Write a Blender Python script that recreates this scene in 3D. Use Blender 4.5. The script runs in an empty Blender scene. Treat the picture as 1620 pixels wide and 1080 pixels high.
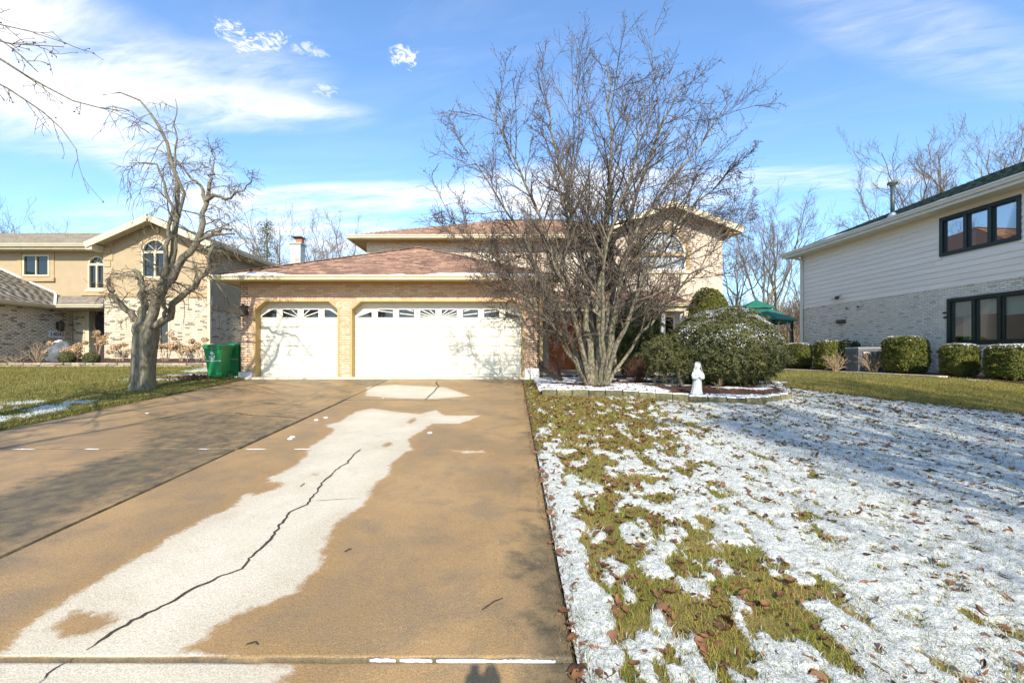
import bpy, math, random
import numpy as np
from mathutils import Vector, Matrix

# ------------------------------------------------------------------ camera, sky, sun, exposure
SC = bpy.context.scene
COL = SC.collection
CAMZ = 1.56
F = 720.0            # focal length in photo pixels (16 mm on 36 mm film, 1620 px wide)
cam_data = bpy.data.cameras.new('camera')
cam_data.lens = 16.0
cam_data.sensor_width = 36.0
cam_data.shift_y = 22.0 / 1620.0
cam_data.clip_start = 0.05
cam_data.clip_end = 2000.0
cam = bpy.data.objects.new('camera', cam_data)
COL.objects.link(cam)
cam.location = (0, 0, CAMZ)
cam.rotation_euler = (math.radians(90), 0, 0)
SC.camera = cam

SUN_EL, SUN_AZ = 34.0, 3.2      # sun behind the viewer, a little to the right
sun_dir = Vector((math.sin(math.radians(SUN_AZ)) * math.cos(math.radians(SUN_EL)),
                  -math.cos(math.radians(SUN_AZ)) * math.cos(math.radians(SUN_EL)),
                  math.sin(math.radians(SUN_EL))))
sd = bpy.data.lights.new('sun', 'SUN')
sd.energy = 4.4
sd.angle = math.radians(0.53)
sd.color = (1.0, 0.93, 0.80)
sun = bpy.data.objects.new('sun', sd)
COL.objects.link(sun)
sun.rotation_euler = (-sun_dir).to_track_quat('-Z', 'Y').to_euler()

SC.view_settings.view_transform = 'Standard'
SC.view_settings.look = 'None'
SC.view_settings.gamma = 1.0
SC.view_settings.use_curve_mapping = False
SC.view_settings.exposure = 0.83

world = bpy.data.worlds.new('World')
SC.world = world
world.use_nodes = True


class NT:
    """small node helper"""
    def __init__(self, tree):
        self.t = tree

    def n(self, typ, **kw):
        nd = self.t.nodes.new(typ)
        for k, v in kw.items():
            setattr(nd, k, v)
        return nd

    def link(self, a, b):
        self.t.links.new(a, b)

    def put(self, sock, v):
        if isinstance(v, bpy.types.NodeSocket):
            self.link(v, sock)
        else:
            sock.default_value = v

    def math(self, op, a, b=0.0, c=None, clamp=False):
        nd = self.n('ShaderNodeMath', operation=op, use_clamp=clamp)
        self.put(nd.inputs[0], a)
        self.put(nd.inputs[1], b)
        if c is not None:
            self.put(nd.inputs[2], c)
        return nd.outputs[0]

    def smooth(self, v, lo, hi, a=0.0, b=1.0):
        nd = self.n('ShaderNodeMapRange', interpolation_type='SMOOTHSTEP')
        self.put(nd.inputs['Value'], v)
        nd.inputs['From Min'].default_value = lo
        nd.inputs['From Max'].default_value = hi
        nd.inputs['To Min'].default_value = a
        nd.inputs['To Max'].default_value = b
        return nd.outputs['Result']

    def noise(self, vec, scale, detail=5.0, rough=0.55, dist=0.0):
        nd = self.n('ShaderNodeTexNoise')
        if vec is not None:
            self.link(vec, nd.inputs['Vector'])
        nd.inputs['Scale'].default_value = scale
        nd.inputs['Detail'].default_value = detail
        nd.inputs['Roughness'].default_value = rough
        nd.inputs['Distortion'].default_value = dist
        return nd.outputs['Fac']

    def mix(self, fac, a, b, blend='MIX'):
        nd = self.n('ShaderNodeMix', data_type='RGBA', blend_type=blend)
        self.put(nd.inputs[0], fac)
        self.put(nd.inputs[6], a if isinstance(a, bpy.types.NodeSocket) else c4(a))
        self.put(nd.inputs[7], b if isinstance(b, bpy.types.NodeSocket) else c4(b))
        return nd.outputs[2]


def c4(c):
    return (c[0], c[1], c[2], 1.0)


def make_sky():
    t = world.node_tree
    for nd in list(t.nodes):
        t.nodes.remove(nd)
    k = NT(t)
    sky = k.n('ShaderNodeTexSky', sky_type='NISHITA')
    sky.sun_disc = False
    sky.sun_elevation = math.radians(SUN_EL)
    sky.sun_rotation = math.radians(180.0 - SUN_AZ)
    sky.air_density = 1.0
    sky.dust_density = 0.5
    sky.ozone_density = 1.3
    tc = k.n('ShaderNodeTexCoord')
    sep = k.n('ShaderNodeSeparateXYZ')
    k.link(tc.outputs['Generated'], sep.inputs[0])
    x, y, z = sep.outputs
    # coordinates on a flat cloud layer, for the streaky texture of the cirrus
    zz = k.math('MAXIMUM', z, 0.06)
    cu = k.math('DIVIDE', x, zz)
    cv = k.math('DIVIDE', y, zz)
    comb = k.n('ShaderNodeCombineXYZ')
    k.link(k.math('MULTIPLY', cu, 0.55), comb.inputs[0])
    k.link(k.math('MULTIPLY_ADD', cu, 0.35, k.math('MULTIPLY', cv, 1.5)), comb.inputs[1])
    wisp = k.noise(comb.outputs[0], 1.7, 8.0, 0.62, 0.6)
    comb2 = k.n('ShaderNodeCombineXYZ')
    k.link(cu, comb2.inputs[0])
    k.link(cv, comb2.inputs[1])
    fine = k.noise(comb.outputs[0], 5.5, 7.0, 0.65, 0.9)
    puff = k.noise(comb2.outputs[0], 30.0, 7.0, 0.66, 1.2)
    # bearing / height of the single clouds of this sky (north side)
    yy = k.math('MAXIMUM', y, 0.08)
    p = k.math('DIVIDE', x, yy)
    q = k.math('DIVIDE', z, yy)
    front = k.smooth(y, 0.1, 0.3)

    def blob(px, py, ax, ay, rot, dens, tex, lo, hi):
        p0, q0 = (px - 810) / F, (562 - py) / F
        c, s = math.cos(math.radians(rot)), math.sin(math.radians(rot))
        dp = k.math('SUBTRACT', p, p0)
        dq = k.math('SUBTRACT', q, q0)
        a = k.math('MULTIPLY_ADD', dp, c / (ax / F), k.math('MULTIPLY', dq, s / (ax / F)))
        b = k.math('MULTIPLY_ADD', dq, c / (ay / F), k.math('MULTIPLY', dp, -s / (ay / F)))
        e = k.math('ADD', k.math('MULTIPLY', a, a), k.math('MULTIPLY', b, b))
        m = k.smooth(e, 0.0, 1.0, 1.0, 0.0)
        # fibres for the cirrus, broken edges for the small puffs
        if tex is puff:
            v = k.math('ADD', m, k.math('MULTIPLY_ADD', tex, 4.4, -2.2))
            return k.math('MULTIPLY', k.math('MULTIPLY', k.smooth(v, 0.45, 1.5), k.smooth(e, 0.3, 1.0, 1.0, 0.0)), dens, clamp=True)
        fib = k.math('ADD', k.math('MULTIPLY', k.smooth(tex, 0.36, 0.68), 0.75), k.math('MULTIPLY', k.smooth(fine, 0.35, 0.7), 0.45))
        return k.math('MULTIPLY', k.math('MULTIPLY', k.math('ADD', fib, 0.10), m), dens, clamp=True)

    bl = [
        (70, 110, 320, 160, -12, 0.92, wisp, 0, 0),
        (215, 215, 250, 85, -38, 0.88, wisp, 0, 0),
        (345, 172, 290, 44, -3, 0.95, wisp, 0, 0),
        (330, 120, 240, 70, 0, 0.5, wisp, 0, 0),
        (20, 5, 180, 60, 20, 0.9, wisp, 0, 0),
        (545, 314, 280, 32, 2, 1.0, wisp, 0, 0),
        (430, 390, 300, 80, 6, 0.9, wisp, 0, 0),
        (250, 350, 280, 60, 5, 0.4, wisp, 0, 0),
        (366, 50, 44, 26, -30, 0.8, puff, 0, 0),
        (414, 68, 62, 26, 8, 0.9, puff, 0, 0),
        (640, 90, 34, 27, -20, 1.0, puff, 0, 0),
        (490, 80, 46, 18, -10, 0.5, puff, 0, 0),
        (515, 142, 28, 18, 0, 0.5, puff, 0, 0),
        (1310, 281, 230, 24, 1, 0.95, wisp, 0, 0),
        (870, 305, 240, 60, 5, 0.95, wisp, 0, 0),
        (1480, 60, 330, 90, -15, 0.35, wisp, 0, 0),
        (1060, 300, 200, 45, 0, 0.6, wisp, 0, 0),
    ]
    total = None
    for b in bl:
        o = blob(*b)
        inv = k.math('SUBTRACT', 1.0, o)
        total = inv if total is None else k.math('MULTIPLY', total, inv)
    cov = k.math('MULTIPLY', k.math('SUBTRACT', 1.0, total), front)
    # thin cirrus over the rest of the sky, denser behind for added fill light
    rest = k.math('MULTIPLY', k.smooth(wisp, 0.42, 0.75), k.math('MULTIPLY_ADD', front, -0.5, 0.6))
    rest = k.math('MULTIPLY', rest, k.smooth(z, 0.02, 0.2))
    cov = k.math('MAXIMUM', cov, rest)
    tint = k.mix(1.0, sky.outputs[0], (0.79, 0.99, 1.17), 'MULTIPLY')
    col = k.mix(cov, tint, (4.75, 4.8, 4.95))
    bg = k.n('ShaderNodeBackground')
    bg.inputs['Strength'].default_value = 0.15
    k.link(col, bg.inputs['Color'])
    out = k.n('ShaderNodeOutputWorld')
    k.link(bg.outputs[0], out.inputs['Surface'])


make_sky()

# ------------------------------------------------------------------ helpers
RNG = np.random.default_rng(7)
OFF = {}


def P(px, py, Y):
    """photo pixel at depth Y -> point of the place"""
    return Vector(((px - 810) / F * Y, Y, CAMZ + (562 - py) / F * Y))


def smoothstep(a, b, x):
    t = np.clip((x - a) / (b - a), 0, 1)
    return t * t * (3 - 2 * t)


def gz(x, y):
    """height of the ground"""
    x = np.asarray(x, float)
    y = np.asarray(y, float)
    base = 0.071 * np.clip(y, -3.0, 12.9)
    left = 0.071 * np.clip(y - 12.9, 0, 5.4)
    w = smoothstep(-7.6, -9.0, x)
    return base + left * w


def gzf(x, y):
    return float(gz(x, y))


def hash2(ix, iy, seed):
    h = (ix.astype(np.int64) * 374761393 + iy.astype(np.int64) * 668265263 + seed * 144665) & 0x7fffffff
    h = ((h ^ (h >> 13)) * 1274126177) & 0x7fffffff
    return ((h ^ (h >> 16)) & 0xffff) / 65535.0


def vnoise(x, y, seed=0):
    xi = np.floor(x)
    yi = np.floor(y)
    fx = x - xi
    fy = y - yi
    fx = fx * fx * (3 - 2 * fx)
    fy = fy * fy * (3 - 2 * fy)
    a = hash2(xi, yi, seed)
    b = hash2(xi + 1, yi, seed)
    c = hash2(xi, yi + 1, seed)
    d = hash2(xi + 1, yi + 1, seed)
    return (a * (1 - fx) + b * fx) * (1 - fy) + (c * (1 - fx) + d * fx) * fy


def fbm(x, y, seed=0, oct=4):
    s = 0
    a = 0.5
    n = 0
    for i in range(oct):
        s = s + a * vnoise(x * 2 ** i + 17.3 * i, y * 2 ** i + 9.1 * i, seed + i)
        n += a
        a *= 0.5
    return s / n


def link(o, parent=None, kind=None):
    COL.objects.link(o)
    if parent is not None:
        o.parent = parent
        o.location = o.location - OFF.get(parent.name, Vector((0, 0, 0)))
    if kind:
        o['kind'] = kind
    return o


def tag(o, label=None, cat=None, group=None, kind=None):
    if label:
        o['label'] = label
    if cat:
        o['category'] = cat
    if group:
        o['group'] = group
    if kind:
        o['kind'] = kind
    return o


def root(name, label, cat, loc=(0, 0, 0), group=None, local=False):
    o = bpy.data.objects.new(name, None)
    o.empty_display_size = 0.2
    o.location = loc
    COL.objects.link(o)
    OFF[o.name] = Vector((0, 0, 0)) if local else Vector(loc)
    return tag(o, label, cat, group)


def structure(name, loc=(0, 0, 0)):
    o = bpy.data.objects.new(name, None)
    COL.objects.link(o)
    o.location = loc
    OFF[o.name] = Vector(loc)
    o['kind'] = 'structure'
    return o


def np_mesh(name, V, faces, smooth=False, attrs=None):
    """faces: list of arrays (n,k)"""
    me = bpy.data.meshes.new(name)
    V = np.ascontiguousarray(V, dtype=np.float32).reshape(-1, 3)
    if not isinstance(faces, (list, tuple)):
        faces = [faces]
    faces = [np.asarray(f, dtype=np.int32) for f in faces if len(f)]
    me.vertices.add(len(V))
    me.vertices.foreach_set('co', V.ravel())
    nl = sum(f.size for f in faces)
    npoly = sum(len(f) for f in faces)
    me.loops.add(nl)
    me.loops.foreach_set('vertex_index', np.concatenate([f.ravel() for f in faces]))
    me.polygons.add(npoly)
    tot = np.concatenate([np.full(len(f), f.shape[1], np.int32) for f in faces])
    st = np.concatenate([[0], np.cumsum(tot)[:-1]]).astype(np.int32)
    me.polygons.foreach_set('loop_start', st)
    me.polygons.foreach_set('loop_total', tot)
    if smooth:
        me.polygons.foreach_set('use_smooth', np.ones(npoly, bool))
    me.update(calc_edges=True)
    if attrs:
        for k, v in attrs.items():
            a = me.attributes.new(k, 'FLOAT', 'POINT')
            a.data.foreach_set('value', np.asarray(v, np.float32))
    me.validate()
    return me


def add_mesh(name, me, m, parent=None, kind=None):
    o = bpy.data.objects.new(name, me)
    if m is not None and not me.materials:
        me.materials.append(m)
    return link(o, parent, kind)


class Frame:
    """wall plane: O + u*U + z*Zaxis + d*N"""
    def __init__(self, O, U, N):
        self.O = Vector(O)
        self.U = Vector(U).normalized()
        self.N = Vector(N).normalized()

    def __call__(self, u, z, d=0.0):
        p = self.O + self.U * u + self.N * d
        return Vector((p.x, p.y, z))


class MB:
    def __init__(self):
        self.v = []
        self.f = []

    def add(self, vs, fs):
        b = len(self.v)
        self.v += [tuple(p) for p in vs]
        self.f += [tuple(i + b for i in f) for f in fs]
        return self

    def box(self, x0, x1, y0, y1, z0, z1):
        vs = [(x0, y0, z0), (x1, y0, z0), (x1, y1, z0), (x0, y1, z0),
              (x0, y0, z1), (x1, y0, z1), (x1, y1, z1), (x0, y1, z1)]
        return self.add(vs, BOXF)

    def fbox(self, fr, u0, u1, z0, z1, d0, d1):
        vs = [fr(u0, z0, d1), fr(u1, z0, d1), fr(u1, z0, d0), fr(u0, z0, d0),
              fr(u0, z1, d1), fr(u1, z1, d1), fr(u1, z1, d0), fr(u0, z1, d0)]
        return self.add(vs, BOXF)

    def bar(self, a, b, w, h, up=(0, 0, 1)):
        a = Vector(a)
        b = Vector(b)
        t = (b - a).normalized()
        s = t.cross(Vector(up))
        if s.length < 1e-4:
            s = t.cross(Vector((0, 1, 0)))
        s.normalize()
        q = s.cross(t).normalized()
        s = s * w / 2
        q = q * h / 2
        vs = [a - s - q, a + s - q, a + s + q, a - s + q, b - s - q, b + s - q, b + s + q, b - s + q]
        return self.add(vs, [(0, 3, 2, 1), (4, 5, 6, 7), (0, 1, 5, 4), (1, 2, 6, 5), (2, 3, 7, 6), (3, 0, 4, 7)])

    def prism(self, fr, pts, d0, d1):
        n = len(pts)
        vs = [fr(u, z, d0) for u, z in pts] + [fr(u, z, d1) for u, z in pts]
        fs = [tuple(range(n))[::-1], tuple(range(n, 2 * n))]
        fs += [(i, (i + 1) % n, n + (i + 1) % n, n + i) for i in range(n)]
        return self.add(vs, fs)

    def ring(self, fr, inner, outer, d0, d1, closed=True):
        n = len(inner)
        vs = []
        for d in (d0, d1):
            vs += [fr(u, z, d) for u, z in inner] + [fr(u, z, d) for u, z in outer]
        fs = []
        for i in range(n if closed else n - 1):
            j = (i + 1) % n
            a, b, c, e = i, j, n + j, n + i
            fs += [(a, e, c, b), (2 * n + a, 2 * n + b, 2 * n + c, 2 * n + e),
                   (a, b, 2 * n + b, 2 * n + a), (e, 2 * n + e, 2 * n + c, c)]
        if not closed:
            for i in (0, n - 1):
                fs.append((i, n + i, 3 * n + i, 2 * n + i))
        return self.add(vs, fs)

    def tube(self, pts, rad, n=8, cap=True):
        pts = [Vector(p) for p in pts]
        if not hasattr(rad, '__len__'):
            rad = [rad] * len(pts)
        vs = []
        ref = None
        for i, p in enumerate(pts):
            t = (pts[min(i + 1, len(pts) - 1)] - pts[max(i - 1, 0)]).normalized()
            if ref is None:
                ref = t.orthogonal().normalized()
            ref = (ref - t * ref.dot(t)).normalized()
            b = t.cross(ref)
            for k in range(n):
                a = 2 * math.pi * k / n
                vs.append(p + (ref * math.cos(a) + b * math.sin(a)) * rad[i])
        fs = []
        for i in range(len(pts) - 1):
            for k in range(n):
                k2 = (k + 1) % n
                fs.append((i * n + k, i * n + k2, (i + 1) * n + k2, (i + 1) * n + k))
        if cap:
            fs.append(tuple(range(n))[::-1])
            m = (len(pts) - 1) * n
            fs.append(tuple(range(m, m + n)))
        return self.add(vs, fs)

    def lathe(self, prof, c=(0, 0, 0), n=16, sx=1.0, sy=1.0):
        vs = []
        for r, z in prof:
            for k in range(n):
                a = 2 * math.pi * k / n
                vs.append((c[0] + r * math.cos(a) * sx, c[1] + r * math.sin(a) * sy, c[2] + z))
        fs = []
        for i in range(len(prof) - 1):
            for k in range(n):
                k2 = (k + 1) % n
                fs.append((i * n + k, i * n + k2, (i + 1) * n + k2, (i + 1) * n + k))
        fs.append(tuple(range(n))[::-1])
        m = (len(prof) - 1) * n
        fs.append(tuple(range(m, m + n)))
        return self.add(vs, fs)

    def build(self, name, m, parent=None, kind=None, smooth=False, bevel=0.0):
        me = bpy.data.meshes.new(name)
        me.from_pydata(self.v, [], self.f)
        me.update()
        if smooth:
            me.polygons.foreach_set('use_smooth', [True] * len(me.polygons))
        o = add_mesh(name, me, m, parent, kind)
        if bevel:
            b = o.modifiers.new('bevel', 'BEVEL')
            b.width = bevel
            b.segments = 2
            b.limit_method = 'ANGLE'
        return o


BOXF = [(0, 1, 5, 4), (1, 2, 6, 5), (2, 3, 7, 6), (3, 0, 4, 7), (4, 5, 6, 7), (3, 2, 1, 0)]
# brick: unit piece, u 0..1, depth 0..1 (out of the wall), z 0..1; chamfered face, no back
b_ = 0.06
UNIT_BRICK = (np.array([(0, 0, 0), (1, 0, 0), (1, 0, 1), (0, 0, 1),
                        (b_ * .5, 1, b_), (1 - b_ * .5, 1, b_), (1 - b_ * .5, 1, 1 - b_), (b_ * .5, 1, 1 - b_)], float),
              np.array([(4, 5, 6, 7), (0, 1, 5, 4), (1, 2, 6, 5), (2, 3, 7, 6), (3, 0, 4, 7)]))
# shingle tab: u 0..1, v 0..1 up the slope, n: thick at the lower edge
UNIT_TAB = (np.array([(0, 0, 0), (1, 0, 0), (1, 1, 0.0), (0, 1, 0.0), (0, 0, 1), (1, 0, 1), (1, 1, 0.15), (0, 1, 0.15)], float),
            np.array([(4, 5, 6, 7), (0, 1, 5, 4), (1, 2, 6, 5), (3, 0, 4, 7)]))


def pieces(unit, mats, name, m, parent, limit=300, rest_name=None, nested=True):
    """alike pieces: the `limit` that show largest are objects sharing one mesh, the rest one mesh of real geometry"""
    mats = np.asarray(mats, float)
    if not len(mats):
        return
    V, Fc = unit
    c = mats[:, :3, 3] + 0.5 * mats[:, :3, 0] + 0.5 * mats[:, :3, 2]
    px = c[:, 0] / np.maximum(c[:, 1], 0.1)
    py = (c[:, 2] - CAMZ) / np.maximum(c[:, 1], 0.1)
    size = np.linalg.norm(mats[:, :3, 0], axis=1) / np.maximum(c[:, 1], 0.1)
    size = np.where((abs(px) < 1.12) & (c[:, 1] > 0.5), size, size * 1e-3)
    order = np.argsort(-size + RNG.random(len(size)) * 1e-5)
    first, rest = order[:limit], order[limit:]
    if len(first):
        me = np_mesh(name, V, Fc)
        me.materials.append(m)
        off = OFF.get(parent.name, Vector((0, 0, 0)))
        T = Matrix.Translation(-off)
        for i in first:
            o = bpy.data.objects.new(name, me)
            o.parent = parent
            o.matrix_basis = T @ Matrix(mats[i].tolist())
            COL.objects.link(o)
    if len(rest):
        M3 = mats[rest]
        W = np.einsum('bij,vj->bvi', M3[:, :3, :3], V) + M3[:, None, :3, 3]
        n = len(V)
        FF = (Fc[None] + (np.arange(len(rest)) * n)[:, None, None]).reshape(-1, Fc.shape[1])
        add_mesh(rest_name or name, np_mesh(name, W.reshape(-1, 3), FF), m, parent, 'stuff')


def mat4(o, a, b, c):
    M_ = np.eye(4)
    M_[:3, 0] = a
    M_[:3, 1] = b
    M_[:3, 2] = c
    M_[:3, 3] = o
    return M_


def clip_iv(iv, a, b):
    """remove [a,b] from intervals"""
    out = []
    for s, e in iv:
        if b <= s or a >= e:
            out.append((s, e))
            continue
        if a > s:
            out.append((s, a))
        if b < e:
            out.append((b, e))
    return out


def free_fn(u0, u1, holes=(), gable=None):
    """gable=(uc, zpeak, slope): wall narrows above"""
    def f(z):
        a, b = u0, u1
        if gable:
            h = max(0.0, gable[1] - z) / gable[2]
            a, b = max(a, gable[0] - h), min(b, gable[0] + h)
        if b - a < 0.02:
            return []
        iv = [(a, b)]
        for h in holes:
            r = h(z)
            if r:
                iv = clip_iv(iv, *r)
        return [i for i in iv if i[1] - i[0] > 0.02]
    return f


def rect_hole(a, b, z0, z1):
    return lambda z: (a, b) if z0 < z < z1 else None


def arch_hole(uc, hw, z0, zs, r):
    def f(z):
        if z0 < z <= zs:
            return (uc - hw, uc + hw)
        if zs < z < zs + r:
            h = hw * math.sqrt(max(0, 1 - ((z - zs) / r) ** 2))
            return (uc - h, uc + h)
    return f


def chamfer_hole(a, b, z0, z1, cu, cz):
    def f(z):
        if not z0 < z < z1:
            return None
        k = max(0.0, (z - (z1 - cz)) / cz) * cu
        return (a + k, b - k)
    return f


def backing(fr, free, z0, z1, dz, thick, name, m, parent):
    """merge equal strips into plain boxes"""
    mb = MB()
    n = max(1, round((z1 - z0) / dz))
    h = (z1 - z0) / n
    run = []
    for i in range(n):
        iv = [(round(a, 4), round(b, 4)) for a, b in free(z0 + (i + .5) * h)]
        if run and run[-1][0] == iv:
            run[-1][2] = z0 + (i + 1) * h
        else:
            run.append([iv, z0 + i * h, z0 + (i + 1) * h])
    for iv, a, b in run:
        for s, e in iv:
            mb.fbox(fr, s, e, a, b, -thick, 0)
    return mb.build(name, m, parent)


def bricks(fr, free, z0, z1, m, parent, limit, bl=0.203, bh=0.0677, joint=0.011, depth=0.009, name='brick', rest='brickwork'):
    n = max(1, round((z1 - z0) / bh))
    h = (z1 - z0) / n
    U = np.array(fr.U)
    N = np.array(fr.N)
    mats = []
    for i in range(n):
        zc = z0 + (i + .5) * h
        off = (i % 2) * bl * 0.5
        for a, b in free(zc):
            k = math.floor((a - off) / bl)
            while k * bl + off < b:
                s, e = max(a, k * bl + off), min(b, (k + 1) * bl + off)
                k += 1
                if e - s < 0.04:
                    continue
                d = depth * (0.75 + 0.5 * RNG.random())
                o = np.array(fr(s + joint / 2, z0 + i * h + joint / 2, 0.0))
                mats.append(mat4(o, U * (e - s - joint), N * d, np.array([0, 0, h - joint])))
    pieces(UNIT_BRICK, mats, name, m, parent, limit, rest)


def roof_plane(pts, m_base, m_tab, parent, name='roof_plane', thick=0.06, tabs=True, limit=0, pitch=0.16, tw=0.32):
    """planar roof surface with real shingle tabs; pts[0]->pts[1] runs along the eave"""
    p = [Vector(q) for q in pts]
    U = (p[1] - p[0]).normalized()
    N = None
    for i in range(2, len(p)):
        c = U.cross(p[i] - p[0])
        if c.length > 0.05:
            N = c.normalized()
            break
    if N.z < 0:
        N = -N
    V = N.cross(U)
    if V.z < 0:
        V = -V
    O = p[0]
    uv = [((q - O).dot(U), (q - O).dot(V)) for q in p]
    n = len(p)
    mb = MB()
    vs = list(p) + [q - N * thick for q in p]
    fs = [tuple(range(n)), tuple(range(n, 2 * n))[::-1]] + [(i, n + i, n + (i + 1) % n, (i + 1) % n) for i in range(n)]
    mb.add(vs, fs)
    o = mb.build(name, m_base, parent)
    if not tabs:
        return o
    vmax = max(b for _, b in uv)
    rows = int(vmax / pitch)
    mats = []
    Un, Vn, Nn = np.array(U), np.array(V), np.array(N)
    On = np.array(O)
    for r in range(rows):
        v = r * pitch
        vm = v + pitch * 0.5
        xs = []
        for i in range(n):
            (u0, v0), (u1, v1) = uv[i], uv[(i + 1) % n]
            if (v0 - vm) * (v1 - vm) < 0:
                xs.append(u0 + (u1 - u0) * (vm - v0) / (v1 - v0))
        xs.sort()
        for a, b in zip(xs[::2], xs[1::2]):
            u = a - RNG.random() * tw
            while u < b:
                w = tw * (0.75 + 0.5 * RNG.random())
                s, e = max(u, a), min(u + w, b)
                u += w
                if e - s < 0.05:
                    continue
                t = 0.010 + 0.012 * RNG.random()
                o3 = On + Un * (s + .003) + Vn * (v - 0.01 * RNG.random()) + Nn * 0.002
                mats.append(mat4(o3, Un * (e - s - .006), Vn * pitch * 1.12, Nn * t))
    pieces(UNIT_TAB, mats, 'shingle', m_tab, o if limit == 0 else o, limit, 'shingles')
    return o


def copy_tree(o, parent=None):
    c = o.copy()
    COL.objects.link(c)
    OFF[c.name] = OFF.get(o.name, Vector((0, 0, 0)))
    if parent is not None:
        c.parent = parent
    for ch in list(o.children):
        copy_tree(ch, c)
    return c

# ------------------------------------------------------------------ materials
def new_mat(name):
    m = bpy.data.materials.new(name)
    m.use_nodes = True
    k = NT(m.node_tree)
    bs = m.node_tree.nodes['Principled BSDF']
    return m, k, bs


def piece_random(k):
    g = k.n('ShaderNodeNewGeometry')
    oi = k.n('ShaderNodeObjectInfo')
    s = k.math('ADD', g.outputs['Random Per Island'], oi.outputs['Random'])
    return k.math('FRACT', s)


def M(name, col, col2=None, scale=6.0, rough=0.8, bump=0.0, bscale=40.0, var=0.0, palette=None,
      metallic=0.0, spec=0.3, dirt=None, dscale=1.2, stretch=None, lo=0.3, hi=0.7):
    m, k, bs = new_mat(name)
    geo = k.n('ShaderNodeNewGeometry')
    pos = geo.outputs['Position']
    if stretch:
        mp = k.n('ShaderNodeMapping')
        mp.inputs['Scale'].default_value = stretch
        k.link(pos, mp.inputs['Vector'])
        pos = mp.outputs[0]
    c = None
    if palette:
        r = piece_random(k)
        cr = k.n('ShaderNodeValToRGB')
        cr.color_ramp.interpolation = 'CONSTANT'
        el = cr.color_ramp.elements
        while len(el) < len(palette):
            el.new(0.5)
        for e, (p_, cc) in zip(el, palette):
            e.position = p_
            e.color = c4(cc)
        k.link(r, cr.inputs[0])
        c = cr.outputs[0]
    if c is None:
        if col2 is None:
            col2 = tuple(v * 0.8 for v in col)
        f = k.smooth(k.noise(pos, scale), lo, hi)
        c = k.mix(f, col, col2)
    elif col2 is not None:
        f = k.smooth(k.noise(pos, scale), lo, hi, 0, 0.5)
        c = k.mix(f, c, col2)
    if var:
        r = piece_random(k)
        hsv = k.n('ShaderNodeHueSaturation')
        k.link(k.math('MULTIPLY_ADD', r, 2 * var, 1 - var), hsv.inputs['Value'])
        k.link(c, hsv.inputs['Color'])
        c = hsv.outputs[0]
    if dirt:
        f = k.smooth(k.noise(pos, dscale, 6), 0.5, 0.75, 0, 0.7)
        c = k.mix(f, c, dirt)
    k.link(c, bs.inputs['Base Color'])
    bs.inputs['Roughness'].default_value = rough
    bs.inputs['Metallic'].default_value = metallic
    bs.inputs['Specular IOR Level'].default_value = spec
    if bump:
        bn = k.n('ShaderNodeBump')
        bn.inputs['Strength'].default_value = bump
        bn.inputs['Distance'].default_value = 0.01
        k.link(k.noise(pos, bscale, 6, 0.65), bn.inputs['Height'])
        k.link(bn.outputs[0], bs.inputs['Normal'])
    return m


def attr(k, name):
    a = k.n('ShaderNodeAttribute', attribute_name=name)
    return a.outputs['Fac']


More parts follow.
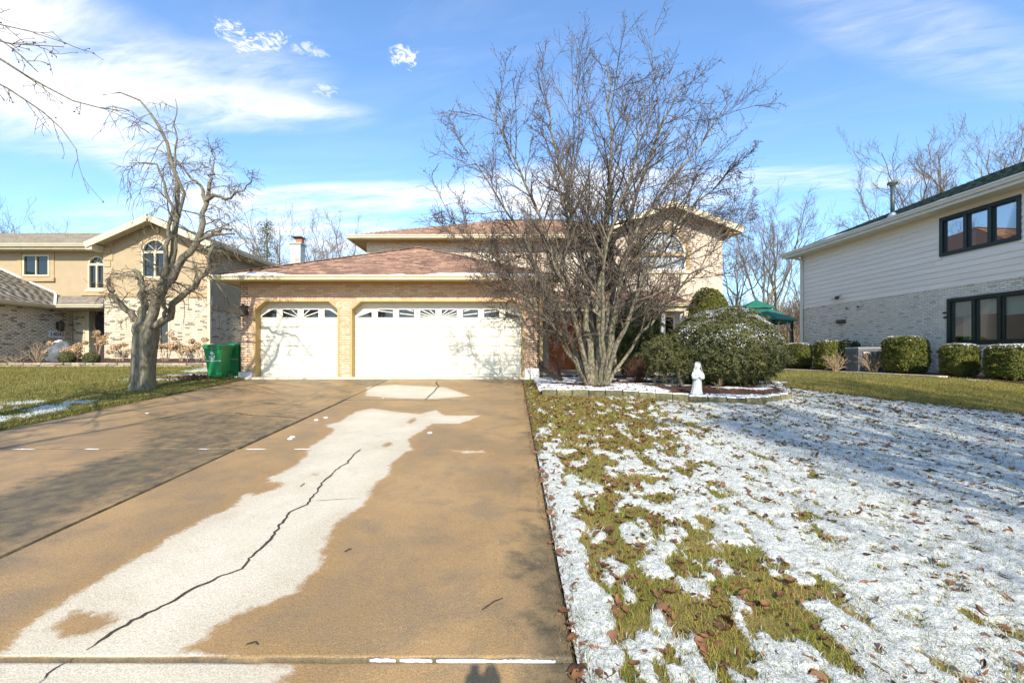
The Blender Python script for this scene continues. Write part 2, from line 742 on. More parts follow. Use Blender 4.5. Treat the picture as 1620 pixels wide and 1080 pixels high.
def concrete_mat():
    m, k, bs = new_mat('driveway_concrete')
    pos = k.n('ShaderNodeNewGeometry').outputs['Position']
    dry = attr(k, 'dry')
    dark = attr(k, 'dark')
    n1 = k.noise(pos, 7.0, 7, 0.62)
    n2 = k.noise(pos, 1.1, 5)
    grit = k.noise(pos, 150.0, 3, 0.7)
    blot = k.noise(pos, 2.6, 6, 0.6, 0.8)
    d = k.math('ADD', dry, k.math('MULTIPLY_ADD', n1, 0.16, -0.08))
    f = k.smooth(k.math('ADD', d, k.math('MULTIPLY_ADD', k.noise(pos, 34.0, 4, 0.65), 0.10, -0.05)), -0.030, 0.034)
    wet = k.mix(k.smooth(n2, 0.3, 0.7), (0.360, 0.228, 0.102), (0.258, 0.168, 0.080))
    wet = k.mix(k.smooth(blot, 0.42, 0.68, 0, 0.65), wet, (0.205, 0.148, 0.090))
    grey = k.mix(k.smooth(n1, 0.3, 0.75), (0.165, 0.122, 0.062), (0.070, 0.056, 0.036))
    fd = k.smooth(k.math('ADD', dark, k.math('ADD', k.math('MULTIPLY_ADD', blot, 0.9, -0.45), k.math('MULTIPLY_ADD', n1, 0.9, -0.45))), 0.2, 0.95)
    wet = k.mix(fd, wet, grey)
    drc = k.mix(k.smooth(n2, 0.35, 0.7), (0.58, 0.515, 0.405), (0.50, 0.445, 0.35))
    drc = k.mix(k.smooth(blot, 0.5, 0.75, 0, 0.45), drc, (0.42, 0.35, 0.255))
    drc = k.mix(k.smooth(d, 0.30, 0.02, 0, 0.35), drc, (0.43, 0.36, 0.26))
    # damp rim of the drying patch
    rim = k.smooth(d, -0.22, -0.02)
    wet = k.mix(k.math('MULTIPLY', rim, 0.45), wet, (0.33, 0.195, 0.072))
    c = k.mix(f, wet, drc)
    g = k.smooth(grit, 0.25, 0.75, 0.60, 1.28)
    hsv = k.n('ShaderNodeHueSaturation')
    k.link(g, hsv.inputs['Value'])
    k.link(c, hsv.inputs['Color'])
    peb = k.n('ShaderNodeTexVoronoi')
    k.link(pos, peb.inputs['Vector'])
    peb.inputs['Scale'].default_value = 42.0
    pf = k.smooth(peb.outputs['Distance'], 0.10, 0.20, 0.45, 0.0)
    pf = k.math('MULTIPLY', pf, k.smooth(k.noise(pos, 9.0, 2), 0.5, 0.65))
    c = k.mix(pf, hsv.outputs[0], (0.46, 0.40, 0.30))
    k.link(c, bs.inputs['Base Color'])
    k.link(k.math('MULTIPLY_ADD', f, 0.35, 0.55), bs.inputs['Roughness'])
    bs.inputs['Specular IOR Level'].default_value = 0.3
    bn = k.n('ShaderNodeBump')
    bn.inputs['Strength'].default_value = 0.6
    bn.inputs['Distance'].default_value = 0.006
    k.link(k.math('MULTIPLY_ADD', grit, 0.6, k.noise(pos, 45, 5)), bn.inputs['Height'])
    k.link(bn.outputs[0], bs.inputs['Normal'])
    return m


def lawn_mat():
    m, k, bs = new_mat('lawn_turf_and_snow')
    pos = k.n('ShaderNodeNewGeometry').outputs['Position']
    snow = attr(k, 'snow')
    n1 = k.noise(pos, 38.0, 6, 0.7)
    n2 = k.noise(pos, 3.0, 5)
    n3 = k.noise(pos, 110.0, 3, 0.7)
    f = k.smooth(k.math('ADD', snow, k.math('MULTIPLY_ADD', n1, 0.9, -0.45)), 0.38, 0.62)
    turf = k.mix(k.smooth(n2, 0.35, 0.7), (0.155, 0.155, 0.030), (0.27, 0.195, 0.070))
    turf = k.mix(k.smooth(n3, 0.45, 0.7), turf, (0.050, 0.045, 0.018))
    sn = k.mix(k.smooth(n1, 0.35, 0.6), (0.42, 0.44, 0.38), (0.66, 0.655, 0.65))
    sn = k.mix(k.smooth(n3, 0.50, 0.68, 0, 0.8), sn, (0.22, 0.25, 0.14))
    k.link(k.mix(f, turf, sn), bs.inputs['Base Color'])
    bs.inputs['Roughness'].default_value = 0.75
    bs.inputs['Specular IOR Level'].default_value = 0.2
    bn = k.n('ShaderNodeBump')
    bn.inputs['Strength'].default_value = 0.9
    bn.inputs['Distance'].default_value = 0.02
    k.link(k.math('MULTIPLY_ADD', n3, 0.4, n1), bn.inputs['Height'])
    k.link(bn.outputs[0], bs.inputs['Normal'])
    return m


def bed_mat():
    m, k, bs = new_mat('mulch_and_snow')
    pos = k.n('ShaderNodeNewGeometry').outputs['Position']
    snow = attr(k, 'snow')
    n1 = k.noise(pos, 16.0, 7, 0.7)
    n3 = k.noise(pos, 60.0, 4, 0.7)
    f = k.smooth(k.math('ADD', snow, k.math('MULTIPLY_ADD', n1, 0.9, -0.45)), 0.4, 0.6)
    mu = k.mix(k.smooth(n3, 0.35, 0.65), (0.100, 0.035, 0.022), (0.045, 0.028, 0.020))
    sn = k.mix(k.smooth(n3, 0.35, 0.65), (0.84, 0.85, 0.88), (0.70, 0.71, 0.74))
    k.link(k.mix(f, mu, sn), bs.inputs['Base Color'])
    bs.inputs['Roughness'].default_value = 0.85
    bn = k.n('ShaderNodeBump')
    bn.inputs['Strength'].default_value = 1.0
    bn.inputs['Distance'].default_value = 0.03
    k.link(n3, bn.inputs['Height'])
    k.link(bn.outputs[0], bs.inputs['Normal'])
    return m


def leafy_mat(name, a, b, trans=0.25, scale=1.5, rough=0.6):
    """thin leaves, needles, blades: colour varies leaf by leaf"""
    m, k, bs = new_mat(name)
    g = k.n('ShaderNodeNewGeometry')
    r = piece_random(k)
    n = k.noise(g.outputs['Position'], scale, 4)
    f = k.math('MULTIPLY_ADD', r, 0.6, k.math('MULTIPLY_ADD', n, 1.2, -0.4), clamp=True)
    c = k.mix(f, a, b)
    k.link(c, bs.inputs['Base Color'])
    bs.inputs['Roughness'].default_value = rough
    bs.inputs['Specular IOR Level'].default_value = 0.25
    if trans:
        tr = k.n('ShaderNodeBsdfTranslucent')
        k.link(c, tr.inputs['Color'])
        mx = k.n('ShaderNodeMixShader')
        mx.inputs[0].default_value = trans
        k.link(bs.outputs[0], mx.inputs[1])
        k.link(tr.outputs[0], mx.inputs[2])
        k.link(mx.outputs[0], m.node_tree.nodes['Material Output'].inputs['Surface'])
    return m


def glass_mat(name='window_glass', dark=(0.012, 0.014, 0.017)):
    m, k, bs = new_mat(name)
    bs.inputs['Base Color'].default_value = c4(dark)
    bs.inputs['Roughness'].default_value = 0.03
    bs.inputs['Specular IOR Level'].default_value = 0.7
    return m


def clear_glass_mat():
    m, k, bs = new_mat('clear_window_glass')
    tr = k.n('ShaderNodeBsdfTransparent')
    tr.inputs['Color'].default_value = (0.78, 0.85, 0.84, 1)
    gl = k.n('ShaderNodeBsdfGlossy')
    gl.inputs['Roughness'].default_value = 0.015
    fr = k.n('ShaderNodeLayerWeight')
    fr.inputs['Blend'].default_value = 0.35
    mx = k.n('ShaderNodeMixShader')
    k.link(k.math('MULTIPLY_ADD', fr.outputs['Fresnel'], 0.45, 0.05, clamp=True), mx.inputs[0])
    k.link(tr.outputs[0], mx.inputs[1])
    k.link(gl.outputs[0], mx.inputs[2])
    k.link(mx.outputs[0], m.node_tree.nodes['Material Output'].inputs['Surface'])
    return m


MT = {}
MT['concrete'] = concrete_mat()
MT['lawn'] = lawn_mat()
MT['bed'] = bed_mat()
MT['glass'] = glass_mat()
MT['clear'] = clear_glass_mat()
MT['curtain_and_reflection'] = glass_mat('curtain_and_reflection_glass', (0.40, 0.42, 0.42))  # curtain and bright reflection painted into the pane colour
MT['soil'] = M('soil_and_turf', (0.10, 0.10, 0.03), (0.16, 0.13, 0.05), 2.0, 0.95, 0.6, 25)
MT['joint'] = M('joint_dirt', (0.020, 0.016, 0.009), (0.05, 0.042, 0.018), 20, 0.95, 0.5, 60)
MT['crack'] = M('crack_dirt', (0.03, 0.022, 0.014), (0.06, 0.045, 0.03), 40, 0.95)
MT['snow'] = M('snow', (0.87, 0.88, 0.90), (0.80, 0.82, 0.86), 12, 0.7, 0.6, 60)
MT['step_concrete'] = M('pale_concrete', (0.56, 0.50, 0.40), (0.46, 0.41, 0.33), 5, 0.85, 0.3, 90, dirt=(0.33, 0.28, 0.2))
MT['foundation'] = M('painted_foundation', (0.62, 0.61, 0.58), (0.5, 0.5, 0.49), 5, 0.85, 0.3, 60)
# main house
MT['mortar'] = M('pink_mortar', (0.40, 0.30, 0.19), (0.34, 0.25, 0.16), 12, 0.95, 0.3, 80)
MT['brick'] = M('salmon_brick', None, (0.50, 0.33, 0.22), 30, 0.9, 0.4, 90, palette=[
    (0.0, (0.58, 0.40, 0.275)), (0.25, (0.65, 0.47, 0.335)), (0.5, (0.53, 0.345, 0.225)), (0.72, (0.62, 0.41, 0.28)), (0.9, (0.46, 0.30, 0.20))])
MT['cream_mortar'] = M('cream_mortar', (0.56, 0.48, 0.38), (0.50, 0.43, 0.34), 12, 0.95, 0.3, 80)
MT['cream_brick'] = M('cream_brick', None, (0.54, 0.43, 0.32), 30, 0.9, 0.4, 90, palette=[
    (0.0, (0.66, 0.55, 0.43)), (0.3, (0.70, 0.58, 0.46)), (0.6, (0.62, 0.50, 0.39)), (0.85, (0.58, 0.45, 0.35))])
MT['cream_trim'] = M('cream_trim_paint', (0.70, 0.62, 0.42), (0.64, 0.56, 0.37), 3, 0.45, 0.05, 30)
MT['gold_trim'] = M('ochre_trim_paint', (0.46, 0.32, 0.13), (0.40, 0.27, 0.10), 4, 0.5, 0.1, 40)
MT['soffit'] = M('ochre_soffit', (0.50, 0.36, 0.16), (0.44, 0.31, 0.13), 3, 0.6, 0.05, 30)
MT['door_white'] = M('cream_door_paint', (0.67, 0.64, 0.55), (0.63, 0.60, 0.50), 1.5, 0.5, 0.05, 60)
MT['shingle'] = M('brown_shingle', None, (0.15, 0.085, 0.06), 14, 0.95, 0.8, 120, palette=[
    (0.0, (0.28, 0.165, 0.115)), (0.22, (0.35, 0.21, 0.145)), (0.45, (0.22, 0.128, 0.092)), (0.7, (0.42, 0.265, 0.185)), (0.9, (0.16, 0.098, 0.074))])
MT['shingle_base'] = M('brown_roof_felt', (0.11, 0.065, 0.05), None, 8, 0.95)
MT['orange_door'] = M('orange_stained_door', (0.80, 0.27, 0.06), (0.66, 0.20, 0.04), 6, 0.45, 0.1, 30, stretch=(6, 6, 0.6))
MT['white_trim'] = M('white_trim_paint', (0.78, 0.77, 0.73), (0.72, 0.71, 0.67), 4, 0.5, 0.05, 40)
MT['bronze'] = M('dark_bronze', (0.035, 0.028, 0.022), (0.06, 0.045, 0.03), 10, 0.5, 0.1, 50, spec=0.5)
MT['black_plastic'] = M('black_plastic', (0.016, 0.015, 0.015), (0.03, 0.028, 0.027), 10, 0.5)
# tan house
MT['stucco'] = M('tan_stucco', (0.37, 0.285, 0.18), (0.33, 0.255, 0.16), 2.5, 0.95, 0.35, 140)
MT['quoin'] = M('peach_quoin_stucco', (0.44, 0.315, 0.20), (0.40, 0.285, 0.175), 4, 0.95, 0.3, 120)
MT['tan_trim'] = M('pale_tan_trim', (0.53, 0.47, 0.33), (0.48, 0.42, 0.29), 3, 0.55, 0.05, 40)
MT['brown_band'] = M('brown_band_stucco', (0.40, 0.29, 0.16), (0.34, 0.24, 0.13), 4, 0.9, 0.2, 80)
MT['pale_mortar'] = M('pale_mortar', (0.52, 0.46, 0.36), (0.46, 0.41, 0.32), 10, 0.95, 0.4, 60)
MT['pale_brick'] = M('antique_pale_brick', None, (0.50, 0.43, 0.33), 25, 0.9, 0.5, 80, palette=[
    (0.0, (0.60, 0.51, 0.36)), (0.3, (0.53, 0.44, 0.30)), (0.58, (0.64, 0.56, 0.41)), (0.78, (0.44, 0.35, 0.24)), (0.87, (0.11, 0.085, 0.07)), (0.94, (0.22, 0.155, 0.11))])
MT['grey_shingle'] = M('weathered_grey_shingle', None, (0.20, 0.17, 0.13), 10, 0.95, 0.7, 100, palette=[
    (0.0, (0.20, 0.175, 0.14)), (0.3, (0.24, 0.21, 0.165)), (0.6, (0.17, 0.15, 0.12)), (0.85, (0.27, 0.235, 0.185))])
MT['grey_base'] = M('grey_roof_felt', (0.13, 0.115, 0.095), None, 8, 0.95)
MT['purple_trim'] = M('purple_trim_paint', (0.16, 0.10, 0.28), (0.13, 0.08, 0.23), 4, 0.5)
MT['dark_door'] = M('dark_door_paint', (0.035, 0.028, 0.032), (0.05, 0.04, 0.045), 5, 0.45)
# grey house
MT['plank'] = M('pale_grey_siding', (0.84, 0.75, 0.655), (0.77, 0.69, 0.60), 1.5, 0.75, 0.15, 70, var=0.035, stretch=(1, 0.3, 3))
MT['white_brick'] = M('white_painted_brick', None, (0.58, 0.56, 0.52), 12, 0.85, 0.5, 70, palette=[
    (0.0, (0.81, 0.735, 0.61)), (0.35, (0.86, 0.785, 0.66)), (0.65, (0.74, 0.67, 0.55)), (0.93, (0.52, 0.46, 0.37))])
MT['white_mortar'] = M('grey_mortar', (0.20, 0.185, 0.16), (0.16, 0.15, 0.13), 10, 0.95, 0.4, 60)
MT['green_frame'] = M('dark_green_frame', (0.004, 0.014, 0.011), (0.007, 0.020, 0.015), 5, 0.4, 0.05, 40, spec=0.5)
MT['green_shingle'] = M('dark_green_shingle', None, (0.02, 0.03, 0.025), 10, 0.95, 0.7, 100, palette=[
    (0.0, (0.022, 0.040, 0.032)), (0.4, (0.030, 0.052, 0.042)), (0.75, (0.017, 0.030, 0.026))])
MT['eave_white'] = M('off_white_eave_paint', (0.68, 0.66, 0.59), (0.62, 0.60, 0.53), 3, 0.5, 0.05, 40)
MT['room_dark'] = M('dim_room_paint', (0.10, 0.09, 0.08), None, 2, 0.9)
MT['curtain'] = M('pale_green_curtain', (0.55, 0.68, 0.62), (0.48, 0.60, 0.55), 5, 0.9)
MT['blind'] = M('roller_blind', (0.68, 0.74, 0.68), (0.62, 0.68, 0.63), 3, 0.9)
MT['vent_green'] = M('green_painted_vent', (0.030, 0.055, 0.047), (0.045, 0.072, 0.062), 6, 0.45, spec=0.5)
MT['galv'] = M('galvanised_metal', (0.42, 0.45, 0.46), (0.34, 0.37, 0.39), 8, 0.4, metallic=0.6)
MT['ac_grey'] = M('grey_metal_cabinet', (0.14, 0.15, 0.155), (0.11, 0.12, 0.125), 6, 0.5, 0.05, 40)
MT['red_badge'] = M('red_badge', (0.17, 0.05, 0.055), (0.13, 0.04, 0.045), 8, 0.5)
MT['lettering'] = M('white_lettering', (0.75, 0.72, 0.70), None, 8, 0.6)
# things
MT['bin_green'] = M('green_bin_plastic', (0.010, 0.215, 0.060), (0.008, 0.175, 0.048), 3, 0.4, 0.05, 120, spec=0.5)
MT['bin_white'] = M('white_print', (0.70, 0.76, 0.72), None, 8, 0.6)
MT['gaz_green'] = M('green_gazebo_roof', (0.020, 0.16, 0.105), (0.014, 0.12, 0.08), 4, 0.55, 0.2, 50)
MT['gaz_dark'] = M('dark_green_post', (0.012, 0.035, 0.028), None, 4, 0.5)
MT['gaz_white'] = M('white_bracket_paint', (0.78, 0.78, 0.76), None, 4, 0.5)
MT['statue'] = M('white_statue_stone', (0.47, 0.485, 0.485), (0.36, 0.38, 0.385), 14, 0.75, 0.3, 90, dirt=(0.42, 0.44, 0.42), dscale=12)
MT['stone'] = M('mossy_edging_block', (0.095, 0.088, 0.040), (0.185, 0.168, 0.098), 18, 0.95, 1.0, 40, var=0.35, dirt=(0.050, 0.056, 0.022), dscale=7)
MT['rubble'] = M('brown_edging_stone', (0.24, 0.19, 0.13), (0.34, 0.28, 0.20), 12, 0.95, 0.8, 40, var=0.3)
MT['boulder'] = M('grey_boulder', (0.13, 0.14, 0.148), (0.06, 0.07, 0.08), 5, 0.9, 0.9, 18)
MT['flue'] = M('clay_flue', (0.42, 0.15, 0.08), (0.36, 0.12, 0.06), 8, 0.85)
MT['chimney'] = M('chimney_sheet', (0.46, 0.46, 0.44), (0.36, 0.35, 0.31), 5, 0.5, 0.2, 20, dirt=(0.28, 0.26, 0.2), dscale=2.5)
# bark, leaves
MT['bark'] = M('lichen_bark', (0.235, 0.205, 0.145), (0.075, 0.062, 0.045), 22, 0.95, 1.0, 35, dirt=(0.20, 0.22, 0.10), dscale=7, stretch=(1, 1, 0.45), lo=.38, hi=.62)
MT['twig'] = M('grey_brown_twig', (0.145, 0.118, 0.090), (0.070, 0.056, 0.046), 3, 0.9, var=0.25)
MT['bark_left'] = M('furrowed_grey_bark', (0.205, 0.180, 0.132), (0.085, 0.072, 0.052), 26, 0.95, 1.0, 30, dirt=(0.17, 0.165, 0.085), dscale=4.5, stretch=(1, 1, 0.28), lo=.3, hi=.7)
MT['far_bark'] = M('far_tree_bark', (0.13, 0.105, 0.08), (0.20, 0.165, 0.125), 2, 0.95, var=0.15)
MT['tan_bark_twig'] = M('olive_grey_twig', (0.20, 0.165, 0.11), (0.12, 0.095, 0.068), 4, 0.9, var=0.25)
MT['red_twig'] = M('red_brown_twig', (0.20, 0.095, 0.060), (0.12, 0.065, 0.05), 5, 0.9, var=0.3)
MT['tan_twig'] = M('straw_twig', (0.42, 0.32, 0.20), (0.30, 0.22, 0.14), 6, 0.9, var=0.25)
MT['bud'] = leafy_mat('dry_red_bud', (0.10, 0.045, 0.035), (0.17, 0.075, 0.05), 0.15)
MT['needle'] = leafy_mat('yew_needles', (0.036, 0.052, 0.018), (0.170, 0.162, 0.062), 0.2, 2.2)
MT['needle_dark'] = leafy_mat('dark_needles', (0.032, 0.052, 0.018), (0.10, 0.115, 0.035), 0.2, 2.5)
MT['box_leaf'] = leafy_mat('box_leaves', (0.085, 0.105, 0.012), (0.17, 0.17, 0.022), 0.25, 3.0)
MT['hedge_leaf'] = leafy_mat('hedge_leaves', (0.05, 0.07, 0.014), (0.19, 0.19, 0.04), 0.22, 2.2)
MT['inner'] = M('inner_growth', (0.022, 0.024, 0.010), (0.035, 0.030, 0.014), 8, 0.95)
MT['snow_bit'] = leafy_mat('snow_crumbs', (0.74, 0.76, 0.80), (0.86, 0.87, 0.89), 0.3, 4)
MT['grass'] = leafy_mat('grass_blades', (0.185, 0.205, 0.024), (0.43, 0.32, 0.085), 0.35, 4.5)
MT['dead_blade'] = leafy_mat('dead_grass_blades', (0.20, 0.14, 0.07), (0.11, 0.07, 0.04), 0.2, 9)
MT['green_grass'] = leafy_mat('green_grass_blades', (0.115, 0.145, 0.024), (0.33, 0.26, 0.09), 0.35, 1.6)
MT['frost'] = leafy_mat('snowy_grass_blades', (0.40, 0.44, 0.34), (0.72, 0.725, 0.70), 0.35, 5)
MT['leaf'] = leafy_mat('fallen_leaves', (0.040, 0.021, 0.014), (0.25, 0.115, 0.055), 0.1, 16)
MT['hydrangea'] = leafy_mat('dry_flower_heads', (0.42, 0.27, 0.14), (0.62, 0.46, 0.29), 0.25, 6)
MT['brush'] = M('far_brush_twigs', (0.24, 0.175, 0.115), (0.17, 0.125, 0.09), 1, 0.95, var=0.3)
MT['camera'] = M('black_camera_body', (0.02, 0.02, 0.02), None, 5, 0.5)

# ------------------------------------------------------------------ ground, driveway, lawns, beds
def grid_mesh(name, xs, ys, zfun, attrs=None, smooth=True):
    X, Y = np.meshgrid(xs, ys)
    Z = zfun(X, Y)
    V = np.stack([X, Y, Z], -1).reshape(-1, 3)
    nx, ny = len(xs), len(ys)
    i = np.arange(ny - 1)[:, None] * nx + np.arange(nx - 1)[None]
    Fq = np.stack([i, i + 1, i + nx + 1, i + nx], -1).reshape(-1, 4)
    at = {k: f(X, Y).ravel() for k, f in (attrs or {}).items()}
    return np_mesh(name, V, Fq, smooth, at)


def gp(px, py):
    """photo pixel on the driveway plane -> (x, y)"""
    Y = F * CAMZ / (py - 511.0)
    return ((px - 810) / F * Y, Y)


xs = np.concatenate([-np.geomspace(400, 24, 14), np.arange(-23, 24, 1.0), np.geomspace(24, 400, 14)])
ys = np.concatenate([[-200, -80, -30, -12], np.arange(-6, 30, 1.0), np.geomspace(30, 900, 18)])
add_mesh('ground', grid_mesh('ground', xs, ys, lambda x, y: gz(x, y) - 0.07 + 0.25 * smoothstep(40, 140, y) * fbm(x * .05, y * .05, 3)), MT['soil'], None, 'structure')

# --- driveway
DRY = [(30, 805), (75, 745), (150, 690), (235, 640), (330, 580), (400, 540), (480, 490), (560, 445), (640, 405), (700, 380), (720, 350), (742, 338),
       (760, 345), (800, 335), (842, 322), (838, 310), (795, 308), (800, 296), (860, 270), (915, 228), (916, 205), (940, 190), (1000, 150), (965, 135),
       (1012, 125), (1060, 95), (1110, 85), (1180, 95), (1250, 102), (1300, 90), (1322, 106), (1435, 106), (1372, 130), (1290, 130),
       (1215, 178), (1230, 210), (1182, 235), (1160, 258), (1162, 280), (1110, 320), (1085, 378), (1050, 400), (1000, 430), (985, 462),
       (962, 520), (945, 570), (870, 640), (760, 680), (690, 710), (600, 770), (545, 815), (885, 852), (850, 880), (830, 904), (700, 960), (-400, 960), (-400, 838), (0, 820)]
DRY = np.array([gp(x / 1.884, 600 + y / 1.884) for x, y in DRY])
HOLES = [np.array([gp(x / 1.884, 600 + y / 1.884) for x, y in h]) for h in (
    [(150, 745), (215, 700), (330, 703), (340, 720), (290, 755), (200, 775)],
    [(1140, 195), (1160, 186), (1170, 192), (1150, 200)],
    [(1215, 125), (1235, 112), (1240, 120), (1222, 130)],
    [(925, 287), (940, 281), (945, 287)])]
EXTRA = [np.array([gp(x / 1.884, 600 + y / 1.884) for x, y in h]) for h in (
    [(1330, 212), (1440, 212), (1460, 220), (1380, 223)],
    [(0, 214), (350, 206), (390, 212), (200, 258), (60, 300), (-60, 330), (-200, 300)],
    [(1090, 22), (1180, 16), (1330, 24), (1410, 50), (1300, 60), (1180, 58), (1085, 50)],
    [(900, 50), (1040, 32), (1050, 58), (960, 62)])]


def sdf_poly(x, y, poly):
    p = np.stack([x.ravel(), y.ravel()], -1)
    d = np.full(len(p), 1e9)
    ins = np.zeros(len(p), bool)
    n = len(poly)
    for i in range(n):
        a, b = poly[i], poly[(i + 1) % n]
        ab = b - a
        t = np.clip(((p - a) @ ab) / (ab @ ab + 1e-12), 0, 1)
        d = np.minimum(d, np.linalg.norm(p - a - t[:, None] * ab, axis=1))
        c = ((a[1] > p[:, 1]) != (b[1] > p[:, 1])) & (p[:, 0] < (b[0] - a[0]) * (p[:, 1] - a[1]) / (b[1] - a[1] + 1e-12) + a[0])
        ins ^= c
    return np.where(ins, d, -d).reshape(x.shape)


def dry_f(x, y):
    d = sdf_poly(x, y, DRY)
    for h in HOLES:
        d = np.minimum(d, -sdf_poly(x, y, h))
    for h in (EXTRA[0], EXTRA[2]):
        d = np.maximum(d, sdf_poly(x, y, h) - 0.03)
    return np.clip(d, -0.6, 0.6)


DARKP = np.array([gp(x / 4.05, 680 + y / 4.05) for x, y in [(-900, 560), (0, 385), (300, 290), (560, 205), (830, 150), (1000, 100), (1160, 20), (1500, 40), (1440, 110), (1080, 290), (780, 430), (360, 620), (0, 790), (-900, 1200)]])  # dark wear of the left lane, with tree shade painted into it


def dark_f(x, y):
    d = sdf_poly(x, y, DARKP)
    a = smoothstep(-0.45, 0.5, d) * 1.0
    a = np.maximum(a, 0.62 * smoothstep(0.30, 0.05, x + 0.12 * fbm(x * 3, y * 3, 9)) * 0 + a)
    # darker towards the lawn edges
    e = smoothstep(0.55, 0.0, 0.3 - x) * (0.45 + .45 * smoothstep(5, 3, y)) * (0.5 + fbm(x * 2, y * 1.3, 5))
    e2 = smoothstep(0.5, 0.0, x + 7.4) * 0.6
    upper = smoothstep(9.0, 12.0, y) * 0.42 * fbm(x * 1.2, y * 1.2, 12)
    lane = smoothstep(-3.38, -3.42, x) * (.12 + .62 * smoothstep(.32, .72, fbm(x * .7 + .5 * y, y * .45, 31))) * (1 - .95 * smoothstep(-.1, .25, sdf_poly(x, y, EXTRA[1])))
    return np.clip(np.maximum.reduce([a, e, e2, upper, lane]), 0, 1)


drive = structure('driveway')
CX = [-7.42, -3.40, 0.30]
CY = [-1.6, 2.11, 5.64, 9.28, 12.70]
GAP = 0.019
slabs = {}
for i in range(2):
    for j in range(4):
        x0, x1, y0, y1 = CX[i] + GAP, CX[i + 1] - GAP, CY[j] + (.009 if j < 2 else .017), CY[j + 1] - (.009 if j < 1 else .017)
        dz = (RNG.random() - .5) * 0.014
        st = 0.032 if j < 2 else 0.045
        xs = np.concatenate([[x0, x0 + .007], np.linspace(x0 + .02, x1 - .02, int((x1 - x0) / st)), [x1 - .007, x1]])
        ys = np.concatenate([[y0, y0 + .007], np.linspace(y0 + .02, y1 - .02, int((y1 - y0) / st)), [y1 - .007, y1]])
        X, Y = np.meshgrid(xs, ys)
        nx, ny = len(xs), len(ys)
        ed = np.minimum.reduce([X - x0, x1 - X, Y - y0, y1 - Y])
        # a chipped, rounded arris round every slab
        X2 = X + np.where(ed < 1e-6, 0.007 * (fbm(X * 9, Y * 9, 77) - .5) * 2, 0)
        Y2 = Y + np.where(ed < 1e-6, 0.007 * (fbm(X * 9, Y * 9, 78) - .5) * 2, 0)
        Z = gz(X, Y) + dz + 0.006 * (fbm(X * .9, Y * .9, 21) - .5) - 0.006 * (ed < 1e-6)
        V = np.stack([X2, Y2, Z], -1).reshape(-1, 3)
        k_ = np.arange(ny - 1)[:, None] * nx + np.arange(nx - 1)[None]
        Fq = np.stack([k_, k_ + 1, k_ + nx + 1, k_ + nx], -1).reshape(-1, 4)
        ring = np.concatenate([np.arange(nx), np.arange(1, ny) * nx + nx - 1, (ny - 1) * nx + np.arange(nx - 2, -1, -1), np.arange(ny - 2, 0, -1) * nx])
        low = V[ring] - [0, 0, 0.11]
        n0 = len(V)
        m_ = len(ring)
        q = np.arange(m_)
        sk = np.stack([ring[q], n0 + q, n0 + (q + 1) % m_, ring[(q + 1) % m_]], -1)
        V = np.concatenate([V, low])
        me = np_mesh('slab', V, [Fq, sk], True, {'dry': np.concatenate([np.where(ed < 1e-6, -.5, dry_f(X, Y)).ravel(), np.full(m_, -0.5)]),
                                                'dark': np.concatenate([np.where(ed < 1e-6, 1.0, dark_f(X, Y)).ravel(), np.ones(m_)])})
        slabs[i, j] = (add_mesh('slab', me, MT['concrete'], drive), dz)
mb = MB()
xs = np.linspace(-7.45, 0.33, 30)
ys = np.linspace(-1.6, 12.72, 60)
add_mesh('joint_filling', grid_mesh('joint_filling', xs, ys, lambda x, y: gz(x, y) - 0.034), MT['joint'], drive)


def crack(pts, w, slab, dz):
    P2 = [np.array(gp(x / 1.884, 600 + y / 1.884)) for x, y in pts]
    out = []
    for a, b in zip(P2[:-1], P2[1:]):
        n = max(2, int(np.linalg.norm(b - a) / 0.03))
        for t in np.linspace(0, 1, n, endpoint=False):
            out.append(a + (b - a) * t)
    out.append(P2[-1])
    out = np.array(out)
    jit = np.cumsum(RNG.normal(0, 0.006, len(out)))
    jit -= np.linspace(0, jit[-1], len(jit))
    tan = np.gradient(out, axis=0)
    tan /= np.linalg.norm(tan, axis=1)[:, None] + 1e-9
    nor = np.stack([-tan[:, 1], tan[:, 0]], -1)
    c = out + nor * (jit + RNG.normal(0, 0.004, len(out)))[:, None]
    ww = w * (0.35 + 1.0 * fbm(np.arange(len(out)) * .35, np.zeros(len(out)), 4)) * np.clip(np.minimum(np.arange(len(out)), np.arange(len(out))[::-1]) / 3, .3, 1)
    a, b = c + nor * ww[:, None], c - nor * ww[:, None]
    V = np.concatenate([np.c_[a, gz(a[:, 0], a[:, 1]) + dz + .006], np.c_[b, gz(b[:, 0], b[:, 1]) + dz + .006]])
    n = len(a)
    q = np.arange(n - 1)
    add_mesh('crack', np_mesh('crack', V, np.stack([q, q + n, q + n + 1, q + 1], -1)), MT['crack'], slab)


crack([(255, 812), (330, 760), (455, 690), (520, 650), (560, 625), (650, 580), (695, 565), (705, 545), (770, 490), (795, 460), (850, 400),
       (905, 375), (955, 310), (985, 285), (1025, 255), (1060, 220), (1076, 208)], 0.009, *slabs[1, 1])
crack([(110, 910), (165, 862), (218, 832)], 0.006, *slabs[1, 0])
crack([(1302, 8), (1312, 22), (1290, 40), (1267, 61)], 0.014, *slabs[1, 3])
crack([(700, 100), (760, 110), (830, 112), (893, 116)], 0.013, *slabs[0, 2])
crack([(925, 365), (990, 362), (1075, 357)], 0.0025, *slabs[1, 1])


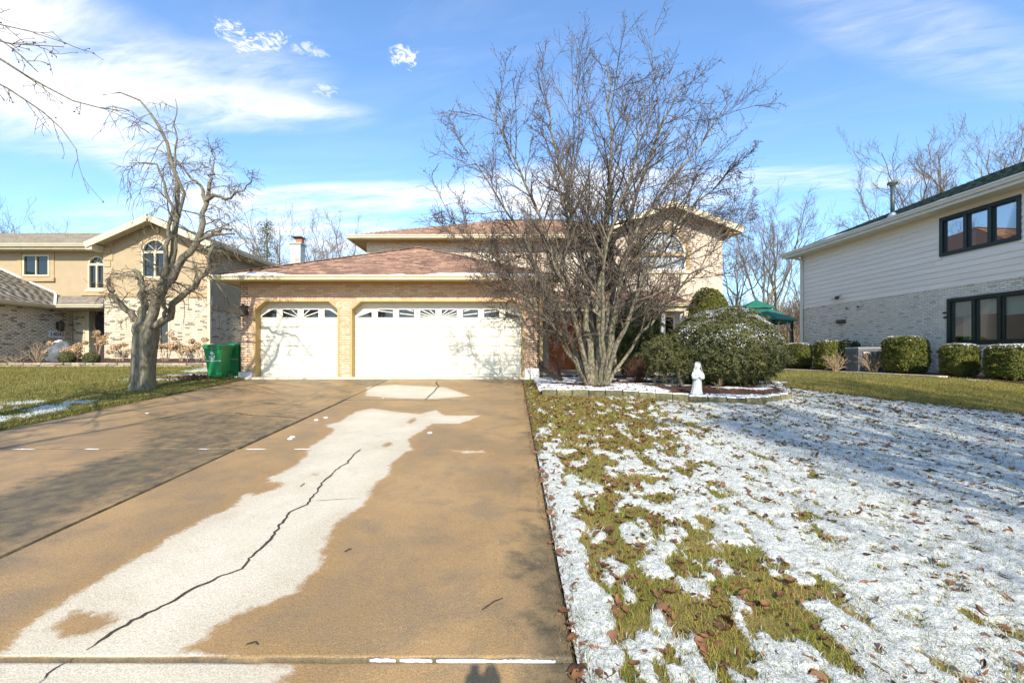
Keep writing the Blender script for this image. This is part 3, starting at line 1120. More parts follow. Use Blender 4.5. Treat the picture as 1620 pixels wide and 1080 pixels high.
def snow_lump(path, w, h, parent, name='snow_strip'):
    mb = MB()
    pts = []
    n = max(3, int((Vector(path[-1]) - Vector(path[0])).length / 0.012))
    for i in range(n + 1):
        t = i / n
        p = Vector(path[0]).lerp(Vector(path[1]), t)
        pts.append(p + Vector((0, random.gauss(0, w * .28), 0)))
    prev = None
    vs, fs = [], []
    for i, p in enumerate(pts):
        e = min(1, 3.5 * min(i, n - i) / n + .15)
        ww = w * e * random.uniform(.35, 1.5)
        hh = h * e * random.uniform(.7, 1.2)
        z = gzf(p.x, p.y)
        b = len(vs)
        vs += [(p.x, p.y - ww, z - .01), (p.x, p.y - ww * .5, z + hh), (p.x, p.y + ww * .5, z + hh), (p.x, p.y + ww, z - .01)]
        if i:
            for k in range(3):
                fs.append((b - 4 + k, b + k, b + k + 1, b - 3 + k))
    mb.add(vs, fs)
    return mb.build(name, MT['snow'], parent, smooth=True)


random.seed(5)
for (a, b, Y, w) in [(-0.34, -0.12, 2.108, .0035), (-.10, .20, 2.106, .0042), (-.52, -.37, 2.112, .003), (-.66, -.54, 2.113, .0022), (-.35, -.09, 2.11, .0016),
                     (-6.2, -5.9, 5.64, .012), (-5.3, -5.1, 5.64, .007), (-3.9, -3.75, 5.64, .010), (-3.3, -3.05, 5.64, .008), (-2.7, -2.5, 5.64, .007)]:
    snow_lump([(a, Y, 0), (b, Y - .002, 0)], w, .004, drive)
for px, py in [(500, 664), (515, 660), (458, 694), (462, 691), (680, 684), (606, 630), (232, 654)]:
    x, y = gp(px, py)
    snow_lump([(x - .03, y, 0), (x + .03, y + .015, 0)], .02, .008, drive, 'snow_lump')


# --- right lawn
def far_green(x, y):
    return ((x - 6.5) * 3.3 + (y - 11.0) * 2.2) / 3.97 + 0.55 * (fbm(x * .8, y * .8, 41) - .5)


def snow_cov(x, y):
    n = fbm(x * 6.6 + 3, y * 4.2, 50, 5)
    n2 = fbm(x * 12.0, y * 8.0, 60, 4)
    wob = .5 * (fbm(x * 1.2, y * .8, 97) - .5)
    band = smoothstep(2.3, 1.15, x + wob)                 # grassy strip beside the drive
    up = smoothstep(5.0, 7.6, y) * smoothstep(3.4, 1.9, x + wob)
    c = 0.95 - band * (0.21 + .52 * smoothstep(0.39, 0.58, n))
    c = c - smoothstep(0.54, 0.66, n2) * (0.42 + 0.05 * band) + .16 * smoothstep(.46, .38, n2)
    c = c - smoothstep(0.55, 0.66, n) * .34 * smoothstep(4.6, 2.0, x)
    c = c - up * (.28 + .5 * smoothstep(.40, .55, n))
    c = c - smoothstep(0.48, 0.62, fbm(x * 4.4, y * 2.6, 90, 4)) * .42 * smoothstep(5.2, 8.5, y)
    edge_snow = smoothstep(0.58, 0.46, x + .22 * (n2 - .5)) * smoothstep(6.2, 5.0, y)
    c = np.maximum(c, 0.95 * edge_snow)
    g = smoothstep(-0.35, 0.3, far_green(x, y))
    c = c * (1 - g) + g * (0.04 + 0.45 * smoothstep(.56, .72, fbm(x * .55, y * 1.6, 70)) * smoothstep(9.5, 12, x))
    return np.clip(c, 0, 1)


def lawn_edge(y):
    return 0.315 + 0.03 * (fbm(y * 2.5, y * 0, 33) - .5)


lawn = structure('lawn')
ys = np.exp(np.linspace(math.log(1.25), math.log(12.6), 380))
xs = np.concatenate([np.linspace(0.30, 3.2, 150), np.linspace(3.2, 13.5, 300)[1:]])
X, Y = np.meshgrid(xs, ys)
C = snow_cov(X, Y)
Zl = gz(X, Y) + 0.006 + smoothstep(.3, .75, C) * 0.028 + 0.030 * (fbm(X * 9, Y * 9, 80, 4) - .5) + 0.020 * (fbm(X * 26, Y * 26, 84, 2) - .5) \
    - 0.03 * smoothstep(0.40, 0.30, X)
V = np.stack([X, Y, Zl], -1).reshape(-1, 3)
nx, ny = len(xs), len(ys)
k_ = np.arange(ny - 1)[:, None] * nx + np.arange(nx - 1)[None]
turf = add_mesh('turf', np_mesh('turf', V, np.stack([k_, k_ + 1, k_ + nx + 1, k_ + nx], -1).reshape(-1, 4), True, {'snow': C.ravel()}), MT['lawn'], lawn)
xs2 = np.linspace(0.2, 20, 150)
ys2 = np.linspace(12.55, 48, 140)
add_mesh('turf', grid_mesh('turf', xs2, ys2, lambda x, y: gz(x, y) - .012 + .03 * (fbm(x * 3, y * 3, 8) - .5), {'snow': lambda x, y: np.clip(0.03 + .5 * smoothstep(.6, .75, fbm(x * .4, y * .9, 70)), 0, 1)}), MT['lawn'], lawn)


def blades(pos, h, w, name, m, lean=0.6, kind='stuff', parent=None):
    n = len(pos)
    a = RNG.random(n) * 2 * math.pi
    d = np.stack([np.cos(a), np.sin(a), 0 * a], -1)
    b = RNG.random(n) * 2 * math.pi
    ln = np.stack([np.cos(b), np.sin(b), 0 * b], -1) * (lean * RNG.random(n) * h)[:, None]
    up = np.stack([0 * h, 0 * h, h], -1)
    p0 = pos - d * w[:, None] / 2
    p1 = pos + d * w[:, None] / 2
    mid = pos + up * .6 + ln * .35
    tip = pos + up * 0.95 + ln
    V = np.stack([p0, p1, mid + d * w[:, None] * .35, mid - d * w[:, None] * .35, tip], 1).reshape(-1, 3)
    i = np.arange(n)[:, None] * 5
    o = add_mesh(name, np_mesh(name, V, [i + np.array([[0, 1, 2, 3]]), i + np.array([[3, 2, 4]])]), m, parent, kind)
    return o


def scatter(n, x0, x1, y0, y1, power=1.4):
    """more points near the viewer"""
    t = RNG.random(n)
    y = (y0 ** (1 - power) + t * (y1 ** (1 - power) - y0 ** (1 - power))) ** (1 / (1 - power))
    x = x0 + (x1 - x0) * RNG.random(n)
    keep = x < 1.15 * y + .3
    return x[keep], y[keep]


BEDPTS = [(0.64, 9.77), (2.55, 9.60), (3.67, 8.85), (4.62, 8.62), (5.72, 9.28), (6.5, 11.1)]


def bed_front(x):
    return np.interp(x, [p[0] for p in BEDPTS], [p[1] for p in BEDPTS])


def in_bed(x, y, m=0.0):
    return (x > 0.6) & (x < 6.9) & (y > bed_front(x) - m)


x, y = scatter(260000, 0.33, 13.0, 1.6, 12.4, 1.7)
ok = (x > lawn_edge(y)) & ~in_bed(x, y, .14)
x, y = x[ok], y[ok]
c = snow_cov(x, y) + (RNG.random(len(x)) - .5) * .42
zz = gz(x, y) + .004
sc = np.clip(y / 4, .8, 2.0)
gr = c < 0.46
pos = np.stack([x, y, zz], -1)
fg = smoothstep(-.3, .3, far_green(x, y))
sel = gr & (RNG.random(len(x)) < .8)
blades(pos[sel], (.022 + .03 * RNG.random(sel.sum())) * (1 + .15 * sc[sel]), .0038 * sc[sel], 'grass', MT['grass'], 1.3, parent=lawn)
sel = (~gr) & (RNG.random(len(x)) < 0.50)
p2 = pos[sel].copy()
p2[:, 2] += .018
blades(p2, (.014 + .022 * RNG.random(sel.sum())) * (1 + .1 * sc[sel]), .0045 * sc[sel], 'snowy_grass', MT['frost'], 1.5, parent=lawn)
sel = (~gr) & (RNG.random(len(x)) < 0.27)
p2 = pos[sel].copy()
p2[:, 2] += .018
blades(p2, (.018 + .026 * RNG.random(sel.sum())) * (1 + .1 * sc[sel]), .0036 * sc[sel], 'grass', MT['green_grass'], 1.4, parent=lawn)
n = 60000
x = RNG.random(n) * 13.5 + 0.9
y = 9.0 + 17 * RNG.random(n) ** 1.6
ok = ~in_bed(x, y, .1) & (far_green(x, y) > -.3) & (x < 15 - .06 * y - 1.4)
x, y = x[ok], y[ok]
blades(np.stack([x, y, gz(x, y) - .005], -1), .03 + .035 * RNG.random(len(x)), .010 + .004 * RNG.random(len(x)), 'grass', MT['green_grass'], 1.0, parent=lawn)

# dead blades lying over the edge of the concrete
x = .32 - .10 * RNG.random(2600) ** 2.6
y = 1.6 + 9 * RNG.random(2600)
ok = fbm(x * 4, y * 3, 23) > .42
x, y = x[ok], y[ok]
blades(np.stack([x, y, gz(x, y) + .006], -1), .012 + .02 * RNG.random(len(x)), .004 + .002 * RNG.random(len(x)), 'dead_grass', MT['dead_blade'], 2.2, parent=lawn)

# fallen leaves: curled ovals
u = np.linspace(-1, 1, 5)
lv = []
for t in u:
    wd = 0.44 * (1 - abs(t)) ** .75 * (1 + 1.1 * abs(t)) * (1 - .22 * t) if abs(t) < 1 else 0.0
    zc = 0.22 * t * t
    if wd == 0:
        lv.append((t * .5, 0, zc))
    else:
        lv += [(t * .5, -wd, zc + .20), (t * .5, 0, zc), (t * .5, wd, zc + .16)]
LEAF = (np.array(lv), None)
LF = np.array([[0, 1, 2], [0, 2, 3], [1, 4, 5], [1, 5, 2], [2, 5, 6], [2, 6, 3], [4, 7, 8], [4, 8, 5], [5, 8, 9], [5, 9, 6], [7, 10, 8], [8, 10, 9]])
LEAF = (LEAF[0], LF)


def leaf_mats(x, y, z, smin, smax, tilt=.35):
    out = []
    for a, b, c in zip(x, y, z):
        s = smin + (smax - smin) * RNG.random() ** 1.6
        R = (Matrix.Rotation(RNG.random() * 6.28, 3, 'Z') @ Matrix.Rotation(RNG.normal(0, tilt), 3, 'X') @ Matrix.Rotation(RNG.normal(0, tilt), 3, 'Y'))
        if RNG.random() < .4:
            R = R @ Matrix.Rotation(math.pi, 3, 'X')
        curl = RNG.uniform(.3, 1.3)
        sx, sy = s, s * RNG.uniform(.32, .78)
        out.append(mat4((a, b, c), np.array(R.col[0]) * sx, np.array(R.col[1]) * sy, np.array(R.col[2]) * s * curl))
    return out


nl = 27000
x = 0.25 + 11 * RNG.random(nl)
y = 1.6 + 9.9 * RNG.random(nl) ** 0.95
dens = 0.72 + 0.45 * smoothstep(4, 7, y) + 0.6 * smoothstep(2.2, .8, x) * smoothstep(.40, .60, fbm(x * 6.6 + 3, y * 4.2, 50, 5))
dens = dens * (0.38 + 1.3 * smoothstep(.3, .68, fbm(x * 2.6, y * 2.2, 95)))
ok = (x < 1.18 * y + .2) & ~in_bed(x, y, .16) & (RNG.random(nl) < dens) & (far_green(x, y) < .5 * RNG.random(nl)) & (x > lawn_edge(y) - .08 * RNG.random(nl))
x, y = x[ok], y[ok]
pieces(LEAF, leaf_mats(x, y, gz(x, y) + .018 + .014 * RNG.random(len(x)), .028, .085), 'fallen_leaf', MT['leaf'], lawn, 300, 'fallen_leaves')

# --- left lawn
lawn2 = structure('lawn')


def snow_left(x, y):
    e = x + 7.45
    n = fbm(x * 2.2, y * 2.8, 55)
    band = smoothstep(-3.2, -1.0, e) * smoothstep(-0.12, -0.5, e) * smoothstep(9.8, 8.2, y)
    c = 0.9 * band * smoothstep(.36, .52, n)
    c = np.maximum(c, .70 * smoothstep(.44, .60, fbm(x * .7 + 5, y * 1.6, 58)) * smoothstep(-9, -10.5, x) * smoothstep(9.5, 8, y))
    c = np.maximum(c, .7 * smoothstep(.46, .6, fbm(x * 1.2, y * 2.0, 59)) * smoothstep(11.0, 12.2, y) * smoothstep(-11.5, -9.5, x))
    return np.clip(c, 0, 1)


xs = np.linspace(-24, -7.40, 330)
ys = np.exp(np.linspace(math.log(3.0), math.log(18.5), 260))
X, Y = np.meshgrid(xs, ys)
C = snow_left(X, Y)
Zl = gz(X, Y) + 0.004 + .018 * C + .05 * smoothstep(0, .5, -7.42 - X) + .035 * (fbm(X * 6, Y * 6, 81) - .5)
k_ = np.arange(len(ys) - 1)[:, None] * len(xs) + np.arange(len(xs) - 1)[None]
add_mesh('turf', np_mesh('turf', np.stack([X, Y, Zl], -1).reshape(-1, 3), np.stack([k_, k_ + 1, k_ + len(xs) + 1, k_ + len(xs)], -1).reshape(-1, 4), True, {'snow': C.ravel()}), MT['lawn'], lawn2)
n = 170000
x = -7.43 - 15 * RNG.random(n) ** 1.3
y = 5.5 + 10.2 * RNG.random(n) ** 1.2
ok = (x > -1.17 * y - .3)
x, y = x[ok], y[ok]
c = snow_left(x, y) + (RNG.random(len(x)) - .5) * .3
z = gz(x, y) + .05 * smoothstep(0, .5, -7.42 - x)
s = (c < .5) & (RNG.random(len(x)) < .9)
blades(np.stack([x, y, z], -1)[s], .03 + .04 * RNG.random(s.sum()), .009 + .005 * RNG.random(s.sum()), 'grass', MT['green_grass'], 1.0, parent=lawn2)
s = (c >= .5) & (RNG.random(len(x)) < .5)
blades(np.stack([x, y, z + .015], -1)[s], .02 + .03 * RNG.random(s.sum()), .010 + .004 * RNG.random(s.sum()), 'snowy_grass', MT['frost'], 1.2, parent=lawn2)

# --- planting bed by the entrance with its block edging


def bed_z(x, y):
    return gz(x, y) + 0.125 * smoothstep(12.9, 10.2, y) * smoothstep(.52, .72, x)


fx = np.linspace(0.60, 6.85, 130)
tt = np.linspace(0, 1, 70)
FX, TT = np.meshgrid(fx, tt)
fy = bed_front(FX) + .10
by = np.where(FX < 4.2, 15.9, 15.9 - 3.2 * smoothstep(4.2, 6.8, FX))
X = FX
Y = fy + (by - fy) * TT


def bed_snow(x, y):
    c = .80 * smoothstep(.36, .46, fbm(x * 1.1, y * 1.6, 66)) * smoothstep(4.4, 2.6, x + .4 * (y - 10))
    c = np.maximum(c, .85 * smoothstep(.52, .60, fbm(x * 1.3, y * 2, 67)))
    c = np.maximum(c, .9 * smoothstep(.35, .12, y - bed_front(x)) * (fbm(x * 3, y * 3, 3) > .36))
    return np.clip(c * smoothstep(14.5, 13.0, y), 0, 1)


C = bed_snow(X, Y)
Zb = bed_z(X, Y) + .025 * (fbm(X * 7, Y * 7, 62) - .5) + .015 * C
k_ = np.arange(69)[:, None] * 130 + np.arange(129)[None]
bed_obj = add_mesh('planting_bed', np_mesh('planting_bed', np.stack([X, Y, Zb], -1).reshape(-1, 3), np.stack([k_, k_ + 1, k_ + 131, k_ + 130], -1).reshape(-1, 4), True, {'snow': C.ravel()}), MT['bed'], None, 'structure')
x = .5 + 5.8 * RNG.random(900)
y = bed_front(x) + .12 + 3 * RNG.random(900) ** 1.8
pieces(LEAF, leaf_mats(x, y, bed_z(x, y) + .02, .03, .07), 'fallen_leaf', MT['leaf'], bed_obj, 0, 'fallen_leaves')

edge = root('garden_edging', 'low mossy block edging with snow caps around the planting bed', 'garden edging', (0.64, 9.77, gzf(.64, 9.77)))


def edging_course(path, L, h, depth, zoff, zf, m, parent, name, seed, jit=.012):
    rng = random.Random(seed)
    seg = [Vector((a, b, 0)) for a, b in path]
    cum = [0]
    for a, b in zip(seg[:-1], seg[1:]):
        cum.append(cum[-1] + (b - a).length)
    s = 0
    caps = []
    while s < cum[-1] - .05:
        e = min(s + L * rng.uniform(.9, 1.1), cum[-1])

        def at(d):
            for i in range(len(seg) - 1):
                if d <= cum[i + 1] + 1e-6:
                    return seg[i].lerp(seg[i + 1], (d - cum[i]) / (cum[i + 1] - cum[i]))
            return seg[-1]
        a, b = at(s + .006), at(e - .006)
        t = (b - a)
        if t.length > .03:
            Lb = t.length
            t.normalize()
            nrm = Vector((t.y, -t.x, 0))
            j = rng.uniform(-jit, jit)
            z0 = zf((a.x + b.x) / 2, (a.y + b.y) / 2) + zoff + rng.uniform(-.004, .004)
            hh = h * rng.uniform(.94, 1.05)
            mb = MB()
            c = .012
            pr = [(0, 0), (depth - c, 0), (depth, c), (depth + .006, hh * .5), (depth, hh - c), (depth - c, hh), (0, hh)]
            vs = []
            for uu, ins in ((0, c), (c, 0), (Lb * .5, -.004), (Lb - c, 0), (Lb, c)):
                for d_, z_ in pr:
                    dd = d_ - (ins if d_ > depth * .5 else 0) + rng.uniform(-.003, .003)
                    p = a + t * uu + nrm * (dd - depth + .02 + j)
                    vs.append((p.x, p.y, z0 + z_ - (ins * .6 if z_ > hh * .6 else 0)))
            n = len(pr)
            fs = []
            for q in range(4):
                for r in range(n):
                    fs.append((q * n + r, q * n + (r + 1) % n, (q + 1) * n + (r + 1) % n, (q + 1) * n + r))
            fs += [tuple(range(n))[::-1], tuple(range(4 * n, 5 * n))]
            mb.add(vs, [f[::-1] for f in fs])
            mb.build(name, m, parent)
            caps.append((a, b, nrm, z0 + hh, depth, j))
        s = e
    return caps


caps = edging_course(BEDPTS, .34, .135, .20, 0.0, gzf, MT['stone'], edge, 'edging_block', 3)
edging_course(BEDPTS[2:5], .33, .075, .21, -.02, lambda x, y: gzf(x, y), MT['stone'], edge, 'edging_block', 9)
edge_up = [c for c in caps]
mb = MB()
rr = random.Random(8)
for a, b, nrm, z, dep, j in caps:
    n = 7
    pr = []
    for i in range(n + 1):
        p = a.lerp(b, (i + .15 * rr.random()) / (n + .2))
        f = rr.uniform(.55, .95)
        h = rr.uniform(.006, .02)
        o = p + nrm * (-dep + .025 + j)
        q = p + nrm * (-dep + .02 + dep * f + j)
        pr.append([(o.x, o.y, z - .004), (o.x, o.y, z + h), (q.x, q.y, z + h * .8), (q.x + nrm.x * .008, q.y + nrm.y * .008, z - .004)])
    vs = [v for r in pr for v in r]
    fs = [(i * 4 + k, (i + 1) * 4 + k, (i + 1) * 4 + k + 1, i * 4 + k + 1) for i in range(n) for k in range(3)]
    mb.add(vs, fs)
mb.build('snow_cap', MT['snow'], edge, smooth=True)

# --- bed and edging in front of the tan house
xs = np.linspace(-25, -8.6, 200)
ys = np.linspace(15.75, 19.8, 50)
add_mesh('planting_bed', grid_mesh('planting_bed', xs, ys, lambda x, y: gz(x, y) + .13 + .04 * (fbm(x * 5, y * 5, 19) - .5),
         {'snow': lambda x, y: np.clip(.85 * smoothstep(16.5, 16.05, y + .4 * (fbm(x * 1.5, y, 14) - .5)) * smoothstep(.3, .42, fbm(x * 1.3, y * 2, 12)), 0, 1)}), MT['bed'], None, 'structure')
edge2 = root('garden_edging', 'low brown stone edging in front of the tan house bed', 'garden edging', (-24, 15.7, gzf(-24, 15.7)))
edging_course([(-24.5, 15.7), (-16, 15.75), (-8.7, 15.6)], .30, .10, .22, 0, gzf, MT['rubble'], edge2, 'edging_stone', 4, .04)
edging_course([(-24.5, 15.74), (-16, 15.79), (-8.7, 15.64)], .27, .08, .2, .10, gzf, MT['rubble'], edge2, 'edging_stone', 5, .04)

# --- strip of bed and thin walk along the grey house
WV = Vector((-0.0583, 1, 0)).normalized()          # along the grey house wall, away from the viewer
WN = Vector((-WV.y, WV.x, 0))                      # out of that wall, towards our lawn
WO = Vector((14.06 + .0583 * 22, 0, 0))            # the wall line at y = 0


def wall_pt(y, d=0.0):
    t = y / WV.y
    return WO + WV * t + WN * d


mb = MB()
for y0, y1 in ((9.0, 24.5),):
    n = 40
    vs, fs = [], []
    for i in range(n + 1):
        y = y0 + (y1 - y0) * i / n
        a, b = wall_pt(y, 1.55 + .05 * math.sin(y * 2.2)), wall_pt(y, 0)
        z = gzf(a.x, y)
        vs += [(a.x, a.y, z + .02), (b.x, b.y, z + .04)]
        if i:
            fs.append((2 * i - 2, 2 * i - 1, 2 * i + 1, 2 * i))
    mb.add(vs, fs)
me = bpy.data.meshes.new('planting_bed')
me.from_pydata(mb.v, [], mb.f)
a_ = me.attributes.new('snow', 'FLOAT', 'POINT')
a_.data.foreach_set('value', np.full(len(mb.v), .12, np.float32))
add_mesh('planting_bed', me, MT['bed'], None, 'structure')
walk = structure('path')
for y in np.arange(13.6, 24.0, 1.2):
    a, b, c, d = wall_pt(y + .01, 1.95), wall_pt(y + .01, 1.6), wall_pt(y + 1.19, 1.6), wall_pt(y + 1.19, 1.95)
    mb = MB()
    vs = [(p.x, p.y, gzf(p.x, p.y) - .05) for p in (a, b, c, d)] + [(p.x, p.y, gzf(p.x, p.y) + .035) for p in (a, b, c, d)]
    mb.add(vs, BOXF)
    mb.build('path_slab', MT['step_concrete'], walk)

# ------------------------------------------------------------------ house parts shared by the three houses
def arc_pts(uc, hw, zs, r, n=14):
    return [(uc + hw * math.cos(math.pi * i / n), zs + r * math.sin(math.pi * i / n)) for i in range(n + 1)]


def arch_loop(uc, hw, z0, zs, r, n=14):
    return [(uc - hw, z0), (uc + hw, z0)] + arc_pts(uc, hw, zs, r, n)


def rect_loop(a, b, z0, z1):
    return [(a, z0), (b, z0), (b, z1), (a, z1)]


def window_rect(fr, a, b, z0, z1, parent, frame_m, glass_m, cols=2, rows=1, fw=.06, d=0.03, mull=.05, name='window'):
    mb = MB()
    mb.ring(fr, rect_loop(a + fw, b - fw, z0 + fw, z1 - fw), rect_loop(a, b, z0, z1), -.06, d)
    w = mb.build(name, frame_m, parent)
    cw = (b - a - 2 * fw) / cols
    for i in range(cols):
        x0, x1 = a + fw + i * cw, a + fw + (i + 1) * cw
        if i:
            MB().fbox(fr, x0 - mull / 2, x0 + mull / 2, z0 + fw, z1 - fw, -.05, d - .004).build('mullion', frame_m, w)
        mb = MB()
        ch = (z1 - z0 - 2 * fw) / rows
        for j in range(rows):
            mb.fbox(fr, x0 + (mull / 2 if i else 0) + .002, x1 - (mull / 2 if i < cols - 1 else 0) - .002, z0 + fw + j * ch + (.02 if j else 0), z0 + fw + (j + 1) * ch, -.04, -.03)
        mb.build('pane', glass_m, w)
    for j in range(1, rows):
        MB().fbox(fr, a + fw, b - fw, z0 + fw + j * ch - .02, z0 + fw + j * ch + .02, -.045, d - .006).build('mullion', frame_m, w)
    return w


def gutter(p0, p1, out, m, parent, h=.13, w=.12):
    """K-style gutter: p0, p1 on the roof edge, out = outward direction"""
    p0, p1, out = Vector(p0), Vector(p1), Vector(out)
    pr = [(0.0, 0.0), (0, -h), (w * .6, -h), (w * .75, -h * .6), (w, -h * .35), (w, -.01), (w - .012, -.01), (w - .012, -h * .3), (w * .55, -h + .015), (.012, -h + .015), (.012, 0)]
    n = len(pr)
    vs = [p + out * a + Vector((0, 0, b)) for p in (p0, p1) for a, b in pr]
    fs = [(i, (i + 1) % n, n + (i + 1) % n, n + i) for i in range(n)]
    fs += [tuple(range(n))[::-1], tuple(range(n, 2 * n))]
    mb = MB()
    mb.add(vs, fs)
    return mb.build('gutter', m, parent)


def downspout(pts, m, parent, w=.085, d=.065):
    mb = MB()
    for a, b in zip(pts[:-1], pts[1:]):
        mb.bar(a, b, w, d, up=(0, 1, 0.01))
    return mb.build('downspout', m, parent)


def simple_wall(name, x0, x1, y0, y1, z0, z1, m, parent):
    return MB().box(x0, x1, y0, y1, z0, z1).build(name, m, parent)


# ------------------------------------------------------------------ the main house
X = Y = Z = V = None
HZ = 0.90
house = root('brick_house', 'salmon and cream brick house with brown shingle roof and three car garage', 'house', (-3.4, 12.75, HZ))
fg_ = Frame((0, 12.75, 0), (1, 0, 0), (0, -1, 0))
GT = 3.60            # underside of the eave
DOORS = [(-7.22, -4.84, 4), (-4.52, 0.33, 8)]
DT, DB = 3.11, 0.955
CU, CZ = .27, .24
free_g = free_fn(-7.60, .74, [chamfer_hole(a, b, 0, DT, CU, CZ) for a, b, _ in DOORS])
gw = backing(fg_, free_g, HZ - .1, GT, .0677 / 2, .30, 'garage_wall', MT['mortar'], house)
bricks(fg_, free_fn(-7.60, .74, [chamfer_hole(a - .0, b + .0, 0, DT + .10, CU + .06, CZ + .06) for a, b, _ in DOORS]), HZ + .0, GT, MT['brick'], gw, 300)
# light soldier course over both openings, following the chamfers
for a, b, _ in DOORS:
    inner = [(a, DT - CZ), (a + CU, DT), (b - CU, DT), (b, DT - CZ)]
    outer = [(a - .06, DT - CZ + .06), (a + CU - .06, DT + .10), (b - CU + .06, DT + .10), (b + .06, DT - CZ + .06)]
    pcs = []
    for (i0, i1, o0, o1) in zip(inner[:-1], inner[1:], outer[:-1], outer[1:]):
        L = math.hypot(i1[0] - i0[0], i1[1] - i0[1])
        n = max(2, round(L / .0775))
        for k in range(n):
            t0, t1 = k / n + .06 / n, (k + 1) / n - .06 / n
            q = [(o0[0] + (o1[0] - o0[0]) * t, o0[1] + (o1[1] - o0[1]) * t) for t in (t0, t1)] + [(i0[0] + (i1[0] - i0[0]) * t, i0[1] + (i1[1] - i0[1]) * t) for t in (t1, t0)]
            pcs.append(q)
    mb = MB()
    for q in pcs:
        mb.prism(fg_, q[::-1], -.02, .014 + .004 * random.random())
    mb.build('soldier_course', MT['brick'], gw, 'stuff')
# ochre jambs lining each opening, then the sectional door
fd = Frame((0, 13.0, 0), (1, 0, 0), (0, -1, 0))
for a, b, cols in DOORS:
    out = [(a, DB), (a, DT - CZ), (a + CU, DT), (b - CU, DT), (b, DT - CZ), (b, DB)]
    inn = [(a + .045, DB), (a + .045, DT - CZ - .02), (a + CU + .02, DT - .045), (b - CU - .02, DT - .045), (b - .045, DT - CZ - .02), (b - .045, DB)]
    MB().ring(fg_, inn, out, -.28, .022, closed=False).build('door_jamb', MT['gold_trim'], house)
    door = MB().fbox(fd, a - .02, b + .02, DB, DT + .02, -.05, 0).build('garage_door', MT['door_white'], house)
    h = (DT - .10 - DB) / 8.0
    W = (b - a) / cols
    # six rows of raised panels
    for r in range(6):
        z0 = DB + .02 + r * h * 1.045
        for c in range(cols):
            u0, u1 = a + c * W + .045, a + (c + 1) * W - .045
            z1 = z0 + h * 1.045
            MB().add([fd(u0, z0 + .035, .001), fd(u1, z0 + .035, .001), fd(u1, z1 - .012, .001), fd(u0, z1 - .012, .001),
                      fd(u0 + .03, z0 + .064, .026), fd(u1 - .03, z0 + .064, .026), fd(u1 - .03, z1 - .035, .026), fd(u0 + .03, z1 - .035, .026)],
                     [(4, 5, 6, 7), (0, 1, 5, 4), (1, 2, 6, 5), (2, 3, 7, 6), (3, 0, 4, 7)]).build('door_panel', MT['door_white'], door)
        if r % 2 == 0 and r:
            MB().fbox(fd, a, b, z0 - .006, z0 + .002, 0, .004).build('section_joint', MT['gold_trim'] if False else MT['foundation'], door)
    # row of windows under one sunburst: an arch over the whole door, rays from its foot
    zt = DB + .02 + 6 * h * 1.045 + .055
    wh = .225
    uc = (a + b) / 2
    hwd = (b - a) / 2
    for c in range(cols):
        u0, u1 = a + c * W + .085, a + (c + 1) * W - .085
        pts = [(u0, zt), (u1, zt)]
        nn = 6
        top = []
        for i in range(nn + 1):
            uu = u1 + (u0 - u1) * i / nn
            k = abs(uu - uc) / (hwd * .97)
            ht = wh * min(1.0, max(.0, (1 - k ** 2.2) * (1.95 if cols == 8 else 1.8)))
            top.append((uu, zt + max(.004, ht)))
        MB().prism(fd, pts + top, -.01, .005).build('window_pane', MT['glass'], door)
        MB().ring(fd, pts + top, [(u0 - .03, zt - .03), (u1 + .03, zt - .03)] + [(p[0] + (.03 if i == 0 else -.03 if i == nn else 0), p[1] + .03) for i, p in enumerate(top)], 0, .02).build('window_frame', MT['door_white'], door)
        # rays
        mb = MB()
        for ang in np.linspace(0, math.pi, 12 if cols == 8 else 8)[1:-1] if True else []:
            ca, sa = math.cos(ang), math.sin(ang) * (.42 if cols == 8 else .75)
            nrm = math.hypot(ca, sa)
            ca, sa = ca / nrm, sa / nrm
            seg = []
            for t in np.linspace(0.0, hwd * 1.05, 90):
                uu, zz = uc + ca * t, zt - .02 + sa * t
                k = abs(uu - uc) / (hwd * .97)
                ht = wh * min(1.0, max(.0, (1 - k ** 2.2) * (1.95 if cols == 8 else 1.8)))
                if u0 < uu < u1 and zt < zz < zt + ht:
                    seg.append((uu, zz))
            if len(seg) > 1:
                (ua, za), (ub, zb) = seg[0], seg[-1]
                w2 = .011
                mb.prism(fd, [(ua + sa * w2, za - ca * w2), (ub + sa * w2, zb - ca * w2), (ub - sa * w2, zb + ca * w2), (ua - sa * w2, za + ca * w2)], .004, .016)
        if mb.v:
            mb.build('sunray_muntin', MT['door_white'], door)
# small hub at the foot of the sunburst
    MB().prism(fd, arc_pts(uc, .13 if cols == 8 else .09, zt - .02, .075, 10), 0, .019).build('sunburst_hub', MT['door_white'], door)
MB().box(-7.55, .36, 12.64, 12.99, HZ - .15, DB - .002).build('door_sill', MT['step_concrete'], house)
MB().box(.36, .755, 12.66, 12.742, HZ - .2, 1.19).build('foundation_block', MT['foundation'], house)
MB().box(-7.615, -7.25, 12.67, 12.735, HZ - .2, 1.10).build('foundation_block', MT['foundation'], house)
# side walls of the garage
fs_ = Frame((.74, 12.75, 0), (0, 1, 0), (1, 0, 0))
gs = backing(fs_, free_fn(.0, 5.85), HZ - .1, GT, 1.0, .25, 'garage_side_wall', MT['mortar'], house)
bricks(fs_, free_fn(0, 5.85), HZ, GT, MT['brick'], gs, 0)
fs2 = Frame((-7.60, 12.75, 0), (0, 1, 0), (-1, 0, 0))
gs = backing(fs2, free_fn(.0, 8.0), HZ - .1, GT, 1.0, .25, 'garage_side_wall', MT['mortar'], house)
bricks(fs2, free_fn(0, 8.0), HZ, GT, MT['brick'], gs, 0)
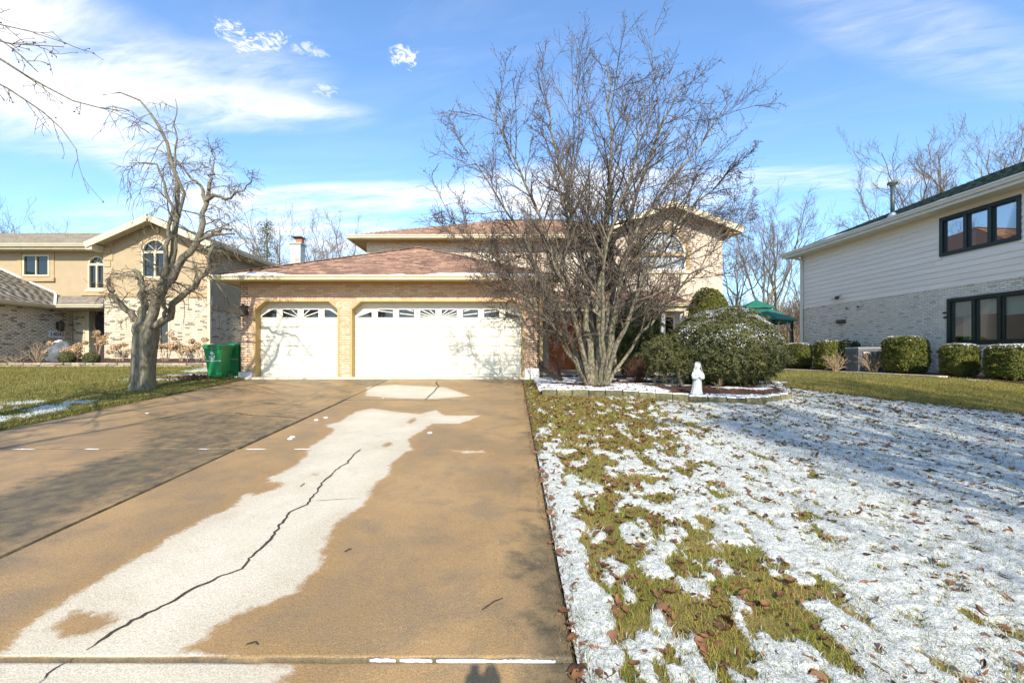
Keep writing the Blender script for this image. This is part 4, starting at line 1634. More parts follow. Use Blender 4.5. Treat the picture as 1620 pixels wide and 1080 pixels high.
# garage roof
EZ = 3.68
EX0, EX1, EY = -8.08, 1.22, 12.2
AX, AY = -3.43, 16.85
AZ = EZ + .4 * 4.65
p_front = roof_plane([(EX0, EY, EZ), (EX1, EY, EZ), (AX, AY, AZ)], MT['shingle_base'], MT['shingle'], house, 'garage_roof', limit=300, pitch=.14, tw=.30)
roof_plane([(EX0, 21.0, EZ), (EX0, EY, EZ), (AX, AY, AZ), (AX, 21, AZ)], MT['shingle_base'], MT['shingle'], house, 'garage_roof', limit=0)
roof_plane([(EX1, EY, EZ), (EX1, 18.55, EZ), (AX, 18.55, AZ), (AX, AY, AZ)], MT['shingle_base'], MT['shingle'], house, 'garage_roof', limit=0)
mb = MB()
for c in ((EX0, EY, EZ), (EX1, EY, EZ)):
    A, B = Vector(c), Vector((AX, AY, AZ))
    n = 22
    for i in range(n):
        a = A.lerp(B, i / n) + Vector((0, 0, .03))
        b = A.lerp(B, (i + 1.1) / n) + Vector((0, 0, .024))
        mb.bar(a, b, .20, .022)
mb.build('hip_cap_shingles', MT['shingle'], house, 'stuff')
gutter((EX0, EY - .0, EZ + .03), (EX1, EY, EZ + .03), (0, -1, 0), MT['cream_trim'], house)
gutter((EX0, 21, EZ + .03), (EX0, EY, EZ + .03), (-1, 0, 0), MT['cream_trim'], house)
gutter((EX1, EY, EZ + .03), (EX1, 18.5, EZ + .03), (1, 0, 0), MT['cream_trim'], house)
MB().box(EX0 + .01, EX1 - .01, EY + .012, EY + .035, GT - .03, EZ - .0).build('fascia', MT['cream_trim'], house)
MB().box(EX0 + .03, EX1 - .03, EY + .04, 12.74, GT, GT + .02).build('soffit', MT['soffit'], house)
MB().box(EX0 + .03, -7.61, EY + .04, 21, GT + .002, GT + .022).build('soffit', MT['soffit'], house)
MB().box(.75, EX1 - .03, EY + .04, 18.5, GT + .002, GT + .022).build('soffit', MT['soffit'], house)
MB().box(-7.60, .74, 12.715, 12.738, GT - .045, GT - .002).build('frieze', MT['gold_trim'], house)


# thin snow left on the lower edge of the roof
def roof_snow(x0, x1, v0, v1, name='snow_patch', seed=1, left=False):
    n, mrow = int((x1 - x0) / .08) + 2, 7
    xs_ = np.linspace(x0, x1, n)
    vs, fs = [], []
    k = math.cos(math.atan(.4))
    for j in range(mrow):
        for i, x_ in enumerate(xs_):
            f = j / (mrow - 1)
            e0 = v0 + .10 * (fbm(np.array(x_ * 2.1), np.array(0.), seed) - .5)
            e1 = v1 + .35 * (v1 - v0) * (fbm(np.array(x_ * 1.6), np.array(3.), seed) - .5) * 2
            en = min(1, min(i, n - 1 - i) / 5)
            e1 = e0 + (e1 - e0) * max(.08, en)
            v_ = e0 + (e1 - e0) * f
            h = .026 if 0 < j < mrow - 1 else 0.004
            if left:
                vs.append((EX0 + v_ * k + .05, x_, EZ + v_ * k * .4 + .012 + h))
            else:
                vs.append((x_, EY + v_ * k, EZ + v_ * k * .4 + .012 + h))
    for j in range(mrow - 1):
        for i in range(n - 1):
            fs.append((j * n + i, j * n + i + 1, (j + 1) * n + i + 1, (j + 1) * n + i))
    MB().add(vs, fs).build(name, MT['snow'], house, smooth=True)


roof_snow(-2.35, .75, .02, .26, seed=4)
roof_snow(-7.75, -6.0, .02, .34, seed=6)
roof_snow(-3.3, -2.9, .05, .12, seed=2)
roof_snow(-4.3, -4.0, .02, .08, seed=12)
roof_snow(12.9, 17.0, .05, .9, seed=9, left=True)

# coach lamp on the left pier
lamp = MB().box(-7.50, -7.38, 12.70, 12.74, 2.68, 2.95).build('wall_lantern', MT['bronze'], house)
MB().bar((-7.44, 12.70, 2.90), (-7.44, 12.58, 2.97), .025, .025).build('bracket', MT['bronze'], lamp)
MB().lathe([(.03, .0), (.065, .04), (.085, .22), (.10, .24), (.02, .33), (.015, .37)], (-7.44, 12.55, 2.62), 8).build('lantern_body', MT['bronze'], lamp)
MB().lathe([(.05, .06), (.072, .20), (.07, .205)], (-7.44, 12.545, 2.62), 4).build('lantern_glass', MT['glass'], lamp)
# corrugated drain pipe by the right pier
mb = MB()
pts = [Vector((.82, 12.75, 1.32)), Vector((.86, 12.62, 1.16)), Vector((1.02, 12.2, 1.06)), Vector((1.30, 11.6, .93))]
ps, rs = [], []
for a, b in zip(pts[:-1], pts[1:]):
    for t in np.linspace(0, 1, 10, endpoint=False):
        ps.append(a.lerp(b, t))
        rs.append(.055 + .006 * (len(ps) % 2))
pipe = root('drain_pipe', 'black corrugated drain pipe lying beside the right garage pier', 'drain pipe', pts[0])
mb.tube(ps, rs, 10).build('hose', MT['black_plastic'], pipe)
MB().lathe([(.064, 0), (.066, .09), (.06, .1)], (ps[0].x, ps[0].y, ps[0].z - .02), 12).build('collar', MT['black_plastic'], pipe)
downspout([(.84, 12.56, EZ - .10), (.815, 12.72, GT - .20), (.815, 12.76, 1.36)], MT['soffit'], house)

# upper storey
MX0, MX1, MY0, MY1, MZ = -5.94, 7.63, 18.6, 28.6, 6.22
fm = Frame((0, MY0, 0), (1, 0, 0), (0, -1, 0))
mainw = backing(fm, free_fn(MX0, 3.72), HZ - .1, MZ, 10, .25, 'front_wall', MT['cream_mortar'], house)
bricks(fm, free_fn(.80, 3.70, [rect_hole(1.05, 2.95, 0, 3.25), rect_hole(2.15, 3.15, 4.9, 6.0)]), HZ, MZ, MT['cream_brick'], mainw, 0)
bricks(fm, free_fn(MX0, .80, [rect_hole(-1.35, -.15, 4.85, 5.85)]), 4.0, MZ, MT['cream_brick'], mainw, 0)
simple_wall('side_wall', MX0, MX0 + .24, MY0 + .26, MY1, HZ, MZ, MT['cream_brick'], house)
simple_wall('side_wall', MX1 - .24, MX1, 16.5 + .26, MY1, HZ, MZ, MT['cream_brick'], house)
simple_wall('rear_wall', MX0, MX1, MY1, MY1 + .2, HZ, MZ, MT['cream_brick'], house)
ez, sl = 6.30, .40
x0, x1, y0, y1 = -6.5, 8.2, 18.0, 29.2
rh = (y1 - y0) / 2
rz = ez + sl * rh
rx0, rx1, ry = x0 + rh, x1 - rh, (y0 + y1) / 2
roof_plane([(x0, y0, ez), (3.1, y0, ez), (x1, y0, ez), (rx1, ry, rz), (rx0, ry, rz)], MT['shingle_base'], MT['shingle'], house, 'main_roof')
roof_plane([(x0, y1, ez), (x0, y0, ez), (rx0, ry, rz)], MT['shingle_base'], MT['shingle'], house, 'main_roof')
roof_plane([(x1, y0, ez), (x1, y1, ez), (rx1, ry, rz)], MT['shingle_base'], MT['shingle'], house, 'main_roof', tabs=False)
roof_plane([(x1, y1, ez), (x0, y1, ez), (rx0, ry, rz), (rx1, ry, rz)], MT['shingle_base'], MT['shingle'], house, 'main_roof', tabs=False)
MB().bar((rx0, ry, rz + .02), (rx1, ry, rz + .02), .22, .03).build('ridge_cap', MT['shingle'], house)
gutter((x0, y0, ez + .02), (3.15, y0, ez + .02), (0, -1, 0), MT['cream_trim'], house)
gutter((x0, y1, ez + .02), (x0, y0, ez + .02), (-1, 0, 0), MT['cream_trim'], house)
MB().box(x0 + .01, 3.2, y0 + .01, y0 + .03, MZ - .06, ez).build('fascia', MT['cream_trim'], house)
MB().box(x0 + .02, 3.7, y0 + .035, MY0 - .01, MZ, MZ + .02).build('soffit', MT['soffit'], house)
MB().box(x0 + .02, MX0 - .005, y0 + .64, y1 - .02, MZ + .001, MZ + .021).build('soffit', MT['soffit'], house)
for a, b, c in ((-1.30, -.20, 2), (2.2, 3.1, 2)):
    window_rect(Frame((0, MY0 - .02, 0), (1, 0, 0), (0, -1, 0)), a, b, 4.9, 5.95, house, MT['white_trim'], MT['glass'], c)

# front gable wing
WX0, WX1, WY = 3.72, 7.63, 16.5
fw_ = Frame((0, WY, 0), (1, 0, 0), (0, -1, 0))
gx, gzp, gsl = 5.675, 7.02, .38
AWC, AWH, AZ0, AZS, AR = 5.45, .86, 4.62, 5.22, .86
hole = arch_hole(AWC, AWH + .13, AZ0 - .0, AZS, AR + .13)
lowwin = rect_hole(4.3, 5.9, 1.5, 3.0)
free_w = free_fn(WX0, WX1, [hole, lowwin], gable=(gx, gzp - .06, gsl))
wing = backing(fw_, free_w, HZ - .1, 6.95, .075, .25, 'wing_wall', MT['cream_mortar'], house)
bricks(fw_, free_w, HZ, 6.9, MT['cream_brick'], wing, 0)
win = MB().ring(fw_, arch_loop(AWC, AWH - .07, AZ0 + .07, AZS, AR - .07), arch_loop(AWC, AWH, AZ0, AZS, AR), -.10, .0).build('window', MT['white_trim'], house)
MB().prism(fw_, [(AWC + (AWH - .07) * math.cos(math.pi * i / 16), AZS + .05 + (AR - .12) * math.sin(math.pi * i / 16)) for i in range(17)], -.09, -.075).build('pane', MT['curtain_and_reflection'], win)
for u0, u1 in ((AWC - AWH + .08, AWC - .03), (AWC + .03, AWC + AWH - .08)):
    MB().fbox(fw_, u0, u1, AZ0 + .08, AZS - .05, -.09, -.075).build('pane', MT['curtain_and_reflection'], win)
MB().fbox(fw_, AWC - AWH + .07, AWC + AWH - .07, AZS - .05, AZS + .05, -.095, .01).build('transom', MT['gold_trim'], win)
MB().fbox(fw_, AWC - .03, AWC + .03, AZ0 + .07, AZS - .05, -.095, .0).build('mullion', MT['white_trim'], win)
for t in (.28, .5, .72):
    a_ = math.pi * t
    MB().bar(fw_(AWC + .1 * math.cos(a_), AZS + .05 + .1 * math.sin(a_), -.07), fw_(AWC + (AWH - .08) * math.cos(a_), AZS + (AR - .08) * math.sin(a_), -.07), .02, .02, up=(0, 1, 0)).build('muntin', MT['white_trim'], win)
MB().ring(fw_, [(AWC + AWH, AZ0)] + arc_pts(AWC, AWH, AZS, AR) + [(AWC - AWH, AZ0)], [(AWC + AWH + .13, AZ0)] + arc_pts(AWC, AWH + .13, AZS, AR + .13) + [(AWC - AWH - .13, AZ0)], -.05, .03, closed=False).build('window_surround', MT['gold_trim'], win)
MB().fbox(fw_, AWC - AWH - .16, AWC + AWH + .16, AZ0 - .09, AZ0 - .002, -.05, .05).build('sill', MT['cream_trim'], win)
window_rect(fw_, 4.3, 5.9, 1.5, 3.0, house, MT['white_trim'], MT['glass'], 2)
ex0, ex1, eyf = gx - 2.45, gx + 2.45, 15.98
ezw = gzp - gsl * 2.45
roof_plane([(ex0, 18.0, ezw), (ex0, eyf, ezw), (gx, eyf, gzp), (gx, 19.9, gzp)], MT['shingle_base'], MT['shingle'], house, 'wing_roof')
roof_plane([(ex1, eyf, ezw), (ex1, 18.0, ezw), (gx, 19.9, gzp), (gx, eyf, gzp)], MT['shingle_base'], MT['shingle'], house, 'wing_roof')
for s, ex in ((-1, ex0), (1, ex1)):
    MB().bar((ex, eyf + .01, ezw - .115), (gx + s * .0, eyf + .01, gzp - .115), .035, .20, up=(0, 0, 1)).build('rake_board', MT['cream_trim'], house)
    a, b = Vector((ex - s * .02, (eyf + WY) / 2 + .02, ezw - .085)), Vector((gx, (eyf + WY) / 2 + .02, gzp - .085))
    MB().bar(a, b, WY - eyf - .02, .02).build('rake_soffit', MT['soffit'], house)
    gutter((ex, 17.98, ezw + .02) if s < 0 else (ex, eyf, ezw + .02), (ex, eyf, ezw + .02) if s < 0 else (ex, 17.98, ezw + .02), (s, 0, 0), MT['cream_trim'], house)
    MB().box(min(ex + s * .0, gx + s * 1.97), max(ex, gx + s * 1.97), eyf + .05, eyf + .48, ezw - .22, ezw - .19).build('eave_return', MT['soffit'], house)

# porch: lean-to roof on white columns, orange door
pz0, pz1 = 3.26, 3.88
roof_plane([(1.28, 14.95, pz0), (6.15, 14.95, pz0), (5.2, 16.47, pz1), (1.28, 16.47, pz1)], MT['shingle_base'], MT['shingle'], house, 'porch_roof')
roof_plane([(6.15, 14.95, pz0), (6.15, 16.47, pz0), (5.2, 16.47, pz1)], MT['shingle_base'], MT['shingle'], house, 'porch_roof')
roof_plane([(1.28, 16.47, pz1), (3.7, 16.47, pz1), (3.7, 18.57, pz1 + .3), (1.28, 18.57, pz1 + .3)], MT['shingle_base'], MT['shingle'], house, 'porch_roof', tabs=False)
gutter((1.28, 14.95, pz0 + .02), (6.15, 14.95, pz0 + .02), (0, -1, 0), MT['cream_trim'], house, .11, .1)
MB().box(1.28, 6.12, 14.97, 15.02, pz0 - .24, pz0 - .03).build('porch_beam', MT['cream_trim'], house)
MB().box(1.25, 6.1, 15.03, 16.45, pz0 - .06, pz0 - .04).build('porch_ceiling', MT['soffit'], house)
for cx in (5.02, 5.66, 2.95):
    col_ = MB().lathe([(.085, .1), (.09, .5), (.078, 2.0), (.075, 2.06)], (cx, 15.16, 1.02), 16).build('porch_column', MT['white_trim'], house, smooth=True)
    MB().box(cx - .13, cx + .13, 15.03, 15.29, 1.0, 1.13).build('plinth', MT['white_trim'], col_)
    MB().box(cx - .12, cx + .12, 15.04, 15.28, 3.05, 3.20).build('capital', MT['white_trim'], col_)
MB().box(.76, 6.2, 14.9, 18.58, HZ - .15, 1.0).build('porch_floor', MT['step_concrete'], house)
MB().box(.78, 3.4, 14.55, 14.89, HZ - .15, .93).build('porch_step', MT['step_concrete'], house)
fdr = Frame((0, MY0 - .03, 0), (1, 0, 0), (0, -1, 0))
en = MB().ring(fdr, rect_loop(1.16, 2.90, 1.0, 3.14), rect_loop(1.05, 3.0, .995, 3.25), -.02, .06).build('door_surround', MT['white_trim'], house)
MB().fbox(fdr, 1.17, 1.50, 1.02, 3.12, -.02, .03).build('side_panel', MT['white_trim'], en)
for u in (1.52, 2.22):
    dr = MB().fbox(fdr, u, u + .66, 1.02, 3.1, -.02, .03).build('front_door', MT['orange_door'], house)
    for i in range(2):
        for z0, z1 in ((1.15, 1.85), (2.0, 2.95)):
            q0 = u + .07 + i * .27
            MB().fbox(fdr, q0, q0 + .22, z0, z1, .031, .045).build('panel', MT['orange_door'], dr)
    MB().lathe([(.01, 0), (.03, .01), (.03, .03)], (u + (.6 if u < 2 else .06), MY0 - .10, 2.0), 10).build('handle', MT['bronze'], dr)

# ------------------------------------------------------------------ tan house on the left
LZ = 1.20
tan = root('tan_house', 'tan stucco and pale brick house with arched windows and front gable', 'house', (-14.4, 18.5, LZ))
fl = Frame((0, 18.5, 0), (1, 0, 0), (0, -1, 0))
LX0, LX1 = -16.57, -12.31
lgx, lgz, lsl = -14.35, 7.12, .44
BELT = 3.98
GW = -14.52   # arched window centre
hole = arch_hole(GW, .56, 4.70, 5.75, .56)
lwin = rect_hole(-14.36, -13.90, 1.75, 3.05)
fr_l = free_fn(LX0, LX1, [hole, lwin], gable=(lgx, lgz - .10, lsl))
gf = backing(fl, fr_l, BELT, 7.0, .06, .25, 'gable_wall', MT['stucco'], tan)
gl = backing(fl, fr_l, LZ - .1, BELT, .06, .25, 'lower_wall', MT['pale_mortar'], tan)
bricks(fl, fr_l, LZ, BELT - .05, MT['pale_brick'], gl, 0, depth=.014)
MB().fbox(fl, LX0, LX1, BELT - .06, BELT + .07, .001, .05).build('belt_course', MT['brown_band'], tan)
for side in (0, 1):
    for i in range(8):
        z0 = BELT + .09 + i * .27
        if z0 > 6.0:
            break
        w = .36 if i % 2 else .26
        a, b = (LX0 - .02, LX0 + w) if side == 0 else (LX1 - w, LX1 + .02)
        MB().fbox(fl, a, b, z0, z0 + .245, -.02, .035).build('quoin', MT['quoin'], tan, bevel=.01)


def arched_window(fr, uc, hw, z0, zs, r, parent, frame_m, glass_m, surround=None, rays=3):
    w = MB().ring(fr, arch_loop(uc, hw - .07, z0 + .07, zs, r - .07), arch_loop(uc, hw, z0, zs, r), -.10, .02).build('window', frame_m, parent)
    MB().prism(fr, [(uc + (hw - .075) * math.cos(math.pi * i / 14), zs + .05 + (r - .125) * math.sin(math.pi * i / 14)) for i in range(15)], -.085, -.07).build('pane', glass_m, w)
    for u0, u1 in ((uc - hw + .07, uc - .03), (uc + .03, uc + hw - .07)):
        MB().fbox(fr, u0 + .002, u1 - .002, z0 + .072, zs - .05, -.085, -.07).build('pane', glass_m, w)
    MB().fbox(fr, uc - hw + .07, uc + hw - .07, zs - .05, zs + .05, -.09, .01).build('transom', frame_m, w)
    MB().fbox(fr, uc - .035, uc + .035, z0 + .07, zs - .05, -.09, .01).build('mullion', frame_m, w)
    mb = MB()
    for i in range(rays):
        a = math.pi * (i + 1) / (rays + 1)
        mb.bar(fr(uc, zs + .05, -.065), fr(uc + (hw - .07) * math.cos(a), zs + .02 + (r - .08) * math.sin(a), -.065), .018, .018, up=(0, 1, 0))
    mb.build('muntin', frame_m, w)
    if surround:
        n = 13
        mb = MB()
        for i in range(n):
            a0, a1 = math.pi * (i + .04) / n, math.pi * (i + .96) / n
            mb.prism(fr, [(uc + hw * 1.02 * math.cos(a0), zs + r * 1.02 * math.sin(a0)), (uc + (hw + .16) * math.cos(a0), zs + (r + .16) * math.sin(a0)),
                          (uc + (hw + .16) * math.cos(a1), zs + (r + .16) * math.sin(a1)), (uc + hw * 1.02 * math.cos(a1), zs + r * 1.02 * math.sin(a1))], -.02, .03)
        mb.build('arch_blocks', surround, w)
    MB().fbox(fr, uc - hw - .08, uc + hw + .08, z0 - .09, z0 - .002, -.03, .06).build('sill', surround or frame_m, w)
    return w


arched_window(fl, GW, .54, 4.70, 5.75, .54, tan, MT['tan_trim'], MT['glass'], MT['quoin'])
MB().fbox(fl, lgx - .10, lgx + .04, 6.52, 6.82, -.02, .06).build('keystone', MT['quoin'], tan)
window_rect(fl, -14.36, -13.90, 1.75, 3.05, tan, MT['tan_trim'], MT['glass'], 1)
# gable roof running back
lx0, lx1, lyf, lyb = lgx - 2.47, lgx + 2.47, 17.9, 27.5
lez = lgz - lsl * 2.47
roof_plane([(lx0, lyb, lez), (lx0, lyf, lez), (lgx, lyf, lgz), (lgx, lyb, lgz)], MT['grey_base'], MT['grey_shingle'], tan, 'gable_roof')
roof_plane([(lx1, lyf, lez), (lx1, lyb, lez), (lgx, lyb, lgz), (lgx, lyf, lgz)], MT['grey_base'], MT['grey_shingle'], tan, 'gable_roof')
for s, ex in ((-1, lx0), (1, lx1)):
    MB().bar((ex, lyf + .012, lez - .13), (lgx, lyf + .012, lgz - .13), .04, .23).build('rake_board', MT['tan_trim'], tan)
    MB().bar((ex - s * .02, 18.22, lez - .09), (lgx, 18.22, lgz - .09), .54, .02).build('rake_soffit', MT['tan_trim'], tan)
    MB().box(min(ex, lgx + s * 2.22), max(ex, lgx + s * 2.22), lyf + .04, 18.48, lez - .30, lez - .06).build('eave_return', MT['tan_trim'], tan)
gutter((lx1, lyf, lez + .02), (lx1, lyb, lez + .02), (1, 0, 0), MT['tan_trim'], tan)
MB().box(LX1 + .005, lx1 - .01, 18.5, lyb, lez - .16, lez - .14).build('soffit', MT['tan_trim'], tan)
fside = Frame((LX1, 18.5, 0), (0, 1, 0), (1, 0, 0))
sh = [rect_hole(6.3, 7.1, 1.6, 3.3)]
sw = backing(fside, free_fn(.26, 9.0), BELT - .5, 6.0, 5, .25, 'side_wall', MT['stucco'], tan)
sw2 = backing(fside, free_fn(.26, 9.0), LZ - .1, BELT - .5, 5, .25, 'side_wall', MT['pale_mortar'], tan)
bricks(fside, free_fn(.0, 9.0, [rect_hole(4.45, 5.25, 1.6, 3.1)]), LZ, BELT - .52, MT['pale_brick'], sw2, 0, depth=.014)
MB().fbox(fside, .05, 9.0, BELT - .55, BELT - .42, .001, .05).build('belt_course', MT['brown_band'], tan)
window_rect(fside, 4.45, 5.25, 1.6, 3.1, tan, MT['tan_trim'], MT['glass'], 1, d=.05)
window_rect(fside, 3.6, 5.0, 4.95, 5.75, tan, MT['tan_trim'], MT['glass'], 2, d=.05)
downspout([(lx1 + .05, 18.3, lez - .10), (LX1 + .06, 18.42, lez - .5), (LX1 + .06, 18.42, LZ + .1)], MT['tan_trim'], tan, .11, .09)
# upper wall left of the gable
fl2 = Frame((0, 20.0, 0), (1, 0, 0), (0, -1, 0))
uw = backing(fl2, free_fn(-27, LX0, [rect_hole(-21.5, -20.3, 5.02, 5.98), arch_hole(-18.25, .40, 4.45, 5.55, .40)]), LZ, 6.16, .06, .25, 'front_wall', MT['stucco'], tan)
window_rect(fl2, -21.5, -20.3, 5.02, 5.98, tan, MT['tan_trim'], MT['glass'], 2, fw=.08)
MB().fbox(fl2, -21.75, -20.05, 4.80, 4.96, .0, .09).build('window_sill', MT['brown_band'], tan)
for a, b in ((-21.70, -21.52), (-20.28, -20.10)):
    MB().fbox(fl2, a, b, 4.97, 6.12, .0, .03).build('window_trim', MT['brown_band'], tan)
arched_window(fl2, -18.25, .38, 4.45, 5.55, .38, tan, MT['tan_trim'], MT['glass'])
MB().fbox(fl2, -18.9, -17.3, 4.18, 4.34, .0, .09).build('window_sill', MT['brown_band'], tan)
roof_plane([(-27.5, 19.4, 6.30), (-16.8, 19.4, 6.30), (-14.6, 24.0, 8.0), (-27.5, 24.0, 8.0)], MT['grey_base'], MT['grey_shingle'], tan, 'main_roof')
gutter((-27.5, 19.4, 6.32), (-16.75, 19.4, 6.32), (0, -1, 0), MT['tan_trim'], tan)
MB().box(-27.5, -16.6, 19.42, 19.45, 6.10, 6.28).build('fascia', MT['tan_trim'], tan)
MB().box(-27.5, -16.6, 19.46, 19.99, 6.11, 6.13).build('soffit', MT['tan_trim'], tan)
# garage wing with its side to us, entry, porch roof
gx_, gy0, gy1 = -18.90, 12.6, 19.6
fgw = Frame((gx_, gy0, 0), (0, 1, 0), (1, 0, 0))
wwall = backing(fgw, free_fn(0, gy1 - gy0), LZ - .3, 3.45, 5, .25, 'wing_wall', MT['pale_mortar'], tan)
bricks(fgw, free_fn(0, gy1 - gy0), LZ - .2, 3.43, MT['pale_brick'], wwall, 0, depth=.014)
fst = Frame((0, 19.6, 0), (1, 0, 0), (0, -1, 0))
st = backing(fst, free_fn(gx_ + .0, -18.40), LZ - .1, 3.6, 5, .2, 'entry_wall', MT['pale_mortar'], tan)
bricks(fst, free_fn(gx_, -18.40), LZ, 3.5, MT['pale_brick'], st, 0, depth=.014)
MB().box(-18.40, -18.24, 19.62, 20.1, LZ, 3.55).build('door_post', MT['tan_trim'], tan)
MB().box(-16.80, -16.60, 19.9, 19.98, LZ, 3.5).build('door_trim', MT['purple_trim'], tan)
ed = MB().box(-18.22, -16.82, 19.90, 19.97, LZ, 3.5).build('entry_door', MT['dark_door'], tan)
MB().box(-17.75, -17.55, 19.885, 19.9, LZ + .5, 2.9).build('door_glass', MT['glass'], ed)
for z in (LZ + .3, LZ + 1.2):
    MB().box(-17.4, -16.95, 19.885, 19.9, z, z + .75).build('door_panel', MT['dark_door'], ed)
roof_plane([(-18.5, 12.0, 3.58), (-18.5, 19.98, 3.58), (-22.9, 19.98, 3.58 + .44 * 4.4), (-22.9, 12.0, 3.58 + .44 * 4.4)], MT['grey_base'], MT['grey_shingle'], tan, 'wing_roof')
roof_plane([(-18.9, 18.42, 3.60), (-16.58, 18.42, 3.60), (-16.58, 19.97, 4.16), (-19.8, 19.97, 4.16)], MT['grey_base'], MT['grey_shingle'], tan, 'porch_roof')
MB().bar((-18.5, 18.42, 3.65), (-20.02, 19.96, 4.26), .08, .03).build('valley_flashing', MT['white_trim'], tan)
MB().bar((-20.02, 19.96, 4.27), (-22.9, 19.96, 5.55), .04, .10).build('valley_flashing', MT['white_trim'], tan)
gutter((-18.5, 12.0, 3.60), (-18.5, 18.42, 3.60), (1, 0, 0), MT['tan_trim'], tan)
gutter((-18.48, 18.42, 3.62), (-16.55, 18.42, 3.62), (0, -1, 0), MT['tan_trim'], tan)
MB().box(gx_ + .005, -18.52, 12.0, 19.58, 3.44, 3.46).build('soffit', MT['tan_trim'], tan)
MB().box(-18.5, -16.6, 18.45, 19.9, 3.46, 3.48).build('soffit', MT['tan_trim'], tan)
ln = MB().box(gx_ + .002, gx_ + .05, 18.85, 18.97, 2.65, 2.95).build('wall_lantern', MT['bronze'], tan)
MB().lathe([(.02, 0), (.09, .06), (.11, .32), (.12, .34), (.03, .46)], (gx_ + .17, 18.91, 2.55), 8).build('lantern_body', MT['bronze'], ln)
plate = MB().box(gx_ + .012, gx_ + .035, 18.55, 19.20, 2.30, 2.56).build('house_number_plate', MT['lettering'], tan)
tx = bpy.data.curves.new('number_digits', 'FONT')
tx.body = '14042'
tx.size = .24
tx.extrude = .004
tx.align_x = 'CENTER'
tx.align_y = 'CENTER'
tmp = bpy.data.objects.new('number_digits_curve', tx)
tm = bpy.data.meshes.new_from_object(tmp)
bpy.data.objects.remove(tmp)
to = bpy.data.objects.new('number_digits', tm)
tm.materials.append(MT['bronze'])
COL.objects.link(to)
to.parent = plate
to.location = (gx_ + .042, 18.875, 2.43)
to.rotation_euler = (math.pi / 2, 0, math.pi / 2)

# ------------------------------------------------------------------ grey house on the right (side wall in shade)
RZ = 0.93
grey = root('grey_house', 'two storey house with pale grey siding over white painted brick', 'house', (14.6, 14, RZ))
fr_ = Frame(WO, WV, WN)
RU0, RU1 = 6.0, 22.05
BR = 3.81          # top of the brick
SOF = 6.33
W1 = (10.95, 15.62, 1.97, 3.43)   # lower window u0 u1 z0 z1


def u_at(px, d=0.0):
    """distance along the wall where photo column px meets it"""
    r = (px - 810) / F
    o = WO + WN * d
    return (r * o.y - o.x) / (WV.x - r * WV.y)


lw0 = u_at(1502)
uw1, uw0 = u_at(1490), u_at(1614)
lower = (lw0 - 2.25, lw0, 1.95, 3.38)
upper = (uw0, uw1, 4.92, 6.12)
low_free = free_fn(RU0, RU1, [rect_hole(*lower)])
lowb = backing(fr_, low_free, RZ - .2, BR, .0677, .22, 'brick_wall', MT['white_mortar'], grey)
bricks(fr_, low_free, RZ - .1, BR, MT['white_brick'], lowb, 300, depth=.012)
upf = free_fn(RU0, RU1, [rect_hole(upper[0] - .005, upper[1] + .005, upper[2] - .005, upper[3] + .005)])
upb = backing(fr_, upf, BR, SOF, .05, .22, 'siding_wall', MT['plank'], grey)
nb = 13
ph = (SOF - BR) / nb
UPF = free_fn(RU0, RU1, [lambda z: (upper[0], upper[1]) if upper[2] - ph * .5 < z < upper[3] + ph * .5 else None])
for i in range(nb):
    z0 = BR + i * ph
    for a, b in UPF(z0 + ph / 2) if True else []:
        cuts = [a]
        q = a + random.uniform(1.5, 3.4)
        while q < b - .8:
            cuts.append(q)
            q += random.uniform(2.6, 3.6)
        cuts.append(b)
        for s, e in zip(cuts[:-1], cuts[1:]):
            mb = MB()
            vs = [fr_(s + .002, z0 - .008, .0), fr_(e - .002, z0 - .008, .0), fr_(e - .002, z0 - .008, .034), fr_(s + .002, z0 - .008, .034),
                  fr_(s + .002, z0 + ph, .0), fr_(e - .002, z0 + ph, .0), fr_(e - .002, z0 + ph, .012), fr_(s + .002, z0 + ph, .012)]
            mb.add(vs, [(0, 1, 2, 3), (4, 7, 6, 5), (3, 2, 6, 7), (0, 3, 7, 4), (1, 5, 6, 2)])
            mb.build('siding_plank', MT['plank'], upb)
# infill siding beside the window where whole planks stop short
for z0, z1 in ((upper[2] - ph, upper[2]), (upper[3], upper[3] + ph)):
    pass
MB().fbox(fr_, RU1 - .02, RU1 + .10, RZ, SOF, -.2, .045).build('corner_board', MT['eave_white'], grey)


def frame_window(fr, w, n, name, parent):
    a, b, z0, z1 = w
    o = MB().ring(fr, rect_loop(a + .06, b - .06, z0 + .06, z1 - .06), rect_loop(a - .05, b + .05, z0 - .05, z1 + .05), -.12, .05).build('window', MT['green_frame'], parent)
    cw = (b - a - .12) / n
    for i in range(n):
        x0, x1 = a + .06 + i * cw, a + .06 + (i + 1) * cw
        if i:
            MB().fbox(fr, x0 - .05, x0 + .05, z0 + .06, z1 - .06, -.10, .035).build('mullion', MT['green_frame'], o)
        l, r = (x0 + .052 if i else x0), (x1 - .052 if i < n - 1 else x1)
        MB().ring(fr, rect_loop(l + .03, r - .03, z0 + .09, z1 - .09), rect_loop(l, r, z0 + .06, z1 - .06), -.09, .01).build('sash', MT['green_frame'], o)
        MB().fbox(fr, l + .025, r - .025, z0 + .085, z1 - .085, -.06, -.05).build('pane', MT['clear'], o)
    # the room behind the glass
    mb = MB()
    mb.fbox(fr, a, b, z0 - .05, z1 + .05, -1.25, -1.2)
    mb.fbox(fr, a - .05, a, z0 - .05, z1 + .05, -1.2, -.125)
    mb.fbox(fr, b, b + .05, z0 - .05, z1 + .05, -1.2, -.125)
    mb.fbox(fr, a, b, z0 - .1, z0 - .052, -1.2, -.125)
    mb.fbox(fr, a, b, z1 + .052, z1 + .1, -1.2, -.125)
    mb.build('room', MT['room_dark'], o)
    return o, cw


